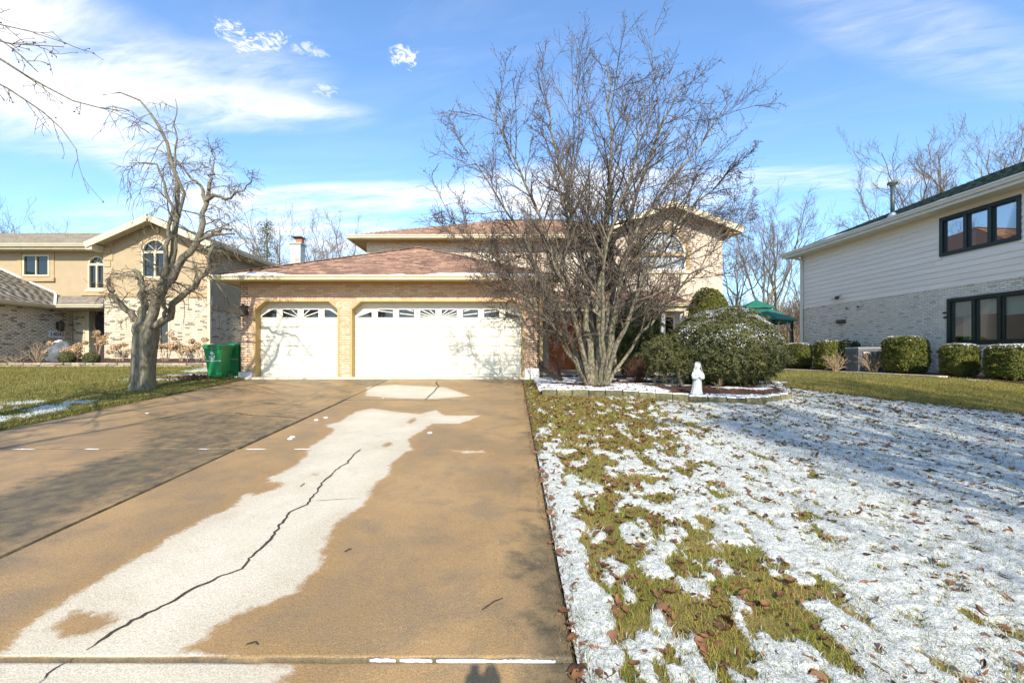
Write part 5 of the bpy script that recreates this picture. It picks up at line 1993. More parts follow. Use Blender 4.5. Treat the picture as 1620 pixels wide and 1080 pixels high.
def wavy(fr, u0, u1, z0, z1, d, m, parent, name='curtain', folds=5, amp=.03):
    n = folds * 6
    vs, fs = [], []
    for i in range(n + 1):
        u = u0 + (u1 - u0) * i / n
        dd = d + amp * math.sin(i * 2 * math.pi / 6)
        vs += [fr(u, z0, dd), fr(u + .01 * math.sin(i), z1, dd)]
        if i:
            fs.append((2 * i - 2, 2 * i - 1, 2 * i + 1, 2 * i))
    return MB().add(vs, fs).build(name, m, parent, smooth=True)


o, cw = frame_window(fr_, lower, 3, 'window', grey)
for i in range(3):
    x0 = lower[0] + .12 + i * cw
    MB().fbox(fr_, x0 + .05, x0 + cw - .06, lower[3] - (.55 if i else .62), lower[3] - .1, -.16, -.15).build('roller_blind', MT['blind'], o)
wavy(fr_, lower[1] - .62, lower[1] - .22, lower[2] + .02, lower[3] - .4, -.24, MT['curtain'], o)
wavy(fr_, lower[0] + .12, lower[0] + .32, lower[2] + .02, lower[3] - .4, -.24, MT['curtain'], o)
MB().fbox(fr_, lower[0] - .1, lower[1] + .1, lower[2] - .14, lower[2] - .065, -.02, .08).build('window_sill', MT['white_brick'], grey)
mb = MB()
u = lower[0] - .08
while u < lower[1] + .06:
    mb.fbox(fr_, u, u + .062, lower[2] - .36, lower[2] - .15, 0, .03 + .006 * random.random())
    u += .075
mb.build('rowlock_course', MT['white_brick'], lowb, 'stuff')
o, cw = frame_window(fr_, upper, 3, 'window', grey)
wavy(fr_, upper[1] - .85, upper[1] - .6, upper[2] + .02, upper[2] + .6, -.24, MT['curtain'], o, folds=3)
# eave: soffit, fascia, gutter, roof
OV = .60
ea = fr_(RU0, 0, OV)
mb = MB()
mb.fbox(fr_, RU0, RU1 + .62, SOF, SOF + .02, .002, OV)
mb.build('soffit', MT['eave_white'], grey)
MB().fbox(fr_, RU0, RU1 + .62, SOF - .02, SOF + .20, OV, OV + .03).build('fascia', MT['eave_white'], grey)
p0, p1 = fr_(RU0, SOF + .22, OV + .032), fr_(RU1 + .66, SOF + .22, OV + .032)
gutter(p1, p0, WN, MT['eave_white'], grey, .14, .13)
mb = MB()
for i in range(24):
    u = RU0 + 1.2 + i * .6
    mb.fbox(fr_, u, u + .012, SOF - .004, SOF - .0005, .02, OV - .02)
mb.build('soffit_joints', MT['foundation'], grey, 'stuff')
SLP = .42
q0, q1 = fr_(RU0, SOF + .22, OV), fr_(RU1 + .66, SOF + .22, OV)
run = 5.2
q2, q3 = fr_(RU1 + .66 - run, SOF + .22 + SLP * run, OV - run), fr_(RU0, SOF + .22 + SLP * run, OV - run)
roof_plane([q0, q1, q2, q3], MT['green_shingle'], MT['green_shingle'], grey, 'roof')
q4 = fr_(RU1 + .66, SOF + .22, OV - 2 * run)
roof_plane([q1, q4, q2], MT['green_shingle'], MT['green_shingle'], grey, 'roof', tabs=False)
# snow lying along the gutter
vs, fs = [], []
n = 90
rs_ = np.random.default_rng(3)
for i in range(n + 1):
    u = u_at(1500, OV) + (RU1 + .3 - u_at(1500, OV)) * i / n
    w_ = .08 + .75 * max(0, fbm(np.array(u * 1.1), np.array(2.), 7) - .38) * min(1, i / 8)
    for k, (a, h) in enumerate(((.02, .012), (.03, .04), (w_ * .8 + .04, .035), (w_ + .05, .012))):
        vs.append(fr_(u, SOF + .22 + SLP * a + h, OV - a))
    if i:
        for k in range(3):
            fs.append((4 * i - 4 + k, 4 * i + k, 4 * i + k + 1, 4 * i - 3 + k))
MB().add(vs, fs).build('snow_patch', MT['snow'], grey, smooth=True)
# far end wall so that the corner turns
fe = Frame(fr_(RU1, 0, 0), -WN, WV)
backing(fe, free_fn(.0, 9.0), RZ, BR, 5, .2, 'end_wall', MT['white_brick'], grey)
backing(fe, free_fn(.0, 9.0), BR, SOF, 5, .2, 'end_wall', MT['plank'], grey)
downspout([fr_(RU1 + .30, SOF + .10, OV + .05), fr_(RU1 - .02, SOF - .16, .12), fr_(RU1 - .05, SOF - .2, .10), fr_(RU1 - .05, RZ + .1, .10)], MT['eave_white'], grey, .10, .08)
# little wall things
vp = u_at(1333)
dv = MB().fbox(fr_, vp - .20, vp + .20, 2.93, 3.09, .01, .16).build('dryer_vent_hood', MT['bronze'], grey, bevel=.03)
lf = u_at(1328)
fl_ = MB().fbox(fr_, lf - .07, lf + .07, 4.05, 4.19, .03, .06).build('floodlight', MT['eave_white'], grey)
for s in (-.16, .14):
    a = fr_(lf + s * .3, 4.12, .05)
    b = fr_(lf + s, 4.02, .26)
    MB().tube([a, a.lerp(b, .5), b], [.02, .05, .075], 10).build('lamp_head', MT['bronze'] if s < 0 else MT['eave_white'], fl_)
for px, z in ((1340, 3.55), (1358, 3.56), (1495, 2.98), (1496, 2.82)):
    u = u_at(px)
    MB().fbox(fr_, u - .05, u + .05, z - .03, z + .03, .012, .035).build('wall_anchor', MT['bronze'], grey)
# vent pipe through the roof
vu = u_at(1412, -.1)
vb = fr_(vu, SOF + .22 + SLP * .7, -.1)
vt = P(1413, 288, vb.y)
vpipe = MB().tube([vb - Vector((0, 0, .1)), Vector((vb.x, vb.y, vt.z - .12))], .068, 14).build('vent_pipe', MT['vent_green'], grey, smooth=True)
MB().lathe([(.17, 0), (.17, .05), (.16, .07), (.02, .10)], (vb.x, vb.y, vt.z - .08), 16).build('vent_cap', MT['vent_green'], vpipe)
MB().lathe([(.10, -.05), (.13, -.01), (.16, .0), (.15, .012)], (vb.x, vb.y, vt.z - .09), 16).build('vent_collar', MT['galv'], vpipe)
MB().lathe([(.18, -.06), (.11, .06), (.075, .12)], vb, 14).build('flashing', MT['galv'], vpipe)

# ------------------------------------------------------------------ trees
def nrm(v):
    return v / (np.linalg.norm(v, axis=-1, keepdims=True) + 1e-9)


def resample(poly, K):
    poly = np.array([tuple(p) for p in poly], float)
    # smooth the hand-placed joints
    for _ in range(2):
        q = [poly[0]]
        for a, b in zip(poly[:-1], poly[1:]):
            q += [a * .75 + b * .25, a * .25 + b * .75]
        q.append(poly[-1])
        poly = np.array(q)
    d = np.concatenate([[0], np.cumsum(np.linalg.norm(np.diff(poly, axis=0), axis=1))])
    t = np.linspace(0, d[-1], K)
    return np.stack([np.interp(t, d, poly[:, i]) for i in range(3)], -1)


def limbs(list_, K, rng, wob=.03):
    """list of (points, r0, r1)"""
    Ps, Rs = [], []
    for pts, r0, r1 in list_:
        p = resample(pts, K)
        w = rng.normal(0, wob, p.shape) * np.minimum(1, np.arange(K) / 3)[:, None]
        w[-1] *= .3
        Ps.append(p + w)
        Rs.append(np.linspace(r0, r1, K))
    return np.array(Ps), np.array(Rs)


def sprout(rng, Pp, Rp, n, t0, t1, ang, asd, lr, lsd, K, trop=(0, 0, 0), wob=.1, rr=.6, rmin=.004, tipw=.5, lmin=0.0, lfall=.35, rend=.35):
    B, Kp, _ = Pp.shape
    seg = np.linalg.norm(np.diff(Pp, axis=1), axis=2)
    plen = seg.sum(1)
    idx = np.repeat(np.arange(B), n)
    t = t0 + (t1 - t0) * (np.tile(np.arange(n), B) + rng.random(B * n)) / n
    f = np.clip(t * (Kp - 1), 0, Kp - 1.001)
    i = f.astype(int)
    fr = (f - i)[:, None]
    a, b = Pp[idx, i], Pp[idx, i + 1]
    start = a * (1 - fr) + b * fr
    tan = nrm(b - a)
    r0 = Rp[idx, i] * (1 - fr[:, 0]) + Rp[idx, i + 1] * fr[:, 0]
    ref = nrm(rng.normal(size=tan.shape))
    perp = nrm(np.cross(tan, ref))
    an = ang + asd * rng.normal(size=len(t))
    d = tan * np.cos(an)[:, None] + perp * np.sin(an)[:, None]
    L = np.maximum(lmin, plen[idx] * lr * (1 - lfall * t) * np.exp(lsd * rng.normal(size=len(t))))
    trop = np.array(trop, float)
    pts = [start]
    st = (L / (K - 1))[:, None]
    for k in range(K - 1):
        d = nrm(d + rng.normal(0, wob, d.shape) + trop * st * 2.0)
        pts.append(pts[-1] + d * st)
    Pn = np.stack(pts, 1)
    rb = np.maximum(rmin, np.minimum(r0 * .85, r0 * rr))
    Rn = rb[:, None] * np.linspace(1, rend, K)[None]
    return Pn, np.maximum(Rn, rmin * .6)


def tube_arrays(Pn, Rn, S):
    B, K, _ = Pn.shape
    tan = nrm(np.gradient(Pn, axis=1))
    base = nrm(Pn[:, -1] - Pn[:, 0])
    ref = np.where(abs(base[:, 2:3]) > .8, np.array([[1., 0, 0]]), np.array([[0, 0, 1.]]))
    n = nrm(np.cross(tan, ref[:, None, :]))
    b = np.cross(tan, n)
    ang = np.arange(S) * 2 * math.pi / S
    V = Pn[:, :, None, :] + (n[:, :, None, :] * np.cos(ang)[None, None, :, None] + b[:, :, None, :] * np.sin(ang)[None, None, :, None]) * Rn[:, :, None, None]
    k = np.arange(K - 1)[:, None] * S
    s = np.arange(S)[None]
    s2 = (s + 1) % S
    q = np.stack([k + s, k + s2, k + S + s2, k + S + s], -1).reshape(-1, 4)
    Fq = (q[None] + (np.arange(B) * K * S)[:, None, None]).reshape(-1, 4)
    return V.reshape(-1, 3), Fq


def branches(levels, name, m, parent, smooth=True, kind=None):
    Vs, Fs, o = [], [], 0
    for Pn, Rn, S in levels:
        v, f = tube_arrays(Pn, Rn, S)
        Vs.append(v)
        Fs.append(f + o)
        o += len(v)
    return add_mesh(name, np_mesh(name, np.concatenate(Vs), np.concatenate(Fs), smooth), m, parent, kind)


def quads_at(pos, size, rng, aspect=.5, normal=None, nj=.8):
    n = len(pos)
    if normal is None:
        nn = nrm(rng.normal(size=(n, 3)))
    else:
        nn = nrm(normal + rng.normal(0, nj, (n, 3)))
    t = nrm(np.cross(nn, nrm(rng.normal(size=(n, 3)))))
    b = np.cross(nn, t)
    s = np.asarray(size).reshape(-1, 1) * np.ones((n, 1))
    a, c = t * s * .5, b * s * .5 * aspect
    V = np.stack([pos - a, pos - c * .9, pos + a, pos + c * .9], 1).reshape(-1, 3)
    return V, np.arange(n * 4).reshape(-1, 4)


def cloud(name, pos, size, rng, m, parent, aspect=.5, normal=None, nj=.8, kind=None):
    V, Fq = quads_at(pos, size, rng, aspect, normal, nj)
    return add_mesh(name, np_mesh(name, V, Fq), m, parent, kind)


# --- the multi-stemmed tree in the planting bed
rng = np.random.default_rng(11)
TX, TY = 1.98, 10.65
TZ = float(bed_z(TX, TY)) - .03
tree = root('bare_tree', 'large multi-stemmed bare tree with dense twigs in front of the brick house', 'tree', (TX, TY, TZ))
B = Vector((TX, TY, TZ))


def stem(px0, pts, r0, r1, dy0=0.0):
    """points as (photo x, photo y, depth)"""
    q = [Vector(((px0 - 810) / F * TY, TY + dy0, TZ))]
    q += [P(*p) for p in pts]
    return (q, r0, r1)


stems = [
    stem(938, [(935, 560, 10.7), (930, 500, 10.75), (925, 420, 10.9), (905, 330, 11.0), (880, 244, 11.1), (862, 148, 11.2)], 0.100, 0.015),
    stem(945, [(947, 560, 10.6), (945, 480, 10.5), (955, 400, 10.4), (962, 290, 10.3), (965, 194, 10.2), (958, 103, 10.1)], 0.092, 0.013),
    stem(958, [(962, 570, 10.55), (975, 500, 10.4), (985, 420, 10.3), (1000, 330, 10.1), (1030, 234, 9.9), (1075, 133, 9.8)], 0.096, 0.013),
    stem(952, [(957, 560, 10.8), (965, 480, 11.1), (990, 390, 11.5), (1040, 310, 11.8), (1095, 245, 12.0), (1150, 165, 12.1)], 0.081, 0.011),
    stem(955, [(968, 575, 10.4), (990, 520, 10.1), (1015, 440, 9.7), (1055, 370, 9.4), (1110, 318, 9.2), (1165, 260, 9.1)], 0.070, 0.011),
    stem(935, [(925, 570, 10.5), (905, 500, 10.2), (880, 420, 9.9), (850, 330, 9.6), (815, 254, 9.4), (775, 168, 9.3)], 0.074, 0.011),
    stem(930, [(917, 565, 10.8), (890, 500, 11.0), (855, 430, 11.2), (815, 360, 11.3), (770, 285, 11.4), (725, 219, 11.5)], 0.063, 0.009),
    stem(942, [(942, 570, 10.9), (935, 490, 11.4), (920, 400, 11.9), (900, 300, 12.2), (920, 204, 12.4), (905, 118, 12.5)], 0.067, 0.011),
    stem(950, [(952, 580, 10.4), (955, 510, 9.9), (950, 430, 9.5), (975, 330, 9.2), (1010, 244, 9.0), (1020, 148, 8.9)], 0.063, 0.010),
    stem(960, [(985, 570, 10.8), (1020, 520, 11.0), (1060, 470, 11.1), (1110, 420, 11.2), (1150, 385, 11.3), (1190, 340, 11.3)], 0.048, 0.007),
    stem(928, [(905, 565, 10.4), (875, 520, 10.0), (840, 475, 9.7), (800, 435, 9.5), (760, 395, 9.4), (715, 350, 9.3)], 0.044, 0.007),
    stem(928, [(912, 570, 10.2), (888, 530, 9.6), (855, 490, 9.3), (815, 460, 9.2), (780, 430, 9.1), (765, 400, 9.1)], 0.037, 0.007),
    stem(940, [(930, 540, 11.1), (905, 470, 11.5), (870, 420, 11.8), (825, 395, 12.0), (790, 400, 12.0)], 0.037, 0.007),
    stem(945, [(950, 560, 11.0), (975, 470, 11.5), (1010, 400, 11.8), (1060, 350, 12.0), (1120, 345, 12.1)], 0.037, 0.007),
]
P0, R0 = limbs(stems, 16, rng, .035)
R0 = R0 * .9
P1, R1 = sprout(rng, P0, R0, 22, .24, 1.0, .68, .22, .27, .30, 8, (0, 0, .14), .10, .55, .010, lfall=.55)
low = P0[9:]
P1b, R1b = sprout(rng, P0[9:], R0[9:], 8, .30, 1.0, .8, .3, .30, .3, 7, (0, 0, .05), .16, .6, .008)
P2, R2 = sprout(rng, P1, R1, 10, .12, 1.0, .70, .25, .46, .30, 6, (0, 0, .12), .13, .62, .0062, lmin=.18)
P2b, R2b = sprout(rng, P1b, R1b, 10, .1, 1.0, .9, .3, .45, .3, 6, (0, 0, .1), .2, .65, .006, lmin=.15)
P2c, R2c = sprout(rng, P0, R0, 10, .28, 1.0, .9, .3, .10, .4, 5, (0, 0, .3), .15, .35, .006, lmin=.25)
P3, R3 = sprout(rng, np.concatenate([P2]), np.concatenate([R2]), 6, .15, 1.0, .75, .3, .42, .3, 4, (0, 0, .15), .15, .7, .0046, lmin=.10)
P3b, R3b = sprout(rng, P2b, R2b, 4, .05, 1.0, .95, .35, .5, .3, 4, (0, 0, .0), .25, .75, .0046, lmin=.10)
branches([(P0, R0, 10)], 'trunk', MT['bark'], tree)
branches([(P1, R1, 5), (P1b, R1b, 5), (P2c, R2c, 4)], 'limbs', MT['twig'], tree)
branches([(P2, R2, 3), (P2b, R2b, 3), (P3, R3, 3), (P3b, R3b, 3)], 'crown', MT['twig'], tree)
ends = np.concatenate([P3[:, -1], P2[:, -1], P3b[:, -1], P3[:, 2]])
sel = rng.random(len(ends)) < .34
cloud('buds', ends[sel], .022 + .03 * rng.random(sel.sum()), rng, MT['bud'], tree, .55, kind='stuff')

# --- the pollarded weeping tree on the left lawn
rng = np.random.default_rng(5)
WXp, WYd = 226, 10.3
WZ = gzf((WXp - 810) / F * WYd, WYd)
WB = Vector(((WXp - 810) / F * WYd, WYd, WZ))
wt = root('weeping_tree', 'bare weeping tree with a thick grey trunk on the left lawn', 'tree', WB)
D = WYd
trunk = [WB + Vector((0, 0, -.06)), WB + Vector((0, 0, .25)), P(227, 575, D), P(230, 540, D), P(233, 522, D), P(234, 508, D)]
Pt, Rt = limbs([(trunk, .33, .30)], 14, rng, .0)
Rt = np.array([[.310, .268, .248, .240, .236, .234, .233, .235, .238, .243, .247, .240, .205, .12]])
K0 = 16
main = [
    ([P(226, 516, D), P(213, 500, D), P(198, 491, D - .05), P(184, 474, D - .1), P(174, 450, D - .2), P(171, 440, D - .2)], 0.082, 0.040),
    ([P(230, 512, D), P(225, 490, D + .1), P(225, 462, D + .2), P(224, 440, D + .2), P(211, 427, D + .2)], 0.098, 0.043),
    ([P(236, 512, D), P(246, 485, D), P(258, 460, D), P(280, 424, D), P(300, 398, D + .1), P(315, 381, D + .1), P(326, 340, D + .2), P(326, 312, D + .2), P(332, 290, D + .2)], 0.113, 0.036),
    ([P(244, 516, D - .1), P(262, 506, D - .2), P(274, 485, D - .3), P(296, 459, D - .3), P(322, 437, D - .4), P(332, 404, D - .4), P(338, 385, D - .4)], 0.086, 0.032),
    ([P(238, 508, D + .2), P(252, 470, D + .3), P(270, 420, D + .3), P(280, 380, D + .3), P(282, 340, D + .3), P(276, 275, D + .3), P(262, 215, D + .3), P(240, 177, D + .3), P(213, 154, D + .3), P(186, 143, D + .3), P(163, 152, D + .3)], 0.090, 0.009),
    ([P(250, 470, D + .25), P(262, 430, D + .2), P(267, 380, D + .1), P(272, 330, D), P(264, 290, D - .1), P(255, 262, D - .2), P(225, 256, D - .3), P(205, 258, D - .4)], 0.066, 0.009),
    ([P(282, 345, D + .3), P(290, 300, D + .2), P(278, 262, D + .2), P(279, 215, D + .2), P(278, 156, D + .2)], 0.039, 0.007),
    ([P(326, 325, D + .2), P(318, 292, D + .3), P(300, 280, D + .4), P(285, 262, D + .4), P(262, 240, D + .4)], 0.043, 0.010),
    ([P(326, 318, D + .2), P(342, 308, D), P(360, 318, D - .2), P(385, 302, D - .3), P(400, 284, D - .3)], 0.047, 0.009),
    ([P(330, 300, D + .2), P(336, 270, D + .3), P(339, 240, D + .4)], 0.035, 0.009),
    ([P(315, 381, D + .1), P(335, 372, D - .3), P(360, 360, D - .5), P(385, 372, D - .6), P(400, 398, D - .6)], 0.039, 0.009),
    ([P(300, 400, D + .1), P(318, 392, D + .5), P(340, 388, D + .7), P(352, 400, D + .8)], 0.039, 0.009),
    ([P(226, 470, D + .2), P(236, 455, D - .2), P(250, 468, D - .4), P(252, 462, D - .5)], 0.047, 0.022),
    ([P(262, 506, D - .2), P(258, 480, D - .5), P(262, 450, D - .7), P(250, 420, D - .8), P(225, 405, D - .9)], 0.047, 0.014),
]
Pm, Rm = limbs(main, K0, rng, .03)
A1, S1 = sprout(rng, Pm, Rm, 9, .30, .98, .95, .3, .22, .35, 9, (0, 0, -.55), .16, .30, .0075, lmin=.35, lfall=.2)
lowz = A1[:, :, 2].max(1) < CAMZ + (562 - 150) / F * D
A1, S1 = A1[lowz], S1[lowz]
A2, S2 = sprout(rng, A1, S1, 6, .15, 1.0, .8, .3, .55, .35, 7, (0, 0, -1.1), .14, .6, .0062, lmin=.22)
A3, S3 = sprout(rng, A2, S2, 3, .2, 1.0, .7, .3, .5, .3, 5, (0, 0, -1.3), .15, .7, .005, lmin=.12)
branches([(Pt, Rt, 18)], 'trunk', MT['bark_left'], wt)
kn = MB()
for a in range(9):
    an = a * 2.4
    kn.lathe([(.08, -.10), (.115, .0), (.09, .10), (.03, .15)], (WB.x + .06 + .16 * math.cos(an), WB.y + .16 * math.sin(an), WZ + 1.42 + .06 * math.sin(a * 1.7)), 9)
kn.build('pollard_knuckles', MT['bark_left'], wt, smooth=True)
branches([(Pm, Rm, 9)], 'limbs', MT['bark_left'], wt)
branches([(A1, S1, 5), (A2, S2, 3), (A3, S3, 3)], 'crown', MT['tan_bark_twig'], wt)

# --- tree beyond the left edge of the picture: only its outer branches show, and its shade on the drive
rng = np.random.default_rng(21)
NB = Vector((-8.3, 3.6, gzf(-8.3, 3.6)))
nt = root('weeping_tree', 'bare tree whose drooping twigs hang in at the top left corner', 'tree', NB)
trunkn = [NB, NB + Vector((.05, 0, 1.2)), NB + Vector((.15, .1, 2.6))]
Pt, Rt = limbs([(trunkn, .26, .21)], 8, rng, .01)
fork = NB + Vector((.15, .1, 2.5))
mains = []
for (tx, ty, tz, r) in [(-6.1, 4.2, 8.6, .11), (-7.6, 4.8, 9.3, .10), (-5.0, 3.4, 7.4, .09), (-9.8, 3.5, 8.0, .09), (-8.9, 2.4, 8.6, .09), (-6.6, 2.6, 8.4, .09), (-7.2, 5.5, 7.6, .08), (-5.9, 3.0, 9.0, .07)]:
    tip = Vector((tx, ty, tz))
    midp = fork.lerp(tip, .5) + Vector((.5 * (tx + 8.1) * -.2, 0, .35))
    mains.append(([fork, fork.lerp(midp, .5) + Vector((0, 0, .1)), midp, midp.lerp(tip, .5) + Vector((0, 0, .15)), tip], r, .02))
inframe = [
    ([fork + Vector((.5, .3, 1.6)), P(-120, 20, 5.2), P(0, 94, 5.0), P(45, 122, 4.9), P(110, 160, 4.8), P(165, 172, 4.7), P(200, 177, 4.65)], .024, .004),
    ([fork + Vector((.5, .3, 1.3)), P(-140, 70, 5.4), P(0, 132, 5.2), P(40, 158, 5.1), P(70, 178, 5.0), P(98, 205, 4.95), P(122, 238, 4.9)], .022, .004),
    ([fork + Vector((.5, .2, 1.9)), P(-120, -20, 4.8), P(0, 58, 4.6), P(30, 85, 4.5), P(60, 114, 4.45)], .02, .004),
    ([fork + Vector((.4, .2, 2.1)), P(-130, 10, 4.4), P(0, 42, 4.2), P(45, 48, 4.1), P(95, 65, 4.1)], .015, .003),
    ([fork + Vector((.4, .2, 1.9)), P(-100, 40, 4.5), P(5, 66, 4.3), P(60, 73, 4.2), P(102, 75, 4.2)], .015, .003),
]
Pm, Rm = limbs(mains, 12, rng, .05)
Pi, Ri = limbs(inframe, 14, rng, .006)
A1, S1 = sprout(rng, Pm, Rm, 9, .25, 1.0, .8, .3, .34, .3, 9, (.03, 0, -.25), .12, .5, .010, lmin=.5)
A2, S2 = sprout(rng, A1, S1, 5, .2, 1.0, .7, .3, .5, .3, 7, (0, 0, -.7), .12, .6, .006, lmin=.3)
def outside(Pn, Rn):
    k = (Pn[:, :, 0] < -1.16 * Pn[:, :, 1] - .05).all(1)
    return Pn[k], Rn[k]


A1, S1 = outside(A1, S1)
A2, S2 = outside(A2, S2)
I1, J1 = sprout(rng, Pi, Ri, 8, .5, 1.0, .5, .22, .10, .4, 6, (.12, -.05, -.35), .10, .5, .0042, lmin=.10)
I2, J2 = sprout(rng, I1, J1, 3, .2, 1.0, .7, .3, .45, .3, 4, (0, 0, -.8), .15, .7, .0032, lmin=.05)
branches([(Pt, Rt, 12)], 'trunk', MT['bark_left'], nt)
branches([(Pm, Rm, 7), (Pi, Ri, 6)], 'limbs', MT['bark_left'], nt)
branches([(A1, S1, 4), (A2, S2, 3), (I1, J1, 4), (I2, J2, 3)], 'crown', MT['twig'], nt)
e = np.concatenate([I2[:, -1], I1[:, -1]])
cloud('buds', e, .014 + .02 * rng.random(len(e)), rng, MT['bud'], nt, .6, kind='stuff')


def bare_tree(h, spread, seed, n0=5, n1=9, n2=7, n3=4, up=.35, split=.25, r=.13):
    """generic bare broadleaf tree in its own coordinates: trunk + crown meshes"""
    rng = np.random.default_rng(seed)
    lean = rng.normal(0, .03 * h, 2)
    tr = [Vector((0, 0, -.1)), Vector((lean[0] * .3, lean[1] * .3, h * split * .5)), Vector((lean[0] * .6, lean[1] * .6, h * split)), Vector((lean[0], lean[1], h * .62)), Vector((lean[0] * 1.5, lean[1] * 1.5, h * .95))]
    Pt, Rt = limbs([(tr, r, .015)], 16, rng, .06)
    L = []
    for i in range(n0):
        a = i * 2.4 + rng.random()
        t = split + .25 * rng.random()
        s = Vector((lean[0] * t, lean[1] * t, h * t))
        o = spread * rng.uniform(.55, 1.0)
        hh = h * rng.uniform(.72, 1.0)
        tip = Vector((math.cos(a) * o, math.sin(a) * o, hh))
        L.append(([s, s.lerp(tip, .35) + Vector((math.cos(a) * o * .15, math.sin(a) * o * .15, 0)), s.lerp(tip, .7) + Vector((math.cos(a) * o * .08, math.sin(a) * o * .08, 0)), tip], r * .5, .014))
    Pm, Rm = limbs(L, 12, rng, .05)
    Q, W = np.concatenate([Pm, resample(tr, 12)[None]]), np.concatenate([Rm, np.linspace(r, .015, 12)[None]])
    A1, S1 = sprout(rng, Q, W, n1, .35, 1.0, .7, .2, .36, .3, 7, (0, 0, up * .6), .09, .42, .010, lfall=.6)
    A2, S2 = sprout(rng, A1, S1, n2, .2, 1.0, .65, .25, .45, .3, 5, (0, 0, up), .10, .6, .0075, lmin=.3)
    A3, S3 = sprout(rng, A2, S2, n3, .15, 1.0, .7, .3, .55, .3, 4, (0, 0, up), .12, .75, .006, lmin=.25)
    return [(Pt, Rt, 8)], [(Pm, Rm, 6), (A1, S1, 4), (A2, S2, 3), (A3, S3, 3)]


TEMPL = {}


def place_tree(kind, px, Y, h, label, group=None, rz=0.0, mat='far_bark', z=None, **kw):
    x = (px - 810) / F * Y
    o = root('bare_tree', label, 'tree', (x, Y, (gzf(x, Y) - .1) if z is None else z), group, local=True)
    if kind not in TEMPL:
        a, b = bare_tree(10.0, kw.get('spread', 3.6), kw.get('seed', 1), n0=kw.get('n0', 6), n1=kw.get('n1', 9), n2=kw.get('n2', 7), n3=kw.get('n3', 4), split=kw.get('split', .22), r=kw.get('r', .115))
        t1 = branches(a, 'trunk', MT[mat], o)
        t2 = branches(b, 'crown', MT[mat], o)
        TEMPL[kind] = (t1.data, t2.data)
    else:
        for nm, me in zip(('trunk', 'crown'), TEMPL[kind]):
            c = bpy.data.objects.new(nm, me)
            COL.objects.link(c)
            c.parent = o
    s = h / 10.0
    o.scale = (s, s, s)
    o.rotation_euler = (0, 0, rz)
    return o


GB = 'bare trees behind the houses'
place_tree('A', 1213, 34, 11.8, 'tall bare tree behind the green gazebo, left of a close pair', GB, .3, seed=31, spread=3.0, split=.18)
place_tree('B', 1232, 36, 12.3, 'tall bare tree behind the green gazebo, right of a close pair', GB, 1.2, seed=32, spread=3.4, split=.2)
place_tree('C', 1165, 40, 12.0, 'bare tree half hidden behind the right wall of the brick house', GB, 2.0, seed=33, spread=4.2, split=.25)
place_tree('C', 1445, 34, 14.5, 'bare tree above the grey house roof, beside the vent pipe', GB, .4)
place_tree('B', 1500, 36, 17.5, 'bare tree above the middle of the grey house roof', GB, 2.6)
place_tree('A', 1560, 33, 16.5, 'bare tree above the grey house roof, second from the picture edge', GB, 4.0)
place_tree('C', 1630, 34, 18.5, 'bare tree above the grey house roof at the picture edge', GB, 5.1)
place_tree('C', 555, 42, 12.6, 'low bare tree between the chimney and the brick house roof', GB, 1.0)
place_tree('A', 512, 44, 12.8, 'bare tree just right of the chimney behind the garage roof', GB, 2.2)
place_tree('B', 450, 42, 13.0, 'bare tree just left of the chimney behind the garage roof', GB, 3.7)
place_tree('C', 400, 46, 12.6, 'bare tree behind the right corner of the tan house', GB, 3.0)
place_tree('A', 28, 46, 14.2, 'bare tree behind the tan house roof, nearer the ridge', GB, 1.5)
place_tree('B', 78, 50, 13.0, 'small bare tree behind the tan house roof, next to a larger one', GB, .8)
place_tree('B', -10, 48, 15.5, 'bare tree at the left picture edge behind the tan house', GB, 5.0)
place_tree('A', 1290, 48, 13.0, 'bare tree far behind the corner of the grey house', GB, 5.5)
# the tree behind the viewer that shades the right part of the lawn
t = place_tree('S', 810, -3.0, 9.5, 'bare tree out of view that shades the right lawn', None, 0.0, mat='twig', seed=77, spread=4.4, n0=9, n1=12, n2=9, n3=5, split=.2, r=.2)
t.location = (7.3, -3.2, gzf(7.3, -3.2))
t2 = place_tree('S', 810, -3.0, 10.5, 'second bare tree out of view that shades the right lawn', None, 2.0)
t2.location = (11.6, -2.2, gzf(11.6, -2.2))
t3 = place_tree('S', 810, -3.0, 10.0, 'third bare tree out of view that shades the right lawn', None, 4.1)
t3.location = (9.0, -5.0, gzf(9.0, -5.0))
t4 = place_tree('S', 810, -3.0, 7.5, 'small bare tree out of view that shades the right lawn', None, 1.1)
t4.location = (5.6, -2.6, gzf(5.6, -2.6))
t5 = place_tree('M', 810, -3.0, 9.5, 'bare tree out of view that shades the left half of the driveway', None, 0.5, mat='twig', seed=91, spread=4.0, n0=8, n1=6, n2=4, n3=2, split=.3, r=.2)
t5.location = (-8.2, -2.4, gzf(-8.2, -2.4))

# sparse conifer behind the tan house
cx, cy = (422 - 810) / F * 36, 36
cf = root('conifer', 'sparse dark conifer behind the garage roof left of the chimney', 'tree', (cx, cy, gzf(cx, cy)), local=True)
rng = np.random.default_rng(3)
H = 11.4
MB().tube([(0, 0, 0), (.05, 0, 5), (0, 0, H - .3)], [.2, .13, .03], 8).build('trunk', MT['bark'], cf)
L = []
for i in range(46):
    z = 2.5 + (H - 3.0) * i / 46
    a = i * 2.4
    o = (.35 + 1.9 * (1 - z / H)) * rng.uniform(.7, 1.1)
    L.append(([Vector((0, 0, z)), Vector((math.cos(a) * o * .5, math.sin(a) * o * .5, z + .08)), Vector((math.cos(a) * o, math.sin(a) * o, z - .12))], .03, .008))
Pc, Rc = limbs(L, 6, rng, .02)
branches([(Pc, Rc, 4)], 'limbs', MT['twig'], cf)
pc = Pc[:, 1:].reshape(-1, 3)
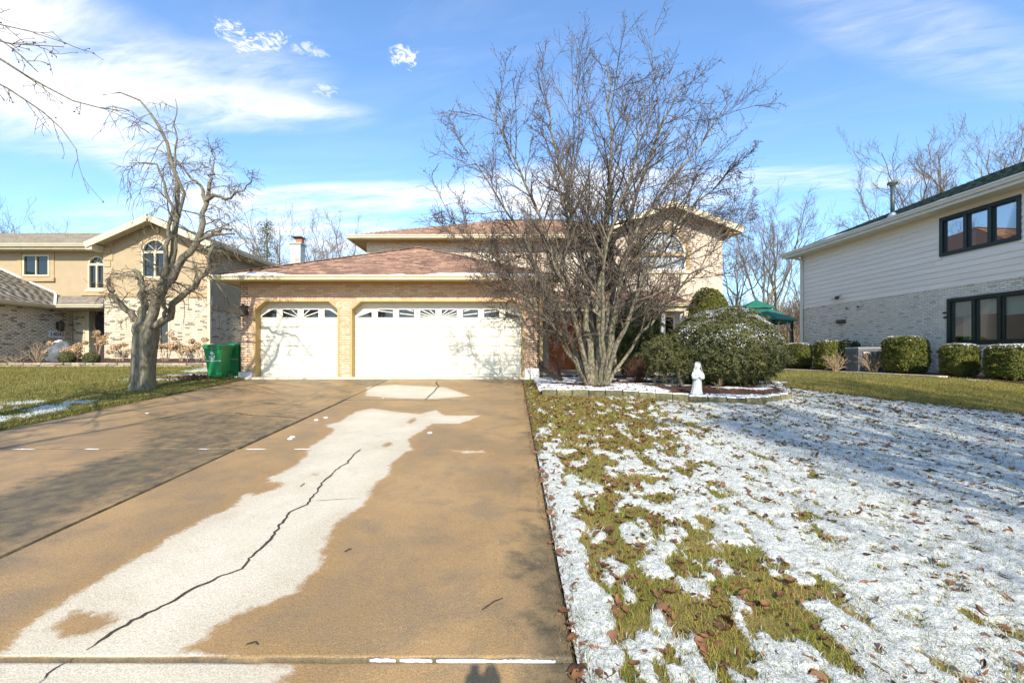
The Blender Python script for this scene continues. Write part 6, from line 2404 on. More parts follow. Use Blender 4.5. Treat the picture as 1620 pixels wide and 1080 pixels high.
pc = np.repeat(pc, 16, 0) + rng.normal(0, .17, (len(pc) * 16, 3))
cloud('crown', pc, .12 + .1 * rng.random(len(pc)), rng, MT['needle_dark'], cf, .25)


# ------------------------------------------------------------------ shrubs and hedges
def superell(rng, n, rx, ry, rz, e=2.0, dmin=.72, power=.35):
    d = nrm(rng.normal(size=(n, 3)))
    k = (abs(d[:, 0] / rx) ** e + abs(d[:, 1] / ry) ** e + abs(d[:, 2] / rz) ** e) ** (-1 / e)
    s = dmin + (1 - dmin) * rng.random(n) ** power
    p = d * k[:, None]
    nn = nrm(np.stack([np.sign(d[:, 0]) * abs(p[:, 0] / rx) ** (e - 1) / rx, np.sign(d[:, 1]) * abs(p[:, 1] / ry) ** (e - 1) / ry, np.sign(d[:, 2]) * abs(p[:, 2] / rz) ** (e - 1) / rz], -1))
    return p, nn, s


def lumps(p, seed, f, amp):
    return 1 + amp * (fbm(p[:, 0] * f + p[:, 1] * f * .7, p[:, 2] * f + p[:, 1] * f * .6, seed, 4) - .5) * 2


def shrub(name, label, c, rx, ry, rz, n, leaf, m, seed, e=2.0, amp=.12, f=1.6, aspect=.45, snow=0, group=None, cat='shrub', core=.80, rot=0.0, snow_side=None, nj=.7, dmin=.72, stem=True, snow_size=.03, sprigs=0, sl=.2):
    rng = np.random.default_rng(seed)
    zg = float(gz(c[0], c[1]))
    o = root(name, label, cat, (c[0], c[1], zg), group, local=True)
    o.rotation_euler = (0, 0, rot)
    cz = c[2] - zg
    p, nn, s = superell(rng, n, rx, ry, rz, e, dmin)
    k = lumps(p, seed, f, amp)
    pos = p * (s * k)[:, None] + [0, 0, cz]
    ok = pos[:, 2] > .02
    cloud('foliage', pos[ok], leaf * (.6 + .8 * rng.random(ok.sum())), rng, m, o, aspect, nn[ok], nj)
    if sprigs:      # loose sprays that stand out of the outline
        p, nn, s = superell(rng, sprigs, rx, ry, rz, e, .9)
        k = lumps(p, seed, f, amp)
        st = p * (k * .95)[:, None] + [0, 0, cz]
        L = sl * (.4 + rng.random(sprigs))
        dr = nrm(nn + rng.normal(0, .45, nn.shape) + [0, 0, .25])
        t = np.linspace(0, 1, 6)
        SP = st[:, None] + dr[:, None] * (L[:, None] * t[None])[:, :, None] + np.array([0, 0, -1.]) * (L[:, None] * .35 * t[None] ** 2)[:, :, None]
        ok2 = SP[:, -1, 2] > .05
        SP = SP[ok2]
        branches([(SP, np.full(SP.shape[:2], .004), 3)], 'sprigs', MT['twig'], o, kind='stuff')
        q = np.repeat(SP[:, 1:].reshape(-1, 3), 9, 0)
        q = q + rng.normal(0, leaf * .34, q.shape)
        cloud('spray_foliage', q, leaf * (.5 + .7 * rng.random(len(q))), rng, m, o, aspect, kind='stuff')
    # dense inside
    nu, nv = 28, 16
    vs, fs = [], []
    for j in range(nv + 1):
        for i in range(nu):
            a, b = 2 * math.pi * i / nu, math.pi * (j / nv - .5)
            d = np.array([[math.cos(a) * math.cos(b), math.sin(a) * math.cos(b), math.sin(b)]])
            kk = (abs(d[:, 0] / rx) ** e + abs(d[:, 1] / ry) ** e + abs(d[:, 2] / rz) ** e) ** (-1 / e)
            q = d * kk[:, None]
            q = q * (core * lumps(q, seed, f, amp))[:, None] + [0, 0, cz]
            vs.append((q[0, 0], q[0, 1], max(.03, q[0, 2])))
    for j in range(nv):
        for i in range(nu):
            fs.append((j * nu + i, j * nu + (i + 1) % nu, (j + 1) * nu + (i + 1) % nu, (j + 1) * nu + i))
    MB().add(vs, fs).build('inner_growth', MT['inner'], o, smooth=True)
    if stem:
        mb = MB()
        for i in range(4):
            a = i * 1.7 + seed
            mb.tube([(math.cos(a) * rx * .12, math.sin(a) * ry * .12, -.05), (math.cos(a) * rx * .3, math.sin(a) * ry * .3, cz * .6), (math.cos(a) * rx * .4, math.sin(a) * ry * .4, cz)], [.035, .03, .02], 7)
        mb.build('stems', MT['twig'], o)
    if snow:
        p, nn, s = superell(rng, snow * 6, rx, ry, rz, e, .97)
        w = nn[:, 2] * 1.0
        if snow_side is not None:
            w = w + snow_side(p)
        k = lumps(p, seed, f, amp)
        patch = fbm(p[:, 0] * 3.0 + 5, p[:, 2] * 5 + p[:, 1] * 3, seed + 1, 4)
        keep = (rng.random(len(p)) < np.clip(w, 0, 1) * smoothstep(.40, .58, patch))
        pos = p * (k * (1.0 + .02 * rng.random(len(p))))[:, None] + [0, 0, cz + .012]
        pos, nn = pos[keep][:snow], nn[keep][:snow]
        if len(pos):
            cloud('snow_dusting', pos, snow_size * (.5 + rng.random(len(pos))), rng, MT['snow_bit'], o, .8, nn * .3 + [0, 0, 1.], .35, kind='stuff')
    return o


c = P(1142, 547, 10.9)
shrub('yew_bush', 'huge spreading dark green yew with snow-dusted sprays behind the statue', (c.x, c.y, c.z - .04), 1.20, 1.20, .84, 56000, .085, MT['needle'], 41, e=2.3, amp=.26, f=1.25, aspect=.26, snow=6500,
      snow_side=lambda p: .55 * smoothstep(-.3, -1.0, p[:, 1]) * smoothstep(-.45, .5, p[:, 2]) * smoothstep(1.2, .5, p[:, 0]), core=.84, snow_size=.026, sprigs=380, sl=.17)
# loose outer sprays at its left with a leaning bare stem
c = P(1056, 562, 10.6)
loose = shrub('yew_bush', 'loose green yew branch spreading left of the huge snow-dusted yew', (c.x, c.y, c.z), .50, .5, .36, 8000, .08, MT['needle'], 44, amp=.4, f=2.2, aspect=.26, core=.5, dmin=.3, stem=False, sprigs=160, sl=.24)
MB().tube([P(1078, 609, 10.3), P(1073, 595, 10.35), P(1068, 575, 10.45), P(1072, 555, 10.6)], [.045, .04, .034, .03], 8).build('stem', MT['twig'], loose, None).location = -loose.location
c = P(1121, 480, 14.2)
shrub('clipped_shrub', 'olive clipped globe shrub rising behind the huge yew by the porch', (c.x, c.y, 2.05), .62, .62, 1.62, 60000, .055, MT['box_leaf'], 42, e=2.6, amp=.05, f=3, aspect=.7, dmin=.86, core=.93)
c = P(1010, 505, 13.2)
shrub('evergreen_shrub', 'upright dark green evergreen behind the bare tree by the porch', (c.x, c.y, 2.0), .60, .6, 1.35, 24000, .07, MT['needle_dark'], 43, e=2.4, amp=.14, f=2, aspect=.35, sprigs=220, sl=.22)


def twiggy(name, label, base, w, h, n, m, seed, cat='shrub', r=.007, sub=5, group=None, up=.4, spread=.6, sub2=4):
    rng = np.random.default_rng(seed)
    o = root(name, label, cat, base, group)
    L = []
    for i in range(n):
        a = rng.random() * 6.28
        s = math.sqrt(rng.random())
        tip = Vector(base) + Vector((math.cos(a) * s * w, math.sin(a) * s * w, h * rng.uniform(.65, 1.0) * (1 - .35 * s * s)))
        b = Vector(base) + Vector((math.cos(a) * s * w * .15, math.sin(a) * s * w * .15, -.02))
        L.append(([b, b.lerp(tip, .5) + Vector((0, 0, .08 * h)), tip], r, r * .4))
    Pq, Rq = limbs(L, 7, rng, .02)
    A1, S1 = sprout(rng, Pq, Rq, sub, .2, 1, spread, .25, .42, .3, 5, (0, 0, up), .15, .7, r * .5, lmin=.08)
    A2, S2 = sprout(rng, A1, S1, sub2, .2, 1, spread, .3, .5, .3, 4, (0, 0, up), .2, .7, r * .42, lmin=.05)
    branches([(Pq, Rq, 4)], 'stems', m, o)
    branches([(A1, S1, 3), (A2, S2, 3)], 'twigs', m, o)
    return o


def bz(x, y):
    return float(bed_z(x, y))


b = P(880, 597, 12.3)
twiggy('barberry_shrub', 'red brown bare barberry beside the right garage pier', (b.x, b.y, bz(b.x, b.y)), .36, .90, 34, MT['red_twig'], 51, sub=4, sub2=2, r=.006)
b = P(1012, 600, 11.8)
tw = twiggy('barberry_shrub', 'dark purple brown bare barberry mound right of the bare tree', (b.x, b.y, bz(b.x, b.y)), .55, .72, 60, MT['red_twig'], 52, sub=5, sub2=3, spread=.9, r=.006)
b = P(1135, 618, 9.9)
twiggy('bare_perennial', 'small pale bare stems in the bed right of the statue', (b.x, b.y, bz(b.x, b.y)), .12, .28, 7, MT['tan_twig'], 53, cat='plant', r=.005, sub=2, sub2=2)
for px, Y, lab in ((1322, 17.4, 'straw coloured bare shrub in front of the hedge left of the air conditioner'), (1382, 16.3, 'straw coloured bare shrub in front of the air conditioner')):
    x = (px - 810) / F * Y
    twiggy('bare_shrub', lab, (x, Y, gzf(x, Y)), .42, .78, 26, MT['tan_twig'], px, r=.011, sub=4, sub2=3, group='bare shrubs by the grey house')

HG = 'clipped hedges along the grey house'


def hedge(px, d, sx, sy, h, lab, seed, m='hedge_leaf', n=15000):
    u = u_at(px, d)
    p = fr_(u, 0, d)
    z = gzf(p.x, p.y)
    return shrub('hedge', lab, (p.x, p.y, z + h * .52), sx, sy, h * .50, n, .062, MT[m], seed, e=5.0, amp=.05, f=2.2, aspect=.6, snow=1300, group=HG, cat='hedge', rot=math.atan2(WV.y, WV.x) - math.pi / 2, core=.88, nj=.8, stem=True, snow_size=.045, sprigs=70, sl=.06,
                 snow_side=lambda q: -.55 + .4 * (q[:, 2] > h * .38))


hedge(1262, .95, .40, .58, 1.18, 'snow-topped clipped hedge furthest back by the grey house corner', 61)
hedge(1309, .98, .40, .40, 1.24, 'snow-topped clipped hedge between the furthest hedge and the air conditioner', 62)
hedge(1342, .52, .30, .36, 1.22, 'dark narrow clipped bush against the wall behind the air conditioner', 66, 'needle_dark', 9000)
hedge(1432, 1.0, .50, .56, 1.26, 'tall boxy snow-topped hedge right of the air conditioner', 63)
hedge(1518, 1.02, .40, .34, .95, 'low snow-topped hedge under the lower green framed window', 64)
hedge(1600, 1.05, .42, .46, .95, 'low snow-topped hedge at the right picture edge under the window', 65)

# dried hydrangeas and grasses in front of the tan house
HY = 'dried hydrangeas by the tan house'


def hydrangea(px, py, Y, w, h, n, seed, lab):
    rng = np.random.default_rng(seed)
    x = (px - 810) / F * Y
    zg = gzf(x, Y) + .12
    o = root('hydrangea', lab, 'shrub', (x, Y, zg), HY)
    L, heads = [], []
    for i in range(n):
        a = rng.random() * 6.28
        s = math.sqrt(rng.random())
        t = Vector((x + math.cos(a) * s * w, Y + math.sin(a) * s * w * .7, zg + h * rng.uniform(.45, 1.0) * (1 - .3 * s)))
        L.append(([Vector((x + math.cos(a) * s * w * .3, Y + math.sin(a) * s * w * .3, zg - .05)), Vector((x, Y, zg)).lerp(t, .6) + Vector((0, 0, .08)), t], .012, .007))
        heads.append(t)
    Pq, Rq = limbs(L, 6, rng, .015)
    A1, S1 = sprout(rng, Pq, Rq, 3, .3, 1, .6, .25, .35, .3, 4, (0, 0, .3), .15, .7, .006, lmin=.08)
    branches([(Pq, Rq, 4), (A1, S1, 3)], 'stems', MT['tan_twig'], o)
    for hd in heads:
        k = 90
        d = nrm(rng.normal(size=(k, 3))) * (.5 + .5 * rng.random((k, 1)) ** .4)
        r_ = rng.uniform(.09, .15)
        cloud('flower_head', np.array(hd) + d * [r_, r_, r_ * .7], .05 + .03 * rng.random(k), rng, MT['hydrangea'], o, .8)
    return o


for i, (px, Y, w, h, n, lab) in enumerate([
        (92, 16.9, .45, .95, 9, 'tan dried hydrangea in front of the grey boulder by the entry'),
        (152, 17.3, .42, 1.25, 9, 'tan dried hydrangea right beside the dark entry door'),
        (192, 17.2, .40, .85, 7, 'small tan dried hydrangea left of the thick weeping tree trunk'),
        (262, 17.2, .45, 1.35, 9, 'tan dried hydrangea right of the trunk below the narrow window'),
        (292, 17.2, .5, .95, 10, 'tan dried hydrangea in the middle between trunk and downspout'),
        (318, 17.3, .5, 1.05, 10, 'tan dried hydrangea next to the downspout of the tan house'),
        (122, 16.8, .42, .75, 8, 'low tan dried hydrangea between the two small evergreens')]):
    hydrangea(px, 0, Y, w, h, n, 200 + i, lab)
for px, lab, sd_ in ((105, 'small green clipped evergreen left in the tan house bed by the boulder', 71), (145, 'small green clipped evergreen right in the tan house bed by the entry', 72)):
    c = P(px, 567, 16.5)
    shrub('evergreen_shrub', lab, (c.x, c.y, c.z), .26, .26, .25, 3500, .05, MT['needle'], sd_, amp=.15, f=4, aspect=.4, group='small evergreens by the tan house')
b = P(62, 572, 16.8)
twiggy('ornamental_grass', 'fan of straw coloured dry grass stems in the tan house bed', (b.x, b.y, gzf(b.x, b.y) + .1), .55, .85, 46, MT['tan_twig'], 73, cat='grass clump', r=.008, sub=1, sub2=1)
b = P(22, 572, 16.6)
twiggy('ornamental_grass', 'low sparse straw coloured stems at the left end of the tan house bed', (b.x, b.y, gzf(b.x, b.y) + .1), .5, .35, 24, MT['tan_twig'], 74, cat='grass clump', r=.008, sub=2, sub2=1)
# boulder
c = P(97, 560, 17.1)
bo = root('boulder', 'large grey boulder with snow on it in front of the tan house wall', 'boulder', (c.x, c.y, gzf(c.x, c.y)))
rng = np.random.default_rng(9)
vs, fs = [], []
nu, nv = 24, 14
for j in range(nv + 1):
    for i in range(nu):
        a, q = 2 * math.pi * i / nu, math.pi * (j / nv - .5)
        d = np.array([math.cos(a) * math.cos(q), math.sin(a) * math.cos(q), math.sin(q)])
        k = 1 + .35 * (fbm(np.array(d[0] * 1.6 + 3 + d[1]), np.array(d[2] * 1.8 + d[1] * .8), 5) - .5)
        vs.append((c.x + d[0] * .50 * k, c.y + d[1] * .4 * k, gzf(c.x, c.y) + .40 + d[2] * .50 * k))
for j in range(nv):
    for i in range(nu):
        fs.append((j * nu + i, j * nu + (i + 1) % nu, (j + 1) * nu + (i + 1) % nu, (j + 1) * nu + i))
MB().add(vs, fs).build('rock', MT['boulder'], bo)
sn = [(v[0] + (v[0] - c.x) * .02, v[1] + (v[1] - c.y) * .02, v[2] + .02) for v in vs]
MB().add(sn, [f for f in fs if np.mean([sn[i][2] for i in f]) > gzf(c.x, c.y) + .84 and np.mean([sn[i][0] for i in f]) < c.x + .05]).build('snow_cap', MT['snow'], bo, smooth=True)
# dead leaves heaped beside the bins
x = -8.45 + rng.normal(0, .32, 420)
y = 12.25 + rng.normal(0, .30, 420)
lp = root('leaf_heap', 'heap of brown dead leaves at the foot of the green bins', 'leaf heap', (-8.3, 12.7, gzf(-8.3, 12.7)))
pieces(LEAF, leaf_mats(x, y, gz(x, y) + .06 + .08 * rng.random(420), .05, .11, .7), 'fallen_leaf', MT['leaf'], lp, 0, 'leaves')

# brushy far wood behind the gazebo
rng = np.random.default_rng(14)
L = []
for i in range(520):
    Y_ = rng.uniform(42, 62)
    px = rng.uniform(1130, 1290) if rng.random() < .75 else rng.uniform(330, 1130)
    x_ = (px - 810) / F * Y_
    h_ = rng.uniform(3.2, 6.3)
    L.append(([Vector((x_, Y_, .8)), Vector((x_ + rng.normal(0, .3), Y_, .8 + h_ * .5)), Vector((x_ + rng.normal(0, .7), Y_, .8 + h_))], .05, .02))
Pq, Rq = limbs(L, 6, rng, .06)
A1, S1 = sprout(rng, Pq, Rq, 9, .1, 1, .7, .25, .4, .3, 5, (0, 0, .12), .15, .6, .02, lmin=.5)
A2, S2 = sprout(rng, A1, S1, 5, .1, 1, .8, .3, .5, .3, 4, (0, 0, .1), .2, .7, .016, lmin=.3)
wood = branches([(Pq, Rq, 4), (A1, S1, 3), (A2, S2, 3)], 'far_wood', MT['brush'], None, kind='stuff')
tag(wood, 'brown leafless brush and saplings far behind the gazebo', 'far wood')

# ------------------------------------------------------------------ things
# statue: one continuous robed figure
Y_ = 9.02
sx = (1103 - 810) / F * Y_
sz = CAMZ + (562 - 627.5) / F * Y_
stt = root('garden_statue', 'white stone statue of a robed veiled figure standing on the bed edging', 'statue', (sx, Y_, sz), local=True)
secs = [  # z, rx, ry, cx, cy, fold
    (.045, .118, .095, -.012, .00, .10), (.07, .112, .088, -.01, .00, .11), (.14, .098, .078, -.004, .00, .11), (.22, .088, .070, 0, .0, .10), (.30, .080, .064, .004, 0, .08),
    (.36, .078, .062, .006, 0, .06), (.42, .084, .064, .006, 0, .04), (.47, .088, .062, .006, .002, .03), (.505, .080, .056, .006, .004, .02), (.53, .060, .048, .007, .004, .01),
    (.548, .036, .038, .008, .0, .0), (.562, .034, .037, .009, -.004, 0), (.58, .042, .046, .010, -.006, 0), (.605, .047, .053, .011, -.007, 0), (.632, .046, .052, .011, -.006, 0), (.655, .036, .041, .011, -.003, 0), (.668, .020, .024, .011, .0, 0), (.674, .004, .005, .011, 0, 0)]
n = 40
vs, fs = [], []
for z, rx, ry, cx_, cy_, fo in secs:
    for i in range(n):
        a = 2 * math.pi * i / n
        front = max(0, -math.sin(a))
        k = 1 + fo * (math.sin(a * 9 + z * 4) * .6 + math.sin(a * 5 + 1.3 - z * 6) * .4)
        x_, y_ = cx_ + rx * k * math.cos(a), cy_ + ry * k * math.sin(a)
        if .565 < z < .65 and front > .55:      # face set back under the veil: brow, nose, mouth
            y_ += .012
            nose = math.exp(-((x_ - cx_) / .006) ** 2)
            y_ -= .014 * nose * math.exp(-((z - .607) / .012) ** 2)
            y_ += .006 * math.exp(-(((abs(x_ - cx_) - .014)) / .007) ** 2) * math.exp(-((z - .617) / .008) ** 2)
            y_ -= .003 * nose * math.exp(-((z - .588) / .005) ** 2)
        vs.append((x_, y_, z))
for j in range(len(secs) - 1):
    for i in range(n):
        fs.append((j * n + i, j * n + (i + 1) % n, (j + 1) * n + (i + 1) % n, (j + 1) * n + i))
fs += [tuple(range(n))[::-1], tuple(range((len(secs) - 1) * n, len(secs) * n))]
mb = MB().add(vs, fs)
for s in (-1, 1):   # sleeves and hands folded before the chest
    mb.tube([(.006 + s * .070, .0, .495), (.006 + s * .096, -.018, .43), (.006 + s * .090, -.040, .375), (.006 + s * .055, -.068, .375), (.006 + s * .022, -.082, .395)], [.026, .034, .036, .034, .024], 12)
    mb.tube([(.006 + s * .026, -.084, .394), (.006 + s * .012, -.092, .408)], [.014, .013], 8)
    for k in range(4):
        mb.tube([(.006 + s * .012, -.094 - .002 * k, .414 - k * .007), (.006 - s * .004, -.100 - .001 * k, .420 - k * .007), (.006 - s * .016, -.096, .419 - k * .007)], [.0042, .004, .003], 6)
    mb.tube([(.006 + s * .014, -.088, .415), (.006 + s * .006, -.094, .431), (.006 + s * .0, -.092, .438)], [.0045, .004, .003], 6)
mb.build('figure', MT['statue'], stt, smooth=True)
MB().lathe([(.085, .015), (.083, .0), (.07, -.12), (.03, -.20)], (0, .04, .555), 4).v
vm = MB()
vs, fs = [], []
VP = [(.687, .004), (.683, .024), (.672, .041), (.655, .050), (.625, .0535), (.59, .057), (.56, .065), (.53, .078), (.505, .090)]
for j, (z, r1) in enumerate(VP):          # veil falling from the head to the shoulders
    for i in range(15):
        a = math.pi * (-.16 + 1.32 * i / 14)
        vs.append((.010 + r1 * math.cos(a) * (1.0 + .03 * math.sin(i * 2.1)), (r1 * .98 + .004 * min(1, j)) * math.sin(a) * .95, z + .010 * math.sin(a) * min(1, j / 3)))
        if j and i:
            b = j * 15 + i
            fs.append((b - 16, b - 15, b, b - 1))
vo = vm.add(vs, fs).build('veil', MT['statue'], stt, smooth=True)
sol = vo.modifiers.new('thick', 'SOLIDIFY')
sol.thickness = .008
MB().lathe([(.135, 0), (.14, .01), (.135, .035), (.12, .047)], (-.008, 0, 0), 20, 1, .82).build('base', MT['statue'], stt, smooth=True)
mb = MB()   # small lamb-like lump at the feet
mb.lathe([(.01, 0), (.03, .01), (.034, .035), (.022, .055), (.008, .062)], (.045, -.085, .04), 10)
mb.build('foot_ornament', MT['statue'], stt, smooth=True)


# wheeled bins
def cart(label, loc, rz, emblem):
    o = root('wheeled_bin', label, 'bin', loc, 'green wheeled bins beside the garage', local=True)
    o.scale = (.86, .86, .92)
    b0, b1 = (.20, .22), (.285, .33)
    vs = []
    lv_ = [(.06, .19, .20), (.10, .20, .215), (.55, .235, .27), (.92, .275, .325), (.93, .295, .345), (.985, .295, .345)]
    for z, hx, hy in lv_:
        c = .04
        vs += [(-hx + c, -hy, z), (hx - c, -hy, z), (hx, -hy + c, z), (hx, hy - c, z), (hx - c, hy, z), (-hx + c, hy, z), (-hx, hy - c, z), (-hx, -hy + c, z)]
    fs = [(j * 8 + i, j * 8 + (i + 1) % 8, (j + 1) * 8 + (i + 1) % 8, (j + 1) * 8 + i) for j in range(len(lv_) - 1) for i in range(8)] + [tuple(range(8))[::-1], tuple(range(40, 48))]
    body = MB().add(vs, fs).build('body', MT['bin_green'], o)
    vs = []
    for z, hx, hy in ((.99, .31, .37), (1.02, .315, .375), (1.055, .27, .32), (1.07, .15, .18)):
        c = .05
        vs += [(-hx + c, -hy, z), (hx - c, -hy, z), (hx, -hy + c, z), (hx, hy - c, z), (hx - c, hy, z), (-hx + c, hy, z), (-hx, hy - c, z), (-hx, -hy + c, z)]
    fs = [(j * 8 + i, j * 8 + (i + 1) % 8, (j + 1) * 8 + (i + 1) % 8, (j + 1) * 8 + i) for j in range(3) for i in range(8)] + [tuple(range(8))[::-1], tuple(range(24, 32))]
    lid = MB().add(vs, fs).build('lid', MT['bin_green'], o)
    MB().tube([(-.24, .34, .95), (-.24, .44, 1.0), (.24, .44, 1.0), (.24, .34, .95)], .018, 8).build('handle', MT['black_plastic'], o)
    MB().tube([(-.30, .22, .11), (.30, .22, .11)], .014, 8).build('axle', MT['galv'], o)
    for s in (-1, 1):
        vs, fs = [], []
        k = 20
        for x_, r_ in ((s * .24, .115), (s * .24, .13), (s * .29, .13), (s * .29, .115)):
            vs += [(x_, .22 + r_ * math.cos(2 * math.pi * i / k), .13 + r_ * math.sin(2 * math.pi * i / k)) for i in range(k)]
        fs = [(j * k + i, j * k + (i + 1) % k, ((j + 1) % 4) * k + (i + 1) % k, ((j + 1) % 4) * k + i) for j in range(4) for i in range(k)]
        w = MB().add(vs, fs).build('wheel', MT['black_plastic'], o)
        hub = []
        for x_ in (s * .245, s * .285):
            hub += [(x_, .22 + .114 * math.cos(2 * math.pi * i / k), .13 + .114 * math.sin(2 * math.pi * i / k)) for i in range(k)]
        MB().add(hub, [tuple(range(k)), tuple(range(k, 2 * k))[::-1]] + [(i, (i + 1) % k, k + (i + 1) % k, k + i) for i in range(k)]).build('rim', MT['bin_green'], w)
    MB().bar((-.25, -.262, .58), (.25, -.262, .58), .03, .03).build('grab_bar', MT['galv'], o)
    if emblem:       # round emblem over two lines of print, on the side that faces the street
        def fz(z):
            return -(.20 + (.325 - .20) * (z - .06) / (.92 - .06)) - .012
        k = 18
        ce = .80
        vs = [(.0 + .055 * math.cos(2 * math.pi * i / k), fz(ce + .055 * math.sin(2 * math.pi * i / k)) , ce + .055 * math.sin(2 * math.pi * i / k)) for i in range(k)]
        MB().add(vs, [tuple(range(k))]).build('emblem', MT['bin_white'], o)
        for z0, z1, w_ in ((.675, .72, .10), (.63, .662, .085)):
            n_ = 5
            for i in range(n_):
                a = -w_ + 2 * w_ * i / n_
                MB().add([(a, fz(z0), z0), (a + 2 * w_ / n_ * .8, fz(z0), z0), (a + 2 * w_ / n_ * .8, fz(z1), z1), (a, fz(z1), z1)], [(0, 1, 2, 3)]).build('print', MT['bin_white'], o)
    return o


def ground_at(x, y):
    return (x, y, gzf(x, y) + .0)


cart('green wheeled bin with a white emblem at the left of the pair', ground_at(-8.00, 12.40), math.radians(-14), True)
cart('plain green wheeled bin against the garage corner, right of the pair', ground_at(-7.99, 13.15), math.radians(6), False)

# air conditioner beside the grey house
u = u_at(1367, 1.05)
pa = fr_(u, 0, 1.05)
ac = root('air_conditioner', 'grey louvred air conditioner cabinet between hedges by the grey house', 'air conditioner', (pa.x, pa.y, gzf(pa.x, pa.y)), local=True)
ac.rotation_euler = (0, 0, math.radians(-9))
S, H = .43, .90
MB().box(-S, S, -S, S, .06, H).build('cabinet', MT['ac_grey'], ac, bevel=.03)
MB().box(-S - .06, S + .06, -S - .06, S + .06, -.06, .055).build('pad', MT['step_concrete'], ac)
MB().box(-S - .01, S + .01, -S - .01, S + .01, H + .001, H + .04).build('top_cover', MT['galv'], ac, bevel=.012)
mb = MB()
for i in range(7):
    mb.lathe([(.06 + i * .05, 0), (.07 + i * .05, .01), (.06 + i * .05, .012)], (0, 0, H + .05), 20)
mb.build('fan_grille', MT['ac_grey'], ac)
for k in range(4):
    fr2 = [Frame((0, -S, 0), (1, 0, 0), (0, -1, 0)), Frame((0, S, 0), (1, 0, 0), (0, 1, 0)), Frame((-S, 0, 0), (0, 1, 0), (-1, 0, 0)), Frame((S, 0, 0), (0, 1, 0), (1, 0, 0))][k]
    for i in range(15):
        z = .12 + i * .05
        MB().add([fr2(-S + .05, z, .0), fr2(S - .05, z, .0), fr2(S - .05, z + .012, .024), fr2(-S + .05, z + .012, .024), fr2(S - .05, z + .034, .0), fr2(-S + .05, z + .034, .0)], [(0, 1, 2, 3), (3, 2, 4, 5)]).build('louvre', MT['ac_grey'], ac)
bd = MB().box(-.30, .02, -S - .034, -S - .026, .70, .79).build('badge', MT['red_badge'], ac)
for i in range(5):
    MB().box(-.27 + i * .055, -.235 + i * .055, -S - .040, -S - .036, .722, .768).build('badge_letter', MT['lettering'], bd)

# gazebo
gY = 27.5
gX = (1196 - 810) / F * gY
gz0 = gzf(gX, gY)
gb = root('gazebo', 'green two tiered roof gazebo with white brackets behind the yew', 'gazebo', (gX, gY, gz0), local=True)


def hexp(r, z, k=6, ph=0.0):
    return [(r * math.cos(2 * math.pi * (i + .5) / k + ph), r * math.sin(2 * math.pi * (i + .5) / k + ph), z) for i in range(k)]


def tier(rb, zb, rt, zt, nm):
    A_, B_ = hexp(rb, zb), hexp(rt, zt)
    o = MB().add([(x, y, z - .08) for x, y, z in A_] + A_ + B_, [(i, (i + 1) % 6, 6 + (i + 1) % 6, 6 + i) for i in range(6)] + [(6 + i, 6 + (i + 1) % 6, 12 + (i + 1) % 6, 12 + i) for i in range(6)] + [tuple(range(6))[::-1], tuple(range(12, 18))]).build(nm, MT['gaz_green'], gb)
    rows = 7
    for i in range(6):
        for r in range(rows):
            f0, f1 = r / rows, (r + 1) / rows
            a0, a1 = Vector(A_[i]).lerp(Vector(B_[i]), f0), Vector(A_[(i + 1) % 6]).lerp(Vector(B_[(i + 1) % 6]), f0)
            b0, b1 = Vector(A_[i]).lerp(Vector(B_[i]), f1), Vector(A_[(i + 1) % 6]).lerp(Vector(B_[(i + 1) % 6]), f1)
            up_ = Vector((0, 0, .035))
            MB().add([a0, a1, a1 + up_, a0 + up_, b1 + up_ * .2, b0 + up_ * .2], [(0, 1, 2, 3), (3, 2, 4, 5)]).build('roof_course', MT['gaz_green'], o)
    return o


zb = 2.72
tier(2.15, zb, .85, zb + .62, 'lower_roof')
tier(.98, zb + .80, .10, zb + 1.22, 'upper_roof')
MB().add(hexp(.70, zb + .6) + hexp(.70, zb + .82), [(i, (i + 1) % 6, 6 + (i + 1) % 6, 6 + i) for i in range(6)]).build('clerestory', MT['gaz_white'], gb)
MB().lathe([(.05, 0), (.08, .06), (.02, .16)], (0, 0, zb + 1.2), 8).build('finial', MT['gaz_green'], gb)
posts = hexp(1.85, 0)
for i, (x_, y_, z_) in enumerate(posts):
    MB().box(x_ - .06, x_ + .06, y_ - .06, y_ + .06, 0, zb - .09).build('post', MT['gaz_dark'], gb)
    nx_, ny_, _ = posts[(i + 1) % 6]
    for (ax, ay), (bx, by) in (((x_, y_), (nx_, ny_)), ((nx_, ny_), (x_, y_))):
        d_ = Vector((bx - ax, by - ay, 0)).normalized()
        b0 = Vector((ax, ay, zb - .65)) + d_ * .07
        b1 = Vector((ax, ay, zb - .12)) + d_ * .55
        MB().tube([b0, b0.lerp(b1, .5) + Vector((0, 0, -.08)) + d_ * .08, b1], .045, 6).build('bracket', MT['gaz_white'], gb)
    MB().bar((x_, y_, zb - .15), (nx_, ny_, zb - .15), .07, .12).build('beam', MT['gaz_green'], gb)
    if i != 4:
        MB().bar((x_, y_, .95), (nx_, ny_, .95), .06, .06).build('rail', MT['gaz_white'], gb)
        MB().bar((x_, y_, .52), (nx_, ny_, .52), .03, .78).build('rail_panel', MT['galv'], gb)
MB().add(hexp(2.0, -.05) + hexp(2.0, .08), [(i, (i + 1) % 6, 6 + (i + 1) % 6, 6 + i) for i in range(6)] + [tuple(range(6, 12))]).build('floor', MT['gaz_dark'], gb)

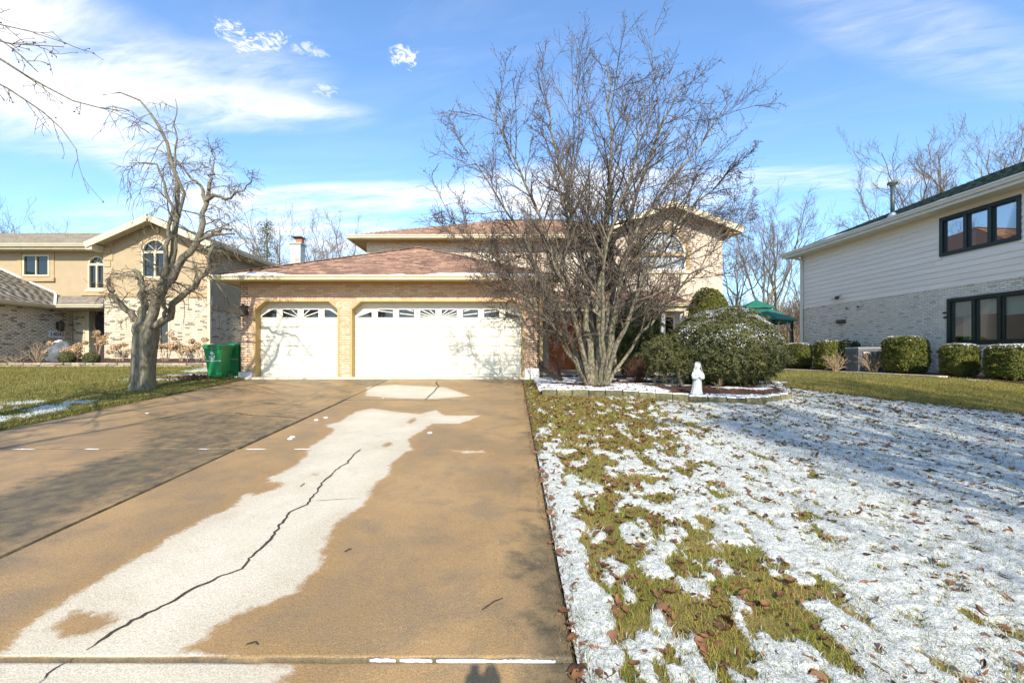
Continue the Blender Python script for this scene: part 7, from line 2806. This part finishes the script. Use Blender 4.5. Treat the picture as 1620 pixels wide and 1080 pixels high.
# chimney beyond the garage roof
cy_ = 30.0
ctop = P(471, 388, cy_)
ch = root('chimney', 'square metal-clad chimney with a red clay flue behind the garage roof', 'chimney', (ctop.x, cy_, gzf(ctop.x, cy_)))
w_ = .34
MB().box(ctop.x - w_, ctop.x + w_, cy_ - w_, cy_ + w_, gzf(ctop.x, cy_) - .1, ctop.z).build('stack', MT['chimney'], ch)
MB().box(ctop.x - w_ - .07, ctop.x + w_ + .07, cy_ - w_ - .07, cy_ + w_ + .07, ctop.z + .002, ctop.z + .10).build('crown', MT['chimney'], ch)
MB().box(ctop.x - .02, ctop.x + .34, cy_ - .18, cy_ + .18, ctop.z + .102, ctop.z + .42).build('flue', MT['flue'], ch)
MB().box(ctop.x - .26, ctop.x - .05, cy_ - .15, cy_ + .15, ctop.z + .102, ctop.z + .36).build('flue_pipe', MT['galv'], ch)
MB().box(ctop.x - .28, ctop.x + .38, cy_ - .34, cy_ + .34, ctop.z + .46, ctop.z + .52).build('cap', MT['bronze'], ch)

# sticks on the concrete
for i, (a, b, lab) in enumerate((((763, 967), (796, 949), 'thin brown stick lying on the wet concrete near the lawn'), ((390, 1022), (408, 1024), 'short brown twig on the concrete above the front joint'), ((545, 875), (556, 871), 'tiny brown twig on the wet concrete right of the dry patch'), ((475, 771), (482, 766), 'tiny dark twig on the dry patch left of the long crack'))):
    (x0, y0), (x1, y1) = gp(*a), gp(*b)
    p0, p1 = Vector((x0, y0, gzf(x0, y0) + .012)), Vector((x1, y1, gzf(x1, y1) + .014))
    m_ = p0.lerp(p1, .5) + Vector((.006, .012, .006))
    q = MB().tube([p0, m_, p1], [.0035, .004, .002], 6).build('twig', MT['crack'])
    tag(q, lab, 'twig')

# the photographer's camera on its tripod, just behind the viewpoint; its shadow falls on the drive
cm = root('tripod_camera', 'black camera on a tripod standing on the driveway, seen by its shadow', 'camera', (-.01, -.16, 0))
MB().box(-.085, .07, -.21, -.12, 1.475, 1.60).build('camera_body', MT['camera'], cm, bevel=.008)
MB().box(-.065, -.025, -.20, -.14, 1.602, 1.655).build('viewfinder', MT['camera'], cm, bevel=.008)
MB().lathe([(.03, 0), (.032, .03), (.025, .05)], (.03, -.165, 1.602), 12).build('flash_shoe', MT['camera'], cm)
MB().tube([(0, -.17, 1.475), (0, -.17, .75)], .022, 10).build('column', MT['camera'], cm)
MB().tube([(.02, -.18, 1.42), (.16, -.42, 1.22)], [.012, .017], 8).build('pan_handle', MT['camera'], cm)
for a in (-90, 30, 150):
    c_, s_ = math.cos(math.radians(a)), math.sin(math.radians(a))
    MB().tube([(0, -.17, 1.15), (.5 * c_, -.17 - .0 + .5 * s_, gzf(0, .3 * s_) + .0)], [.018, .014], 8).build('leg', MT['camera'], cm)
